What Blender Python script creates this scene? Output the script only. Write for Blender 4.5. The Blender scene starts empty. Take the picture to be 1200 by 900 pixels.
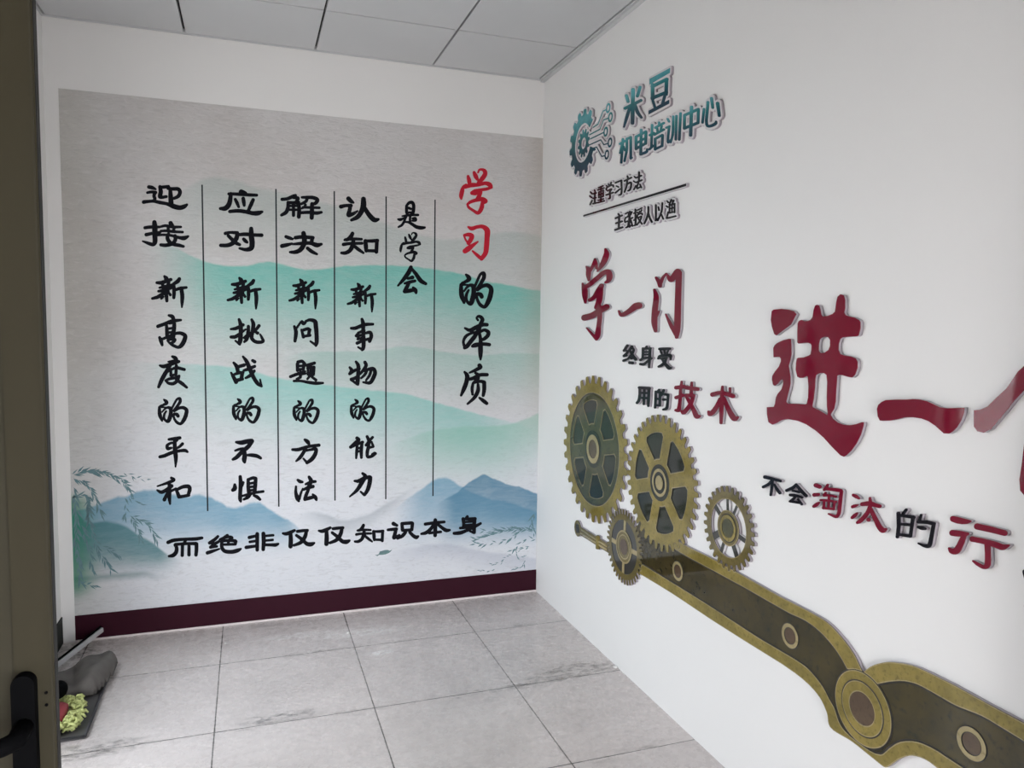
import bpy, bmesh, math, random
from mathutils import Vector, Matrix, noise

# ------------------------------------------------------------------ camera
sc = bpy.context.scene
COL = sc.collection
cam_data = bpy.data.cameras.new('camera')
cam_data.sensor_width = 36.0
cam_data.lens = 880.079 / 1200.0 * 36.0
cam_data.clip_start = 0.05
cam = bpy.data.objects.new('camera', cam_data)
COL.objects.link(cam)
cam.matrix_world = Matrix(((0.94376, 0.01225, -0.33039, -1.5670),
                           (-0.33033, 0.07692, -0.94073, -3.9917),
                           (0.01389, 0.99696, 0.07664, 1.5414),
                           (0, 0, 0, 1)))
sc.camera = cam
# ------------------------------------------------------------------ daylight
SKY_STRENGTH = 7.6
SKY_COLOR = (0.925, 0.957, 1.0)
EXPOSURE = 0.36
world = bpy.data.worlds.new('overcast_sky')
sc.world = world
world.use_nodes = True
wn = world.node_tree
bgn = wn.nodes['Background']
bgn.inputs['Color'].default_value = (*SKY_COLOR, 1)
bgn.inputs['Strength'].default_value = SKY_STRENGTH
W_Y0, W_Y1, W_Z0, W_Z1 = -1.02, -0.54, 0.50, 2.26        # the big window in the left wall
portal = bpy.data.lights.new('window_portal', 'AREA')
portal.shape = 'RECTANGLE'
portal.size = 1.18
portal.size_y = 2.20
portal.cycles.is_portal = True
po = bpy.data.objects.new('window_portal', portal)
COL.objects.link(po)
po.location = (-2.64, -1.13, 1.16)
po.rotation_euler = (math.pi / 2, 0, -math.pi / 2)      # faces +x, into the room
portal2 = bpy.data.lights.new('rear_opening_portal', 'AREA')
portal2.shape = 'RECTANGLE'
portal2.size, portal2.size_y = 1.63, 1.85
portal2.cycles.is_portal = True
po2 = bpy.data.objects.new('rear_opening_portal', portal2)
COL.objects.link(po2)
po2.location = (-0.935, -5.32, 0.925)
po2.rotation_euler = (math.pi / 2, 0, 0)                # faces +y, into the room
sc.view_settings.view_transform = 'Standard'
sc.view_settings.look = 'None'
sc.view_settings.exposure = EXPOSURE
sc.view_settings.gamma = 1.0
sc.view_settings.use_curve_mapping = False

# ------------------------------------------------------------------ materials
def new_mat(name):
    m = bpy.data.materials.new(name)
    m.use_nodes = True
    nt = m.node_tree
    return m, nt, nt.nodes['Principled BSDF']

def link(nt, a, b):
    nt.links.new(a, b)

def val(nt, sock, v):
    if hasattr(v, 'is_linked') or isinstance(v, bpy.types.NodeSocket):
        nt.links.new(v, sock)
    else:
        sock.default_value = v

def math_node(nt, op, a, b=None, clamp=False):
    n = nt.nodes.new('ShaderNodeMath')
    n.operation = op
    n.use_clamp = clamp
    val(nt, n.inputs[0], a)
    if b is not None:
        val(nt, n.inputs[1], b)
    return n.outputs[0]

def mix_color(nt, f, a, b, mode='MIX'):
    n = nt.nodes.new('ShaderNodeMix')
    n.data_type = 'RGBA'
    n.blend_type = mode
    val(nt, n.inputs[0], f)
    for s, v in ((n.inputs[6], a), (n.inputs[7], b)):
        if isinstance(v, bpy.types.NodeSocket):
            nt.links.new(v, s)
        else:
            s.default_value = (*v, 1)
    return n.outputs[2]

def smooth(nt, v, a, b, lo=0.0, hi=1.0):
    n = nt.nodes.new('ShaderNodeMapRange')
    n.interpolation_type = 'SMOOTHSTEP'
    val(nt, n.inputs['Value'], v)
    n.inputs['From Min'].default_value = a
    n.inputs['From Max'].default_value = b
    n.inputs['To Min'].default_value = lo
    n.inputs['To Max'].default_value = hi
    return n.outputs['Result']

def noise_node(nt, vec, scale, detail=3, rough=0.5, dist=0.0):
    n = nt.nodes.new('ShaderNodeTexNoise')
    if vec is not None:
        nt.links.new(vec, n.inputs['Vector'])
    n.inputs['Scale'].default_value = scale
    n.inputs['Detail'].default_value = detail
    n.inputs['Roughness'].default_value = rough
    n.inputs['Distortion'].default_value = dist
    return n.outputs['Fac']

def obj_coord(nt, scale=None):
    t = nt.nodes.new('ShaderNodeTexCoord')
    out = t.outputs['Object']
    if scale:
        m = nt.nodes.new('ShaderNodeMapping')
        m.inputs['Scale'].default_value = scale
        nt.links.new(out, m.inputs['Vector'])
        out = m.outputs['Vector']
    return out

def bump(nt, h, strength, dist=0.002):
    b = nt.nodes.new('ShaderNodeBump')
    b.inputs['Strength'].default_value = strength
    b.inputs['Distance'].default_value = dist
    nt.links.new(h, b.inputs['Height'])
    return b.outputs['Normal']

def srgb(r, g, b):
    f = lambda c: c / 255 / 12.92 if c / 255 <= 0.04045 else ((c / 255 + 0.055) / 1.055) ** 2.4
    return (f(r), f(g), f(b))

def plain(name, col, rough=0.5, spec=0.5, metal=0.0, var=0.08, scale=12.0, bump_s=0.0, coat=0.0):
    """a colour with a little procedural unevenness"""
    m, nt, p = new_mat(name)
    co = obj_coord(nt)
    n = noise_node(nt, co, scale, 4)
    dark = tuple(c * (1 - var) for c in col)
    lite = tuple(min(1, c * (1 + var)) for c in col)
    link(nt, mix_color(nt, n, dark, lite), p.inputs['Base Color'])
    p.inputs['Roughness'].default_value = rough
    p.inputs['Specular IOR Level'].default_value = spec
    p.inputs['Metallic'].default_value = metal
    p.inputs['Coat Weight'].default_value = coat
    if bump_s:
        link(nt, bump(nt, noise_node(nt, co, scale * 8, 3), bump_s), p.inputs['Normal'])
    return m

M = {}
M['wall'] = plain('wall_paint', (0.865, 0.85, 0.835), 0.75, 0.25, var=0.012, scale=3, bump_s=0.03)
M['panel'] = plain('ceiling_metal', (0.60, 0.60, 0.61), 0.55, 0.3, var=0.03, scale=5)
M['ceil_dark'] = plain('ceiling_gap', (0.03, 0.03, 0.03), 0.8)
M['ceil_trim'] = plain('ceiling_trim', (0.62, 0.62, 0.63), 0.5, 0.3, var=0.02)
M['skirting'] = plain('skirting_maroon', srgb(52, 12, 28), 0.55, 0.15, var=0.06)
M['skirting_dark'] = plain('skirting_dark', (0.016, 0.018, 0.016), 0.6, 0.1)
M['sealant'] = plain('sealant', (0.78, 0.70, 0.69), 0.6, 0.3)
M['door'] = plain('door_aluminium', (0.041, 0.0355, 0.022), 0.5, 0.10, var=0.05, scale=3)
M['door_edge'] = plain('door_gasket', (0.012, 0.011, 0.010), 0.6, 0.3)
M['door_bead'] = plain('door_bead', (0.045, 0.040, 0.027), 0.5, 0.10)
M['black'] = plain('black_plastic', (0.0035, 0.0035, 0.004), 0.6, 0.02)
M['frame'] = plain('window_frame', (0.09, 0.08, 0.06), 0.4, 0.4)
M['ink'] = plain('black_ink', (0.006, 0.006, 0.009), 0.65, 0.08, var=0.2)
M['ink_red'] = plain('red_ink', srgb(186, 20, 44), 0.6, 0.25, var=0.08)
M['ink_line'] = plain('line_ink', (0.020, 0.026, 0.030), 0.65, 0.1)
M['leaf_ink'] = plain('willow_ink', srgb(104, 134, 140), 0.7, 0.2, var=0.35, scale=30)
M['boat_ink'] = plain('boat_ink', srgb(104, 130, 130), 0.7, 0.2, var=0.4, scale=60)
M['red'] = plain('maroon_acrylic', (0.185, 0.006, 0.024), 0.04, 0.38, var=0.10, scale=3)
M['letter_black'] = plain('black_acrylic', (0.009, 0.008, 0.012), 0.08, 0.22)
M['acrylic'] = plain('white_acrylic_face', (0.74, 0.72, 0.73), 0.2, 0.5, var=0.03)
M['acrylic_side'] = plain('lilac_acrylic_side', (0.40, 0.355, 0.39), 0.3, 0.4, var=0.04)

def teal_material(half):
    m, nt, p = new_mat('teal_gradient_print')
    s = nt.nodes.new('ShaderNodeSeparateXYZ')
    link(nt, obj_coord(nt), s.inputs[0])
    r = nt.nodes.new('ShaderNodeValToRGB')
    n = noise_node(nt, obj_coord(nt), 22, 3)
    z = math_node(nt, 'ADD', math_node(nt, 'DIVIDE', math_node(nt, 'ADD', s.outputs['Z'], half), 2 * half), math_node(nt, 'MULTIPLY', math_node(nt, 'SUBTRACT', n, 0.5), 0.35))
    link(nt, z, r.inputs['Fac'])
    e = r.color_ramp.elements
    e[0].position = 0.0
    e[0].color = (*srgb(16, 40, 66), 1)
    e[1].position = 1.0
    e[1].color = (*srgb(64, 140, 146), 1)
    for pos, c in ((0.35, srgb(20, 70, 84)), (0.62, srgb(38, 118, 122)), (0.85, srgb(86, 164, 172))):
        q = e.new(pos)
        q.color = (*c, 1)
    link(nt, r.outputs[0], p.inputs['Base Color'])
    p.inputs['Roughness'].default_value = 0.12
    p.inputs['Specular IOR Level'].default_value = 0.2
    return m
M['teal'] = teal_material(0.085)
M['teal_emblem'] = teal_material(0.165)

def brass(name, a, b, c, rough, scale=9.0):
    """printed aged brass: three tones in soft patches with fine grain"""
    m, nt, p = new_mat(name)
    co = obj_coord(nt)
    n1 = noise_node(nt, co, scale, 5, 0.6, 0.4)
    n2 = noise_node(nt, co, scale * 9, 4, 0.6)
    base = mix_color(nt, smooth(nt, n1, 0.3, 0.7), a, b)
    base = mix_color(nt, smooth(nt, n2, 0.50, 0.78), base, c)
    link(nt, base, p.inputs['Base Color'])
    p.inputs['Roughness'].default_value = rough
    p.inputs['Specular IOR Level'].default_value = 0.42
    return m
M['brass'] = brass('printed_brass', srgb(120, 107, 54), srgb(148, 131, 70), srgb(98, 90, 44), 0.06)
M['brass_pale'] = brass('printed_pale_brass', srgb(150, 138, 100), srgb(168, 152, 112), srgb(128, 116, 80), 0.06)
M['brass_grey'] = brass('printed_grey_brass', srgb(100, 91, 58), srgb(120, 107, 66), srgb(82, 76, 48), 0.06)
M['olive'] = brass('printed_dark_olive', srgb(64, 66, 46), srgb(80, 78, 50), srgb(52, 56, 42), 0.06)
M['recess'] = brass('printed_recess', srgb(34, 38, 32), srgb(48, 50, 36), srgb(26, 30, 30), 0.06, 5)
M['plate'] = brass('printed_arm_plate', srgb(54, 50, 32), srgb(74, 65, 38), srgb(42, 42, 32), 0.05, 5)
M['umber'] = brass('printed_umber', srgb(84, 68, 54), srgb(94, 78, 62), srgb(72, 60, 48), 0.06)
M['outline'] = plain('printed_outline', (0.020, 0.018, 0.014), 0.3, 0.4)
M['spoke_dark'] = plain('printed_slate', srgb(64, 64, 60), 0.1, 0.5)

def floor_material():
    m, nt, p = new_mat('floor_tile')
    co = obj_coord(nt)
    s = nt.nodes.new('ShaderNodeSeparateXYZ')
    link(nt, co, s.inputs[0])
    TILE, GX, GY = 0.6009, -0.5047, -0.4605
    def grid(sock, off):
        a = math_node(nt, 'DIVIDE', math_node(nt, 'SUBTRACT', sock, off - 20 * TILE), TILE)
        f = math_node(nt, 'FRACT', a)
        idx = math_node(nt, 'FLOOR', a)
        d = math_node(nt, 'MINIMUM', f, math_node(nt, 'SUBTRACT', 1.0, f))
        return math_node(nt, 'MULTIPLY', d, TILE), idx
    dx, ix = grid(s.outputs['X'], GX)
    dy, iy = grid(s.outputs['Y'], GY)
    d = math_node(nt, 'MINIMUM', dx, dy)
    wob = math_node(nt, 'MULTIPLY', math_node(nt, 'SUBTRACT', noise_node(nt, co, 7, 3), 0.5), 0.002)
    joint = smooth(nt, math_node(nt, 'ADD', d, wob), 0.0012, 0.0034, 1.0, 0.0)
    cv = nt.nodes.new('ShaderNodeCombineXYZ')
    link(nt, ix, cv.inputs[0])
    link(nt, iy, cv.inputs[1])
    wn_ = nt.nodes.new('ShaderNodeTexWhiteNoise')
    link(nt, cv.outputs[0], wn_.inputs['Vector'])
    big = noise_node(nt, co, 2.2, 6, 0.6, 0.3)
    fine = noise_node(nt, co, 24, 5, 0.65)
    base = mix_color(nt, smooth(nt, big, 0.3, 0.7), srgb(199, 190, 187), srgb(214, 205, 202))
    base = mix_color(nt, math_node(nt, 'MULTIPLY', smooth(nt, fine, 0.45, 0.75), 0.24), base, srgb(188, 181, 178))
    base = mix_color(nt, math_node(nt, 'MULTIPLY', wn_.outputs['Value'], 0.16), base, srgb(192, 185, 186))
    # scuffs and grime: heavier in ragged patches along some joints
    streak = obj_coord(nt, (3.0, 12.0, 1.0))
    g = smooth(nt, noise_node(nt, streak, 1.6, 6, 0.7), 0.52, 0.74)
    near = smooth(nt, dy, 0.0, 0.06, 1.0, 0.0)
    base = mix_color(nt, math_node(nt, 'MULTIPLY', math_node(nt, 'MULTIPLY', g, near), 0.9), base, srgb(92, 86, 84))
    # one worn strip beside the wall and a pale scrape
    def patch(x, y, rx, ry, col, amt, ns=18):
        nonlocal base
        a = math_node(nt, 'DIVIDE', math_node(nt, 'SUBTRACT', s.outputs['X'], x), rx)
        b = math_node(nt, 'DIVIDE', math_node(nt, 'SUBTRACT', s.outputs['Y'], y), ry)
        r = math_node(nt, 'ADD', math_node(nt, 'MULTIPLY', a, a), math_node(nt, 'MULTIPLY', b, b))
        k = smooth(nt, r, 0.1, 1.0, 1.0, 0.0)
        k = math_node(nt, 'MULTIPLY', k, smooth(nt, noise_node(nt, obj_coord(nt, (1, 2.5, 1)), ns, 5, 0.7), 0.42, 0.62))
        base = mix_color(nt, math_node(nt, 'MULTIPLY', k, amt), base, col)
    patch(-0.20, -1.00, 0.26, 0.09, srgb(84, 78, 72), 0.75)
    patch(-0.42, -1.05, 0.16, 0.05, srgb(84, 78, 72), 0.6)
    patch(-1.46, -1.02, 0.20, 0.05, srgb(88, 84, 84), 0.7)
    patch(-2.10, -1.05, 0.22, 0.07, srgb(86, 82, 80), 0.75)
    patch(-1.05, -0.30, 0.28, 0.06, srgb(246, 243, 240), 0.8, 30)
    patch(-1.33, -0.24, 0.30, 0.05, srgb(244, 240, 238), 0.75, 30)
    patch(-1.00, -0.56, 0.08, 0.03, srgb(250, 248, 246), 0.95, 30)
    patch(-2.33, -0.12, 0.10, 0.14, srgb(96, 90, 86), 0.7, 30)
    base = mix_color(nt, math_node(nt, 'MULTIPLY', joint, 0.92), base, srgb(74, 70, 68))
    link(nt, base, p.inputs['Base Color'])
    link(nt, smooth(nt, fine, 0.3, 0.8, 0.22, 0.38), p.inputs['Roughness'])
    p.inputs['Specular IOR Level'].default_value = 0.6
    h = math_node(nt, 'SUBTRACT', math_node(nt, 'MULTIPLY', fine, 0.12), joint)
    link(nt, bump(nt, h, 0.25, 0.002), p.inputs['Normal'])
    return m
M['floor'] = floor_material()

def glass_material():
    m = bpy.data.materials.new('window_glass')
    m.use_nodes = True
    nt = m.node_tree
    nt.nodes.remove(nt.nodes['Principled BSDF'])
    tr = nt.nodes.new('ShaderNodeBsdfTransparent')
    tr.inputs['Color'].default_value = (0.90, 0.92, 0.93, 1)
    gl = nt.nodes.new('ShaderNodeBsdfGlossy')
    gl.inputs['Roughness'].default_value = 0.02
    lw = nt.nodes.new('ShaderNodeLayerWeight')
    lw.inputs['Blend'].default_value = 0.5
    fres = math_node(nt, 'ADD', math_node(nt, 'MULTIPLY', math_node(nt, 'POWER', lw.outputs['Facing'], 5.0), 0.95), 0.04)
    mx = nt.nodes.new('ShaderNodeMixShader')
    link(nt, fres, mx.inputs[0])
    link(nt, tr.outputs[0], mx.inputs[1])
    link(nt, gl.outputs[0], mx.inputs[2])
    link(nt, mx.outputs[0], nt.nodes['Material Output'].inputs['Surface'])
    return m
M['glass'] = glass_material()

# ------------------------------------------------------------------ helpers
def finish(o, label=None, cat=None, group=None, kind=None):
    if label:
        o['label'] = label
    if cat:
        o['category'] = cat
    if group:
        o['group'] = group
    if kind:
        o['kind'] = kind
    return o

def empty(name, loc, label, cat, group=None):
    o = bpy.data.objects.new(name, None)
    o.empty_display_size = 0.05
    o.location = loc
    COL.objects.link(o)
    return finish(o, label, cat, group)

def world_loc(o):
    v = Vector((0, 0, 0))
    while o is not None:
        v = v + Vector(o.location)
        o = o.parent
    return v

def add_mesh(name, me, mats, parent=None, loc=(0, 0, 0)):
    o = bpy.data.objects.new(name, me)
    for m in mats:
        me.materials.append(m)
    COL.objects.link(o)
    if parent is not None:
        o.parent = parent
        o.location = Vector(loc) - world_loc(parent)
    else:
        o.location = loc
    return o

def box_bm(bm, x0, x1, y0, y1, z0, z1, mat=0):
    v = [bm.verts.new((x, y, z)) for x in (x0, x1) for y in (y0, y1) for z in (z0, z1)]
    for f in ((0, 1, 3, 2), (4, 6, 7, 5), (0, 4, 5, 1), (2, 3, 7, 6), (0, 2, 6, 4), (1, 5, 7, 3)):
        bm.faces.new([v[i] for i in f]).material_index = mat

def from_bm(name, bm, mats, parent=None, loc=(0, 0, 0), bevel=0.0, smooth_shade=False):
    bmesh.ops.recalc_face_normals(bm, faces=bm.faces)
    if bevel:
        bmesh.ops.bevel(bm, geom=list(bm.edges), offset=bevel, segments=2, profile=0.5, affect='EDGES')
    me = bpy.data.meshes.new(name)
    bm.to_mesh(me)
    bm.free()
    if smooth_shade:
        for p in me.polygons:
            p.use_smooth = True
    return add_mesh(name, me, mats, parent, loc)

def structure(name, boxes, mat, parent=None, bevel=0.0):
    bm = bmesh.new()
    for b in boxes:
        box_bm(bm, *b)
    o = from_bm(name, bm, [mat], parent, bevel=bevel)
    if parent is None:
        finish(o, kind='structure')
    return o

# ------------------------------------------------------------------ the room
RW, RL, H = 0.0, -2.4263, 2.903            # right wall, left wall, ceiling height
DOOR_Y = -3.05                              # plane of the doorway the photo is taken through
BACK = -5.2
structure('floor', [(RL - 0.2, RW + 0.2, BACK, 0.2, -0.12, 0.0)], M['floor'])
structure('wall_back', [(RL - 0.2, RW + 0.2, 0.0, 0.2, 0.0, H + 0.25)], M['wall'])
structure('wall_right', [(RW, RW + 0.2, BACK, 0.0, 0.0, H + 0.25)], M['wall'])
D_Y0, D_Y1, D_Z0 = -1.72, -1.08, 0.06                     # unseen glazed door, added so daylight reaches the floor
structure('wall_left', [(RL - 0.2, RL, BACK, D_Y0, 0.0, H + 0.25), (RL - 0.2, RL, W_Y1, 0.0, 0.0, H + 0.25),
                        (RL - 0.2, RL, D_Y1, W_Y0, 0.0, W_Z1), (RL - 0.2, RL, D_Y0, W_Y1, W_Z1, H + 0.25),
                        (RL - 0.2, RL, W_Y0, W_Y1, 0.0, W_Z0), (RL - 0.2, RL, D_Y0, D_Y1, 0.0, D_Z0)], M['wall'])
structure('wall_rear', [(RL - 0.2, RW + 0.2, BACK - 0.1, BACK, 1.85, H + 0.25), (RL - 0.2, -1.75, BACK - 0.1, BACK, 0, 1.85), (-0.12, RW + 0.2, BACK - 0.1, BACK, 0, 1.85)], M['wall'])  # unseen; its opening is sized to send fill daylight to the back wall
structure('wall_doorway', [(-0.10, RW, DOOR_Y - 0.06, DOOR_Y + 0.06, 0.0, H), (RL, -0.10, DOOR_Y - 0.06, DOOR_Y + 0.06, 2.26, H)], M['wall'])
# window
def glazed(name, part, y0, y1, z0, z1, rail):
    w = structure(name, [], M['frame'])
    f = bmesh.new()
    for p, q in ((y0, y0 + 0.045), (y1 - 0.045, y1)):
        box_bm(f, RL - 0.14, RL - 0.07, p, q, z0, z1)
    for p, q in ((z0, z0 + rail), (z1 - 0.05, z1)):
        box_bm(f, RL - 0.14, RL - 0.07, y0 + 0.045, y1 - 0.045, p, q)
    from_bm(part + '_frame', f, [M['frame']], w)
    g = bmesh.new()
    box_bm(g, RL - 0.108, RL - 0.102, y0 + 0.045, y1 - 0.045, z0 + rail, z1 - 0.05)
    from_bm(part + '_pane', g, [M['glass']], w)
glazed('window_1', 'window', W_Y0, W_Y1, W_Z0, W_Z1, 0.05)
glazed('added_door', 'door', D_Y0, D_Y1, D_Z0, W_Z1, 0.09)
structure('trim_1', [(RL - 0.068, RL + 0.02, W_Y0 + 0.001, W_Y1 - 0.001, W_Z0 + 0.0003, W_Z0 + 0.014)], M['wall'])
# yard outside the window
finish(structure('ground', [(-30, RL - 0.2, -30, 14, -0.5, -0.16), (RL - 0.2, 25, -30, BACK - 0.0005, -0.5, -0.16)], plain('yard_concrete', (0.52, 0.49, 0.46), 0.9, 0.2)), kind='structure')
# ceiling: lay-in metal panels, dark gaps, angle trim along the walls
CX, CY, CP = -0.0347, -0.5152, 0.6
ceil = structure('ceiling', [(RL - 0.2, RW + 0.2, BACK, 0.2, H + 0.0225, H + 0.25)], M['ceil_dark'])
GAP = 0.0100
xs = [RL + 0.012] + sorted([CX - CP * k for k in range(4)]) + [RW - 0.001]
ys = sorted([CY - CP * k for k in range(8)]) + [-0.010]
xs = sorted(set(round(x, 4) for x in xs))
for i in range(len(xs) - 2):
    for j in range(len(ys) - 1):
        bm = bmesh.new()
        box_bm(bm, xs[i] + GAP / 2, xs[i + 1] - GAP / 2, ys[j] + GAP / 2, ys[j + 1] - GAP / 2, H, H + 0.022)
        from_bm('ceiling_panel', bm, [M['panel']], ceil, bevel=0.0015)
structure('trim_2', [(CX + GAP / 2, -0.0005, BACK, -0.0005, H, H + 0.022), (-0.022, -0.0005, BACK, -0.0005, H - 0.012, H + 0.0)], M['ceil_trim'])
structure('trim_3', [(RL + 0.0005, -0.023, -0.0085, -0.0005, H - 0.004, H + 0.02)], M['ceil_trim'])
structure('trim_4', [(RL + 0.0005, RL + 0.010, DOOR_Y + 0.07, -0.010, H - 0.006, H + 0.02)], M['ceil_trim'])
# skirting
structure('baseboard_back', [(-2.368, -0.0005, -0.0045, -0.0003, 0.0105, 0.1295)], M['skirting'])
structure('trim_5', [(-2.368, -0.0005, -0.0060, -0.0003, 0.0002, 0.0100)], M['sealant'])
structure('baseboard_left', [(RL + 0.0003, RL + 0.006, D_Y1 + 0.01, -0.001, 0.0005, 0.1295)], M['skirting_dark'])
# door leaf at the left edge of the view
dr = structure('door_1', [], M['door'])
bm = bmesh.new()
DX = -1.7757
YF, YR = DOOR_Y - 0.011, DOOR_Y + 0.003          # front flange of the leaf
IN = -1.814
box_bm(bm, IN, DX, YF, YR, 0.012, 2.19)                                      # lock stile flange
box_bm(bm, IN, DX - 0.014, YR, YR + 0.028, 0.012, 2.19)                      # stile body
box_bm(bm, RL + 0.05, RL + 0.11, YF, YR + 0.028, 0.012, 2.19)
for a, b in ((0.012, 0.16), (2.08, 2.19)):
    box_bm(bm, RL + 0.11, IN, YF, YR + 0.028, a, b)
from_bm('door_frame', bm, [M['door']], dr)
bm = bmesh.new()
box_bm(bm, RL + 0.11, IN, YF + 0.004, YR + 0.012, 0.16, 2.08)
from_bm('door_panel', bm, [M['door_bead']], dr)
bm = bmesh.new()
box_bm(bm, DX + 0.0001, DX + 0.0008, YF + 0.0015, YR, 0.012, 2.19)
from_bm('gasket', bm, [M['door_edge']], dr)
bm = bmesh.new()
box_bm(bm, DX - 0.0035, DX - 0.0015, YF - 0.0012, YF - 0.0001, 0.012, 2.19)
from_bm('edge_bead', bm, [M['door_bead']], dr)
# handle: long plate with a rounded top and a lever
hx, hz = -1.8036, 1.030
HY = YF - 0.0001
bm = bmesh.new()
ring = []
for k in range(13):
    a = math.pi * k / 12
    ring.append((hx + 0.0113 * math.cos(a), hz + 0.114 + 0.0113 * math.sin(a)))
for k in range(13):
    a = math.pi + math.pi * k / 12
    ring.append((hx + 0.0113 * math.cos(a), hz - 0.114 + 0.0113 * math.sin(a)))
f0 = [bm.verts.new((x, HY, z)) for x, z in ring]
f1 = [bm.verts.new((x, HY - 0.013, z)) for x, z in ring]
bm.faces.new(f0)
bm.faces.new(f1)
for k in range(len(ring)):
    q = (k + 1) % len(ring)
    bm.faces.new((f0[k], f0[q], f1[q], f1[k]))
hnd = from_bm('door_handle', bm, [M['black']], dr)
bm = bmesh.new()
def tube_bm(bm, pts, rad, seg=10, cap=True):
    rings = []
    pts = [Vector(p) for p in pts]
    for i, p in enumerate(pts):
        d = (pts[min(i + 1, len(pts) - 1)] - pts[max(i - 1, 0)]).normalized()
        u = d.orthogonal().normalized() if i == 0 else (rings_u - d * rings_u.dot(d)).normalized()
        rings_u = u
        w = d.cross(u)
        r = rad[i] if isinstance(rad, (list, tuple)) else rad
        rings.append([bm.verts.new(p + (u * math.cos(2 * math.pi * k / seg) + w * math.sin(2 * math.pi * k / seg)) * r) for k in range(seg)])
    for a, b in zip(rings[:-1], rings[1:]):
        for k in range(seg):
            bm.faces.new((a[k], a[(k + 1) % seg], b[(k + 1) % seg], b[k]))
    if cap:
        bm.faces.new(rings[0])
        bm.faces.new(rings[-1])
tube_bm(bm, [(hx, HY - 0.012, 1.098), (hx, HY - 0.042, 1.098), (hx - 0.010, HY - 0.050, 1.097), (hx - 0.05, HY - 0.052, 1.090), (hx - 0.12, HY - 0.050, 1.084)], [0.010, 0.010, 0.010, 0.009, 0.008])
lever = from_bm('lever', bm, [M['black']], hnd, smooth_shade=True)
for z in (1.128, 1.114):
    bm = bmesh.new()
    tube_bm(bm, [(DX - 0.0085, YF - 0.0002, z), (DX - 0.0085, YF - 0.0010, z)], 0.0018, 10)
    from_bm('screw', bm, [M['black']], dr)

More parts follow.
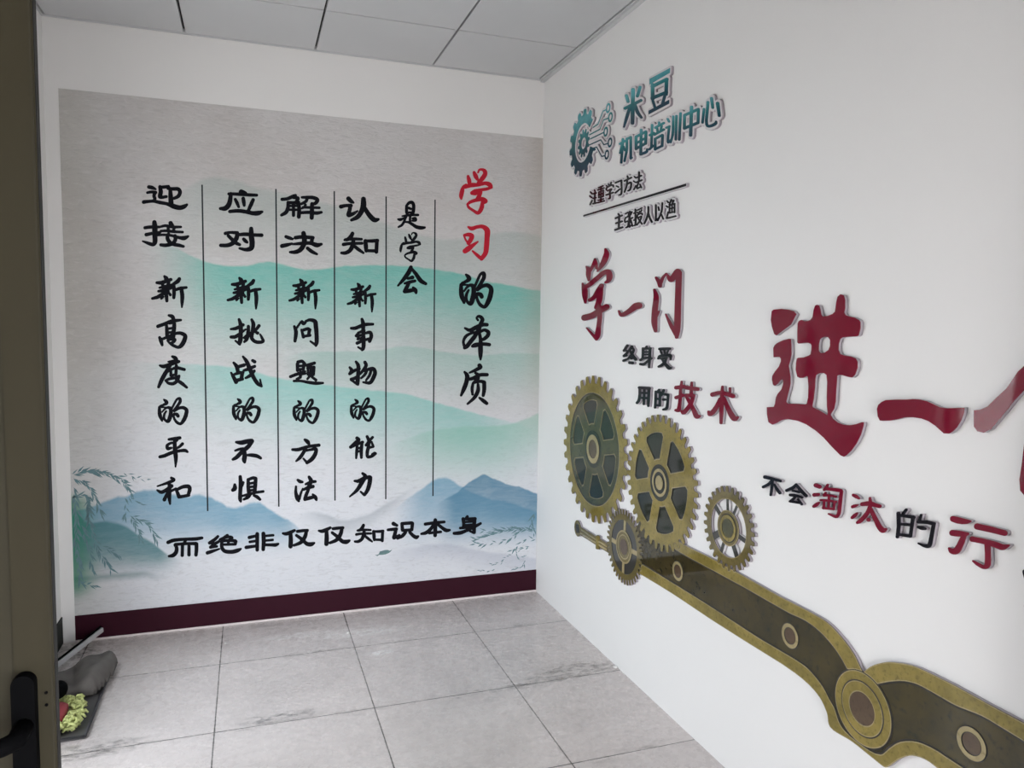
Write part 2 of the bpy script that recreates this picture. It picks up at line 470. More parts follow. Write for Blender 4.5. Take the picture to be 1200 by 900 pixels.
# ------------------------------------------------------------------ traced outlines, in fifths of a millimetre on their wall (centre|contours as steps)
INK = {
 '迎':'-9674 10670|78 291 -153 -28 -16 9 -17 1 -13 -4 -14 -11 -8 -16 -3 -14 6 -79 1 -38 -18 -75 -3 -27 6 -29 8 -14 16 -14 21 -7 25 0 38 6 83 23 13 9 11 18 2 18 -6 15 -14 11 -16 2 -66 -15 -20 -1 15 54 3 30 -1 29 -9 40 2 3 46 6 36 8 5 -16 8 -11 11 -7 19 -3 -7 -142 1 -139 -2 -3 -257 39 4 24 0 20 -3 15 -14 31 14 45 14 13 8 15 3 18 -4 14 -11 14 -14 6 -68 3 -35 -3 -35 -8 -63 -22 -14 -15 -3 -21 8 -18 8 -6 11 -2 76 17 38 0 1 -2 -7 -27 -3 -32 4 -23 13 -29 -6 -22 -186 -25 -25 -6 -16 -12 -11 -22 -1 -23 10 -20 14 -10 18 -3 76 22 71 15 43 5 41 -2 119 -26 101 -10 43 -9 36 -15 76 -42 27 -10 52 -14 53 -8 52 1 42 10 42 17 37 25 28 31 31 51 2 12 -3 11 -6 9 -8 5 -17 0 -126 -50 -22 -5 -31 2 -110 27 -3 90 23 0 71 30 22 13 22 19 15 19 24 46 14 48 2 30 -9 38 -17 29 -16 18 -13 10 -31 10 -27 1 -100 -12 -24 -1 -11 4 -11 1 -3 19 -7 14 -12 8|-360 250 -18 -16 -9 -24 0 -15 4 -11 16 -16 11 -4 153 -22 14 5 10 11 2 14 -6 14 -42 37 -27 16 -22 8 -26 4 -44 3|162 156 2 2 102 4 11 -7 9 -20 -8 -33 -20 -38 -17 -14 -64 -38',
 '接':'-9678 9798|-249 314 -23 -15 -14 -22 -3 -16 -3 -72 -83 -10 -80 -20 -11 -6 -9 -10 -8 -23 2 -15 6 -12 10 -10 14 -4 100 21 57 7 1 -66 -2 -3 -140 -36 -12 -8 -9 -11 -5 -14 -1 -12 2 -15 9 -14 11 -9 14 -3 15 2 80 27 38 9 5 -118 -1 -22 -6 -29 -2 -3 -117 28 -87 14 -12 -4 -8 -12 -1 -12 6 -10 113 -62 55 -23 34 -10 17 -3 29 4 26 12 19 16 20 26 13 26 8 32 4 37 -1 90 106 13 69 2 2 -2 -5 -19 -1 -25 4 -28 17 -46 25 -40 -66 -13 -80 2 -18 -5 -15 -14 -6 -19 3 -22 14 -15 11 -4 66 -11 44 -1 87 16 61 23 49 -13 99 -10 93 -13 15 1 14 9 9 17 2 15 -6 16 -12 10 -99 33 -81 10 23 42 8 26 4 28 2 2 104 -28 29 -2 30 6 24 11 20 15 51 54 6 19 -2 12 -6 8 -9 6 -11 1 -68 -17 -44 -8 -41 -5 -41 0 -55 11 -12 18 -8 7 -12 3 -17 -1 -18 -10 -78 9 -8 25 3 3 66 -6 102 1 111 2 15 6 11 14 4 19 -6 17 -14 10 -174 3 11 38 3 3 114 13 15 6 10 11 3 13 -2 16 -7 10 -18 7 -142 -5 -45 88 -17 14 -20 3 -15 -3 -12 -6 -10 -9 -9 -13 -4 -13 -2 -15 9 -32 -46 6 -29 0 -20 -4 -35 -10 -46 -18 -12 -10 -14 2 -46 -1 -17 89 -6 15 -10 12 -13 7 -14 3|-15 159 36 -2 4 -46 -52 -4 -81 -14 -17 -10 -9 -21 -39 -3 3 61 46 6 20 14 14 -1|93 140 2 2 55 -6 1 -3 -10 -31 -42 4|-76 34 71 5 40 0 5 -2 -17 -28 -69 0 -67 -6 -3 0 9 2 11 9 10 18|81 -64 4 2 44 -6 36 -8 3 -3 1 -22 -2 -15 -10 -23 -22 -29 -3 0 -14 12 -25 36 -13 34',
 '应':'-7963 10662|-8 309 -21 -10 -17 -19 -9 -21 -2 -27 -153 -8 -16 7 -15 0 -14 -4 -11 -7 -28 -3 -14 -10 -11 -18 -1 -20 10 -17 19 -11 -9 -57 -14 -66 -18 -60 -25 -40 -20 -22 -23 -19 -25 -10 -68 -16 -14 -9 -9 -14 -3 -15 2 -15 8 -11 12 -8 59 -13 25 -4 31 0 28 7 26 13 25 20 20 20 20 25 26 43 20 55 12 54 6 51 5 95 389 2 170 10 11 4 12 9 9 16 1 18 -7 16 -14 11 -11 2 -221 -1 -6 17 -9 11 -44 26 -65 24 -15 2|35 138 -19 -14 -11 -22 -1 -12 6 -76 26 -106 13 -14 20 -4 12 3 9 7 8 9 5 12 4 75 -4 51 -14 64 -7 14 -10 9 -11 5 -11 2|-144 96 -14 -7 -11 -13 -4 -15 2 -18 34 -87 49 -95 9 -8 8 -4 20 1 10 5 9 10 6 21 -26 96 -22 47 -36 56 -14 10|267 118 -13 -7 -11 -13 -38 -77 -36 -86 -41 -113 -131 12 -68 -1 -71 -8 -130 -26 -20 -10 -13 -19 -3 -21 7 -20 14 -11 17 -4 164 22 91 1 119 -14 135 -28 91 -6 50 5 26 7 26 12 17 12 59 48 7 10 3 12 -1 15 -8 12 -10 6 -14 2 -78 -9 -115 -18 -35 0 -44 6 -4 3 65 133 48 125 -2 24 -12 17 -18 9',
 '对':'-7970 9771|218 307 -22 -13 -13 -22 -12 -110 -42 2 -70 -3 -107 -19 -13 29 -10 8 -12 5 -120 -2 -77 -7 -100 -23 -11 -6 -12 -11 -8 -18 0 -17 5 -15 11 -11 16 -6 14 1 25 8 -4 -23 6 -21 99 -108 -1 -3 -44 -30 -56 -21 -39 -7 -99 -4 -16 -4 -17 -14 -9 -19 0 -20 8 -17 11 -10 16 -6 105 -2 55 5 50 12 50 19 31 17 37 29 49 -22 59 -12 19 2 13 9 10 15 1 18 -4 14 -13 13 -72 39 25 45 12 30 11 54 107 11 107 2 18 -146 -2 -79 -6 -27 -13 -10 -20 -9 -28 -8 -28 -5 -29 0 -97 12 -11 -1 -12 -6 -8 -9 -5 -14 0 -12 7 -14 11 -8 103 -33 31 -6 50 -3 51 5 31 8 31 15 25 19 21 28 14 33 7 30 5 53 2 57 -15 126 183 1 15 6 13 13 8 15 3 18 -3 14 -9 15 -11 9 -15 4 -133 -7 -59 1 -11 113 -5 17 -10 15 -15 9 -17 3|-263 102 54 1 62 -7 -8 -44 -23 -50 -2 -1 -100 94 0 3|43 33 -11 -6 -11 -10 -6 -12 -3 -15 5 -21 24 -33 20 -22 25 -17 42 -12 11 1 12 5 12 15 2 18 -4 12 -21 34 -25 27 -38 32 -17 6',
 '解':'-6529 10642|-154 312 -70 -23 -97 -55 -39 -18 -36 -9 -83 -12 -14 -7 -12 -12 -7 -21 3 -22 14 -16 20 -7 86 12 47 10 56 22 61 29 34 -6 44 -2 1 -3 -26 -40 -131 -7 -14 5 -11 1 -16 -6 -13 -10 -7 -12 -3 -12 -5 -102 -8 -35 -12 -38 -17 -35 -18 -24 -81 -63 -9 -11 -6 -15 0 -14 6 -14 9 -8 16 -6 17 2 83 40 25 16 25 23 16 22 24 46 61 4 3 -2 -2 -103 3 -17 9 -13 14 -9 14 -2 16 4 18 13 10 21 0 111 44 5 2 -5 -10 -143 9 -23 17 -15 16 -5 17 2 17 7 13 13 11 24 6 69 131 16 77 3 2 -3 -2 -92 4 -17 9 -14 14 -11 14 -5 17 0 14 5 12 7 11 11 7 12 4 18 6 78 69 1 29 5 95 35 10 6 8 10 6 17 -3 18 -10 13 -14 6 -12 0 -105 -16 -60 0 -9 1 -1 2 -1 47 134 6 18 9 11 18 0 15 -4 11 -8 8 -11 6 -143 -1 -2 2 0 9 3 3 42 14 35 23 28 32 22 37 8 30 -2 31 -16 28 -22 18 -23 11 -43 14 -42 7 -31 2 -130 -10 -130 -19 -14 -10 -9 -18 1 -17 11 -15 17 -6 84 1 0 -4 -10 -23 -13 -16 -96 -61 -3 21 -5 12 -8 10 -15 10 13 24 4 14 0 23 -5 17 -8 10 -19 14 -37 9 1 23 -4 11 -7 8 -17 8|176 199 3 3 48 0 45 -3 34 -8 28 -13 -21 -30 -27 -18 -20 7 -14 0 -17 -5 -14 -12 -11 -22 -6 -65 -80 -4 -1 3 8 21 -1 14 -8 15 -15 9 29 25 15 19 11 23|-282 43 48 0 -3 -5 -42 -3 -2 1|60 65 -8 -23 -9 -17 -17 -3 -11 -6 -9 -10 -6 -15 -11 -9 -7 55 2 3 11 -2 14 2|-157 45 4 2 37 1 -37 -4|-281 -28 44 3 1 -26 -4 -3 -42 -2 -3 2|-157 -20 45 4 3 -27 -3 -2 -42 -3 -2 2|55 -47 7 3 138 4 -1 -38 -2 -3 -85 -8 -121 -20 1 47 11 -3 11 0',
 '决':'-6536 9744|35 298 -23 -14 -17 -24 -4 -23 6 -43 -65 -9 -95 -21 -15 -10 -10 -13 -5 -15 -2 -19 -8 6 -70 34 -94 28 -17 -1 -17 -8 -11 -14 -6 -17 0 -14 5 -12 16 -16 76 -30 59 -11 42 -3 14 4 9 7 7 9 4 21 0 -4 16 -11 23 -5 93 19 62 6 0 -25 -4 -41 -101 -17 -110 -26 -14 9 -14 2 -148 -25 -103 -24 -23 -13 -14 -23 -2 -26 4 -15 6 -10 9 -9 13 -7 14 -2 14 1 103 29 124 56 17 -4 196 8 -17 -32 -23 -32 -14 -15 -25 -18 -37 -17 -45 -17 -104 -20 -11 -6 -8 -10 -4 -11 1 -15 7 -11 9 -7 87 -16 50 0 51 10 28 10 48 23 29 20 40 39 23 30 31 53 26 59 65 4 40 -3 20 -5 64 -32 27 -10 43 -6 34 6 26 10 75 46 12 15 3 19 -7 17 -16 12 -15 2 -66 -8 -34 0 -43 9 -48 15 13 65 11 15 5 18 -3 23 -14 17 -14 7 -20 4 -154 3 -18 70 -9 18 -11 10 -15 7 -16 2|135 94 3 3 71 -2 -8 -44 -66 -5|137 -86 -17 -8 -13 -13 -6 -18 2 -20 10 -17 74 -65 42 -28 51 -21 92 -25 16 3 13 10 6 11 1 15 -5 11 -8 9 -111 70 -116 81 -14 6',
 '认':'-5080 10675|-285 309 -14 -3 -14 -8 -13 -12 -9 -14 -5 -15 0 -17 4 -17 8 -14 51 -47 38 -23 31 -8 51 -3 12 2 9 5 10 17 -1 17 -32 41 -83 88 -20 10|88 327 -17 -8 -15 -10 -11 -15 -8 -17 -9 -147 -8 -55 -16 -70 -25 -61 -41 -67 -35 -42 -40 -33 -99 -66 -7 -12 -3 -12 1 -11 4 -12 6 -8 12 -8 11 -2 14 1 115 41 32 15 29 18 31 28 26 29 38 54 49 83 44 -71 53 -72 39 -41 50 -43 23 -15 24 -9 32 -6 35 4 29 12 57 40 9 9 8 21 -5 20 -10 11 -12 6 -70 -1 -12 2 -13 7 -26 19 -43 38 -33 35 -48 57 -80 114 5 49 0 37 -13 114 -5 17 -11 17 -18 12 -20 5|-239 127 -12 -3 -111 -12 -122 -25 -14 -6 -13 -12 -9 -15 -4 -14 1 -23 10 -19 17 -12 20 -5 17 2 94 38 31 6 40 1 -13 -71 -29 -85 -4 -34 7 -28 10 -16 15 -11 25 -8 34 4 26 9 69 36 23 16 40 35 57 56 7 15 0 12 -7 11 -11 6 -11 0 -112 -54 -46 -16 29 137 13 21 3 23 -6 19 -16 16 -17 6',
 '知':'-5075 9790|-189 303 -19 -5 -16 -13 -44 -77 -47 -54 -24 -21 -32 -5 -14 -6 -13 -15 -15 -11 -6 -17 2 -16 13 -12 59 -8 22 1 18 4 33 15 50 4 3 -2 -5 -27 -94 -11 -110 -20 -21 -13 -8 -11 -5 -13 0 -19 8 -18 13 -12 18 -6 16 1 99 26 59 9 2 -3 -10 -28 -18 -41 -17 -26 -12 -13 -28 -20 -32 -18 -32 -12 -75 -10 -18 -7 -11 -14 -4 -17 3 -16 11 -13 16 -7 67 -10 26 0 49 10 48 21 48 32 25 22 34 46 28 54 63 -52 50 -33 116 -58 14 -2 13 4 13 11 6 14 -1 14 -8 13 -121 98 -102 73 168 13 10 4 11 8 11 19 6 -78 18 -107 8 -24 14 -13 11 -5 14 -2 16 3 16 9 183 0 20 -23 13 -6 14 -2 22 4 19 15 9 14 3 14 13 270 8 17 3 14 -4 21 -13 17 -13 8 -17 3 -137 -21 -139 -13 -24 9 -25 -1 -21 -13 -15 -20 -4 -16 2 -41 -3 -5 -13 15 -19 6 -173 -11 -2 4 2 24 3 2 154 7 13 4 11 7 9 11 4 14 -1 13 -12 19 -19 7 -140 2 -81 -3 19 42 16 46 1 16 -5 19 -12 14 -16 9|205 38 121 2 63 8 -7 -168 -166 -7 -1 2 1 71',
 '是':'-3714 10612|-20 374 -21 -4 -32 -12 -34 -24 -17 -20 -50 -74 -2 -12 -3 -71 1 -87 7 -37 14 -28 -101 -31 -11 -9 -4 -12 4 -13 12 -8 54 3 -73 -27 -46 -11 -49 -7 -10 -5 -7 -10 -2 -15 7 -14 35 -21 22 -7 18 -1 23 5 18 8 43 27 2 -1 -22 -49 -27 -45 -28 -30 -70 -46 -8 -16 2 -18 13 -13 16 -2 70 29 33 22 17 17 25 35 21 36 31 2 39 -2 28 -11 82 -49 86 -57 27 -13 46 -13 49 -6 51 0 44 9 68 26 13 12 5 18 -5 18 -15 11 -169 11 -50 8 -35 14 -64 35 -51 22 -2 21 9 -8 14 -4 68 2 28 7 18 13 9 11 7 19 2 18 -8 33 -15 21 -11 9 -9 3 -16 2 -19 -2 -59 -19 -14 -10 -6 -13 1 -16 10 -11 14 -5 -19 -10 -9 -16 -2 35 7 72 38 4 140 6 12 4 10 10 7 11 2 14 -2 11 -6 11 -18 11 -99 -5 -2 2 16 84 5 44 1 70 -8 44 -20 45 -12 16 -14 13 -27 14 -18 3|-45 279 18 3 13 -1 10 -8 8 -13 5 -29 -4 -47 -75 30 -11 2 -15 -3 -1 14 34 40|-95 142 64 -20 16 1 14 7 -4 -38 -67 0 -11 -5 -9 -7|-81 30 56 -1 -49 -8|-82 -48 8 0 -5 -60 0 -54 -35 1 -42 -6 19 66 15 12 7 12 1 11 -3 11',
 '学':'-1941 11357|123 624 -26 -7 -18 -9 -16 -11 -12 -15 -10 -19 -18 -55 1 -17 7 -8 10 -5 11 0 10 4 11 11 28 56 15 7 18 2 13 0 12 -5 22 -18 9 -16 1 -22 -4 -13 -18 -29 -92 -126 -23 74 -17 38 -24 35 -46 52 -19 10 -21 -1 -19 -11 -11 -18 -1 -15 11 -70 14 -39 12 -22 17 -21 52 -53 16 -7 19 -1 -21 -31 -6 -27 -95 -2 -48 -5 -3 42 -8 41 -15 38 -37 67 -10 10 -15 6 -18 -1 -15 -7 -13 -16 -5 -20 10 -111 21 -91 -9 -6 -10 11 -11 5 -12 2 -13 -3 -62 -37 -33 -29 -27 -41 -21 -45 -23 -70 -16 -81 0 -51 12 -39 30 -46 16 -5 15 1 13 8 7 12 36 131 17 77 4 73 25 1 98 32 56 16 225 40 138 43 26 6 21 1 31 -6 56 -27 1 -3 -22 -8 -68 -19 -291 -60 -28 -11 -35 -20 -55 -40 -13 -18 -6 -23 3 -21 13 -19 19 -11 60 -7 41 -1 29 4 37 13 -48 -91 -107 -42 -54 -28 -33 -25 -44 -43 -18 -22 -5 -15 17 -65 8 -19 12 -18 21 -20 24 -17 105 -57 85 -56 39 -13 34 1 36 14 34 26 25 29 24 35 32 65 10 30 5 33 2 64 47 18 22 13 19 21 9 21 1 22 -8 24 -9 15 -24 21 -40 21 -31 10 -32 5 -48 -1 31 84 8 32 0 37 2 2 94 16 30 8 51 19 99 46 15 16 6 20 -10 51 -15 36 -23 25 -30 18 -28 10 -27 5 -55 3 -63 -7 -50 -13 53 58 35 46 30 49 13 31 8 27 0 47 -9 34 -11 21 -18 19 -21 14 -23 9 -37 7 -36 1|127 -263 11 0 -32 -142 -31 -76 -13 -24 -18 -26 -26 8 -164 82 -35 27 -10 14 -10 22 52 35 59 25 90 27 24 3 18 7',
 '习':'-1915 9981|105 490 -121 -29 -99 -32 -32 -8 -31 0 -44 8 -26 2 -17 -11 -6 -16 6 -16 53 -52 25 -16 29 -9 49 2 31 10 68 35 19 7 56 14 49 7 34 -3 22 -11 28 -23 21 -30 6 -17 3 -23 0 -35 -7 -185 -15 -240 -6 -51 -6 -24 -24 -47 -41 -58 -91 64 -135 83 -12 2 -14 -3 -10 -9 -4 -12 1 -9 4 -9 85 -91 45 -42 41 -34 52 -36 11 -16 11 -10 18 -8 19 -2 22 6 17 11 94 108 23 32 18 33 16 42 9 38 9 70 12 138 6 149 14 110 3 49 -5 48 -18 45 -29 37 -32 25 -37 19 -64 20 -32 5 -32 1|-237 254 -43 -10 -82 -34 -15 -12 -9 -18 2 -19 38 -92 26 -47 35 -44 0 -18 7 -18 10 -13 13 -9 34 -8 -46 -27 -39 -29 -64 -54 -17 -22 -5 -14 -2 -16 2 -16 5 -14 10 -13 10 -10 15 -8 14 -4 24 0 24 7 77 48 39 29 39 37 56 62 133 134 8 14 -1 14 -7 9 -12 6 -15 0 -206 -110 56 76 41 76 13 36 5 25 -1 16 -5 23 -7 14 -17 20 -15 11 -21 11 -30 8 -43 5|-292 143 46 4 40 -13 -23 -59 -25 -41 -28 29 -15 30 -18 45 1 2',
 '的':'-1904 8693|185 512 -21 -3 -34 -14 -29 -21 -26 -27 -20 -30 -17 -33 -103 -233 -16 9 -21 8 -32 4 -44 -3 -21 -6 -26 -12 -97 6 94 41 23 11 24 17 27 33 7 23 2 23 -6 27 -13 27 -15 20 -23 18 -34 18 -55 20 -21 -2 -10 -6 -7 -9 -5 -15 2 -15 38 -61 15 -32 -20 -18 -48 -34 -85 -42 -11 -11 -7 -17 -16 -8 -10 -10 -10 -22 -12 -128 1 -115 8 -59 9 -35 13 -35 17 -32 68 -109 13 -12 10 -4 13 -1 13 3 11 5 9 11 5 10 1 27 35 -44 29 -27 21 -15 37 -13 26 -2 21 5 32 18 27 33 26 57 29 90 17 -56 22 -53 28 -52 22 -30 22 -23 46 -32 50 -22 38 -7 37 5 29 13 27 21 26 28 22 28 37 57 36 70 15 38 22 72 15 69 11 74 2 41 -5 40 -15 43 -16 25 -19 19 -32 26 -24 15 -27 11 -35 9 -37 2 -56 -10 -55 -18 66 108 17 34 11 38 5 48 -1 28 -5 25 -15 35 -19 18 -13 8 -24 6|151 410 3 -1 2 -6 0 -43 -14 -43 -75 -136 -78 -122 -1 6 51 120 74 166 16 31|-383 94 69 3 21 0 3 -3 -35 -43 -45 -73|-188 75 8 1 13 -3 13 -7 3 -5 6 -40 1 -58 -4 -53 -10 -58 -41 -165 -3 -3 -20 13 -11 17 -10 33 -3 37 3 43 11 53 43 97 1 15 -6 12 -12 11 -18 4 -16 -4 -13 -11 -46 -71 -14 -25 -15 -46 -12 -62 -23 124 1 3 18 -1 13 7 76 92 40 34|259 76 27 1 13 -3 35 -19 21 -25 3 -12 0 -20 -8 -54 -15 -64 -26 -92 -63 -153 -18 -36 -8 -11 -30 14 -32 22 -16 15 -28 33 -37 65 -15 37 -9 38 0 20 2 5 21 -12 30 -44 19 -15 13 -5 16 -2 16 2 16 6 13 10 9 11 6 13 3 15 -4 23 -22 48 -14 19 -17 15 -37 16 -80 8 -29 -7 -18 -14 -1 43 29 -12 16 1 13 4 122 89 39 16',
 '本':'-1882 7378|41 632 -27 -11 -28 -23 -20 -28 -6 -26 3 -19 9 -19 38 -46 16 -9 14 0 12 5 10 10 5 11 -3 19 -29 42 -1 2 5 5 10 7 13 -7 22 -18 14 -19 4 -14 -36 -66 -17 -45 -115 -52 -110 -62 -22 -9 -14 -4 -22 3 -98 34 -20 -4 -14 -13 -5 -20 8 -19 66 -47 23 -15 28 -13 32 -7 27 0 -61 -25 -55 -30 -27 -20 -26 -25 -19 -26 -26 -54 -16 -54 -5 -52 3 -23 18 -78 5 -11 9 -10 -6 -16 -1 -14 3 -14 7 -12 16 -13 22 -6 15 1 48 15 34 19 24 20 24 26 77 99 98 116 20 29 44 75 18 -101 1 -52 -3 -45 -76 -6 -32 -9 -25 -10 -31 -19 -42 -32 -10 -17 -2 -19 6 -16 9 -12 13 -8 15 -4 85 4 23 4 54 15 -1 -57 5 -81 7 -75 10 -57 28 -92 12 -12 17 -5 17 6 10 13 20 69 9 42 8 73 5 79 -2 128 84 -4 93 -12 14 0 18 6 15 13 10 17 2 19 -5 17 -8 12 -13 11 -15 6 -99 13 -106 4 -4 26 59 17 45 24 47 35 40 41 18 28 15 38 5 41 -2 26 -12 30 -25 28 -28 19 -52 22 -30 7 -34 1 -33 -6 -55 -24 12 62 38 13 17 3 99 2 18 4 15 8 12 15 7 16 -1 19 -4 12 -8 12 -11 9 -14 6 -74 7 -43 2 23 42 6 33 -6 36 -20 35 -32 31 -34 21 -33 11 -19 4 -22 0|-24 213 5 2 1 -2 -15 -24 -64 -10|207 168 22 0 30 -16 20 -18 -1 -19 -12 -29 -24 -27 -46 -41 -37 -23 -34 135 49 26|-103 95 9 0 -21 -31 -111 -135 -94 -121 -16 52 -2 26 4 19 14 35 24 40 30 33 19 16 39 26 49 24',
 '质':'-1933 6084|125 585 -14 -6 -13 -8 -10 -10 -8 -15 -3 -28 10 -29 -247 -138 -11 -12 -3 -14 4 -14 10 -10 15 -4 135 37 -4 -19 6 -17 8 -11 27 -20 -75 -41 -49 -19 -45 -10 -2 38 -11 37 -17 30 -23 23 -72 50 -11 5 -15 1 -12 -4 -10 -8 -6 -12 0 -21 33 -64 9 -26 3 -43 -5 -49 -17 -83 -61 -160 -57 -202 1 -19 12 -17 12 -6 15 -2 12 3 11 9 97 152 33 68 28 69 22 68 16 66 85 9 32 7 34 12 -29 -30 -7 -11 -16 -12 -21 -30 -28 -97 -8 -57 3 -62 24 -121 11 -14 14 -8 18 -2 17 7 12 11 4 16 -8 115 0 52 5 45 15 81 70 15 2 -2 -7 -9 -3 -12 -5 -105 -4 -31 -14 -50 -24 -59 -35 -63 -42 -59 -29 -31 -129 -125 -6 -15 3 -16 9 -12 14 -7 14 -1 13 5 149 104 37 30 35 35 26 31 46 70 20 38 14 38 10 38 4 38 -2 36 -21 114 -7 15 -16 14 54 4 22 -5 25 -9 2 -167 -15 -165 1 -12 5 -14 10 -13 14 -8 15 -4 15 1 15 6 12 11 8 15 29 112 11 62 3 71 -5 132 -3 17 -8 14 -10 10 -38 21 -87 17 -51 -1 9 33 7 47 57 7 109 -2 50 2 17 8 14 15 6 16 0 20 -6 15 -10 13 -12 9 -15 5 -160 3 -79 -9 -84 40 -1 2 81 33 52 26 28 21 14 19 5 12 3 24 -4 19 -8 19 -27 36 -13 11 -17 9 -17 3|148 -344 -16 -5 -12 -11 -5 -15 3 -16 6 -10 88 -91 55 -43 78 -48 15 -3 15 1 15 5 12 11 8 11 4 15 -1 14 -4 12 -10 14 -59 55 -37 29 -48 28 -90 44',
 '新':'-9621 8428|-112 391 -14 -11 -6 -17 1 -12 17 -50 -5 -28 -75 -23 -86 -13 -17 -11 -8 -20 0 -12 4 -12 15 -14 70 -13 31 0 3 -27 -48 -19 -11 -14 -1 -16 6 -15 13 -8 49 5 7 -2 -85 -27 -14 -14 -5 -20 7 -19 15 -11 69 2 -105 -73 -109 -44 -8 -9 -6 -13 -1 -12 4 -12 12 -14 9 -3 11 0 95 18 24 9 45 22 -1 -17 6 -14 12 -10 15 -1 13 6 44 45 11 21 14 -112 7 -12 10 -7 13 -3 13 2 18 13 9 21 -1 159 18 -35 8 -8 11 -4 13 1 11 5 10 10 7 14 0 15 -5 13 -41 53 2 15 -5 19 2 2 54 28 1 -2 -3 -208 5 -14 8 -10 11 -7 13 -2 11 3 12 7 12 20 14 102 3 63 77 27 12 -133 -1 -146 14 -131 3 -10 7 -7 9 -2 11 2 7 7 4 8 19 86 12 71 9 75 0 86 -16 115 68 15 11 6 10 9 5 12 1 13 -3 12 -11 13 -16 5 -99 -10 -18 1 -74 -23 -43 -21 -9 72 69 38 18 17 13 16 15 30 14 39 -1 22 -9 16 -9 8 -14 5 -13 0 -14 -6 -10 -9 -29 -39 -18 -20 -95 -83 -33 -8 8 31 -1 20 32 16 14 19 3 22 -7 18 -13 12 -16 4 -13 -2 -36 -13 -15 33 -19 19 -51 24|-64 195 5 2 1 -2 -10 -29 -41 -11 1 20|-165 62 6 0|-115 -96 3 0 1 -30 -5 11 -10 9 0 3',
 '高':'-9586 7465|-64 421 -14 -7 -9 -12 -3 -15 4 -14 11 -13 56 -31 13 -31 -56 -21 -115 -57 -144 -58 -14 -10 -9 -17 -2 -20 6 -19 13 -14 19 -5 13 2 142 56 1 -1 -1 -136 3 -113 -76 -37 -22 31 -11 9 -19 3 -16 -8 -11 -14 -3 -17 15 -86 14 -39 32 -74 15 -13 19 -1 17 12 7 19 -4 82 -5 33 69 31 10 -5 -7 -34 5 -16 48 -66 41 -39 47 -33 66 -32 34 -10 17 -2 38 5 33 14 35 26 33 40 29 50 22 52 20 71 4 27 0 25 -7 29 -18 31 -20 18 -23 15 -39 16 -40 9 -23 2 -42 -3 -46 -10 -1 2 11 75 4 70 -2 52 -6 27 125 30 9 10 6 13 -1 15 -6 12 -9 8 -12 3 -123 -2 -14 57 -9 18 -16 16 -20 12 -21 5|8 175 5 0 -8 -60 -80 -13 -5 41 -10 18 26 11 12 -6 11 -2|-18 45 12 2 2 -2 -6 -32 -57 -4 -1 27|-31 -55 5 0 -39 -20 1 19|131 -78 38 0 26 -6 36 -19 16 -15 -4 -21 -12 -38 -15 -37 -19 -38 -22 -37 -23 -31 -19 -19 -7 -2 -19 7 -77 38 19 11 23 22 19 27 8 21 2 23 -5 17 -14 17 -16 9 11 21 3 39 24 7|-28 -224 27 0 1 -2 -41 -22 -16 18',
 '度':'-9594 6479|0 411 -12 -6 -8 -11 -3 -12 1 -15 8 -12 50 -44 -94 -24 -40 -13 -6 -7 -3 -10 3 -19 13 -10 24 0 -116 -40 -34 -4 -58 6 -13 -5 -8 -10 -3 -17 6 -14 52 -41 17 -7 24 -6 32 2 29 5 -72 -118 -36 -66 -32 -68 -25 -65 -41 -126 -1 -14 2 -13 11 -15 16 -7 17 2 14 11 90 177 98 183 31 19 -3 -86 9 -18 15 -11 -35 -10 -34 -16 -56 -33 -7 -8 -4 -11 0 -14 6 -13 47 -62 18 -14 40 -18 45 -10 27 0 25 4 25 9 39 26 27 25 182 -143 13 -5 14 1 12 9 8 14 0 15 -6 15 -96 109 -44 35 -40 24 21 90 0 12 -6 13 -12 11 -16 3 -11 -3 -28 -15 5 15 10 125 135 -39 12 -1 17 6 12 12 6 19 -2 19 -9 14 -13 9 -96 30 -58 15 1 19 -3 12 -7 13 -12 8 56 22 12 8 8 12 3 12 0 13 -4 12 -7 11 -10 7 -12 3 -13 -2 -3 25 -6 20 -15 26 -17 18 -15 10 -19 7 -53 10|54 177 4 0 -6 -37 -69 -34 -11 3 25 47|44 57 3 0 -6 -88 -40 -9 -3 76|57 -96 7 -2 -7 -2 -67 -10|52 -180 1 -23 -26 -24 -22 -13 -25 -3 -33 4 -30 9 -21 15 64 19',
 '平':'-9605 4515|141 388 -165 -20 -82 -18 -14 -9 -8 -13 -1 -15 4 -14 10 -10 15 -6 92 -4 0 -17 -1 -1 -30 2 -33 -8 -42 -18 -22 -12 -19 -16 -17 -22 -7 -23 -2 -40 5 -28 11 -24 15 -17 13 -7 23 -4 25 6 56 28 9 10 5 12 3 -59 -76 -25 -129 -57 -99 -25 -15 -12 -8 -20 0 -14 5 -14 9 -11 11 -7 14 -2 68 8 40 9 27 9 108 49 53 19 9 -90 18 -228 5 -13 13 -6 11 3 8 10 32 156 9 84 1 43 -6 68 67 11 66 1 38 -5 43 -20 11 -2 10 3 8 6 8 19 -4 19 -28 37 -15 14 -21 11 -24 5 -27 2 -142 -16 1 3 53 21 29 19 67 62 10 20 -1 21 -10 18 -17 11 -20 -1 -13 -8 -67 -72 -36 -22 -2 102 43 49 7 13 41 11 12 10 7 16 0 22 -9 19 -16 12|-36 196 22 -5 -4 -80 -10 17 -14 8 -59 -3 -3 17 9 12 29 21',
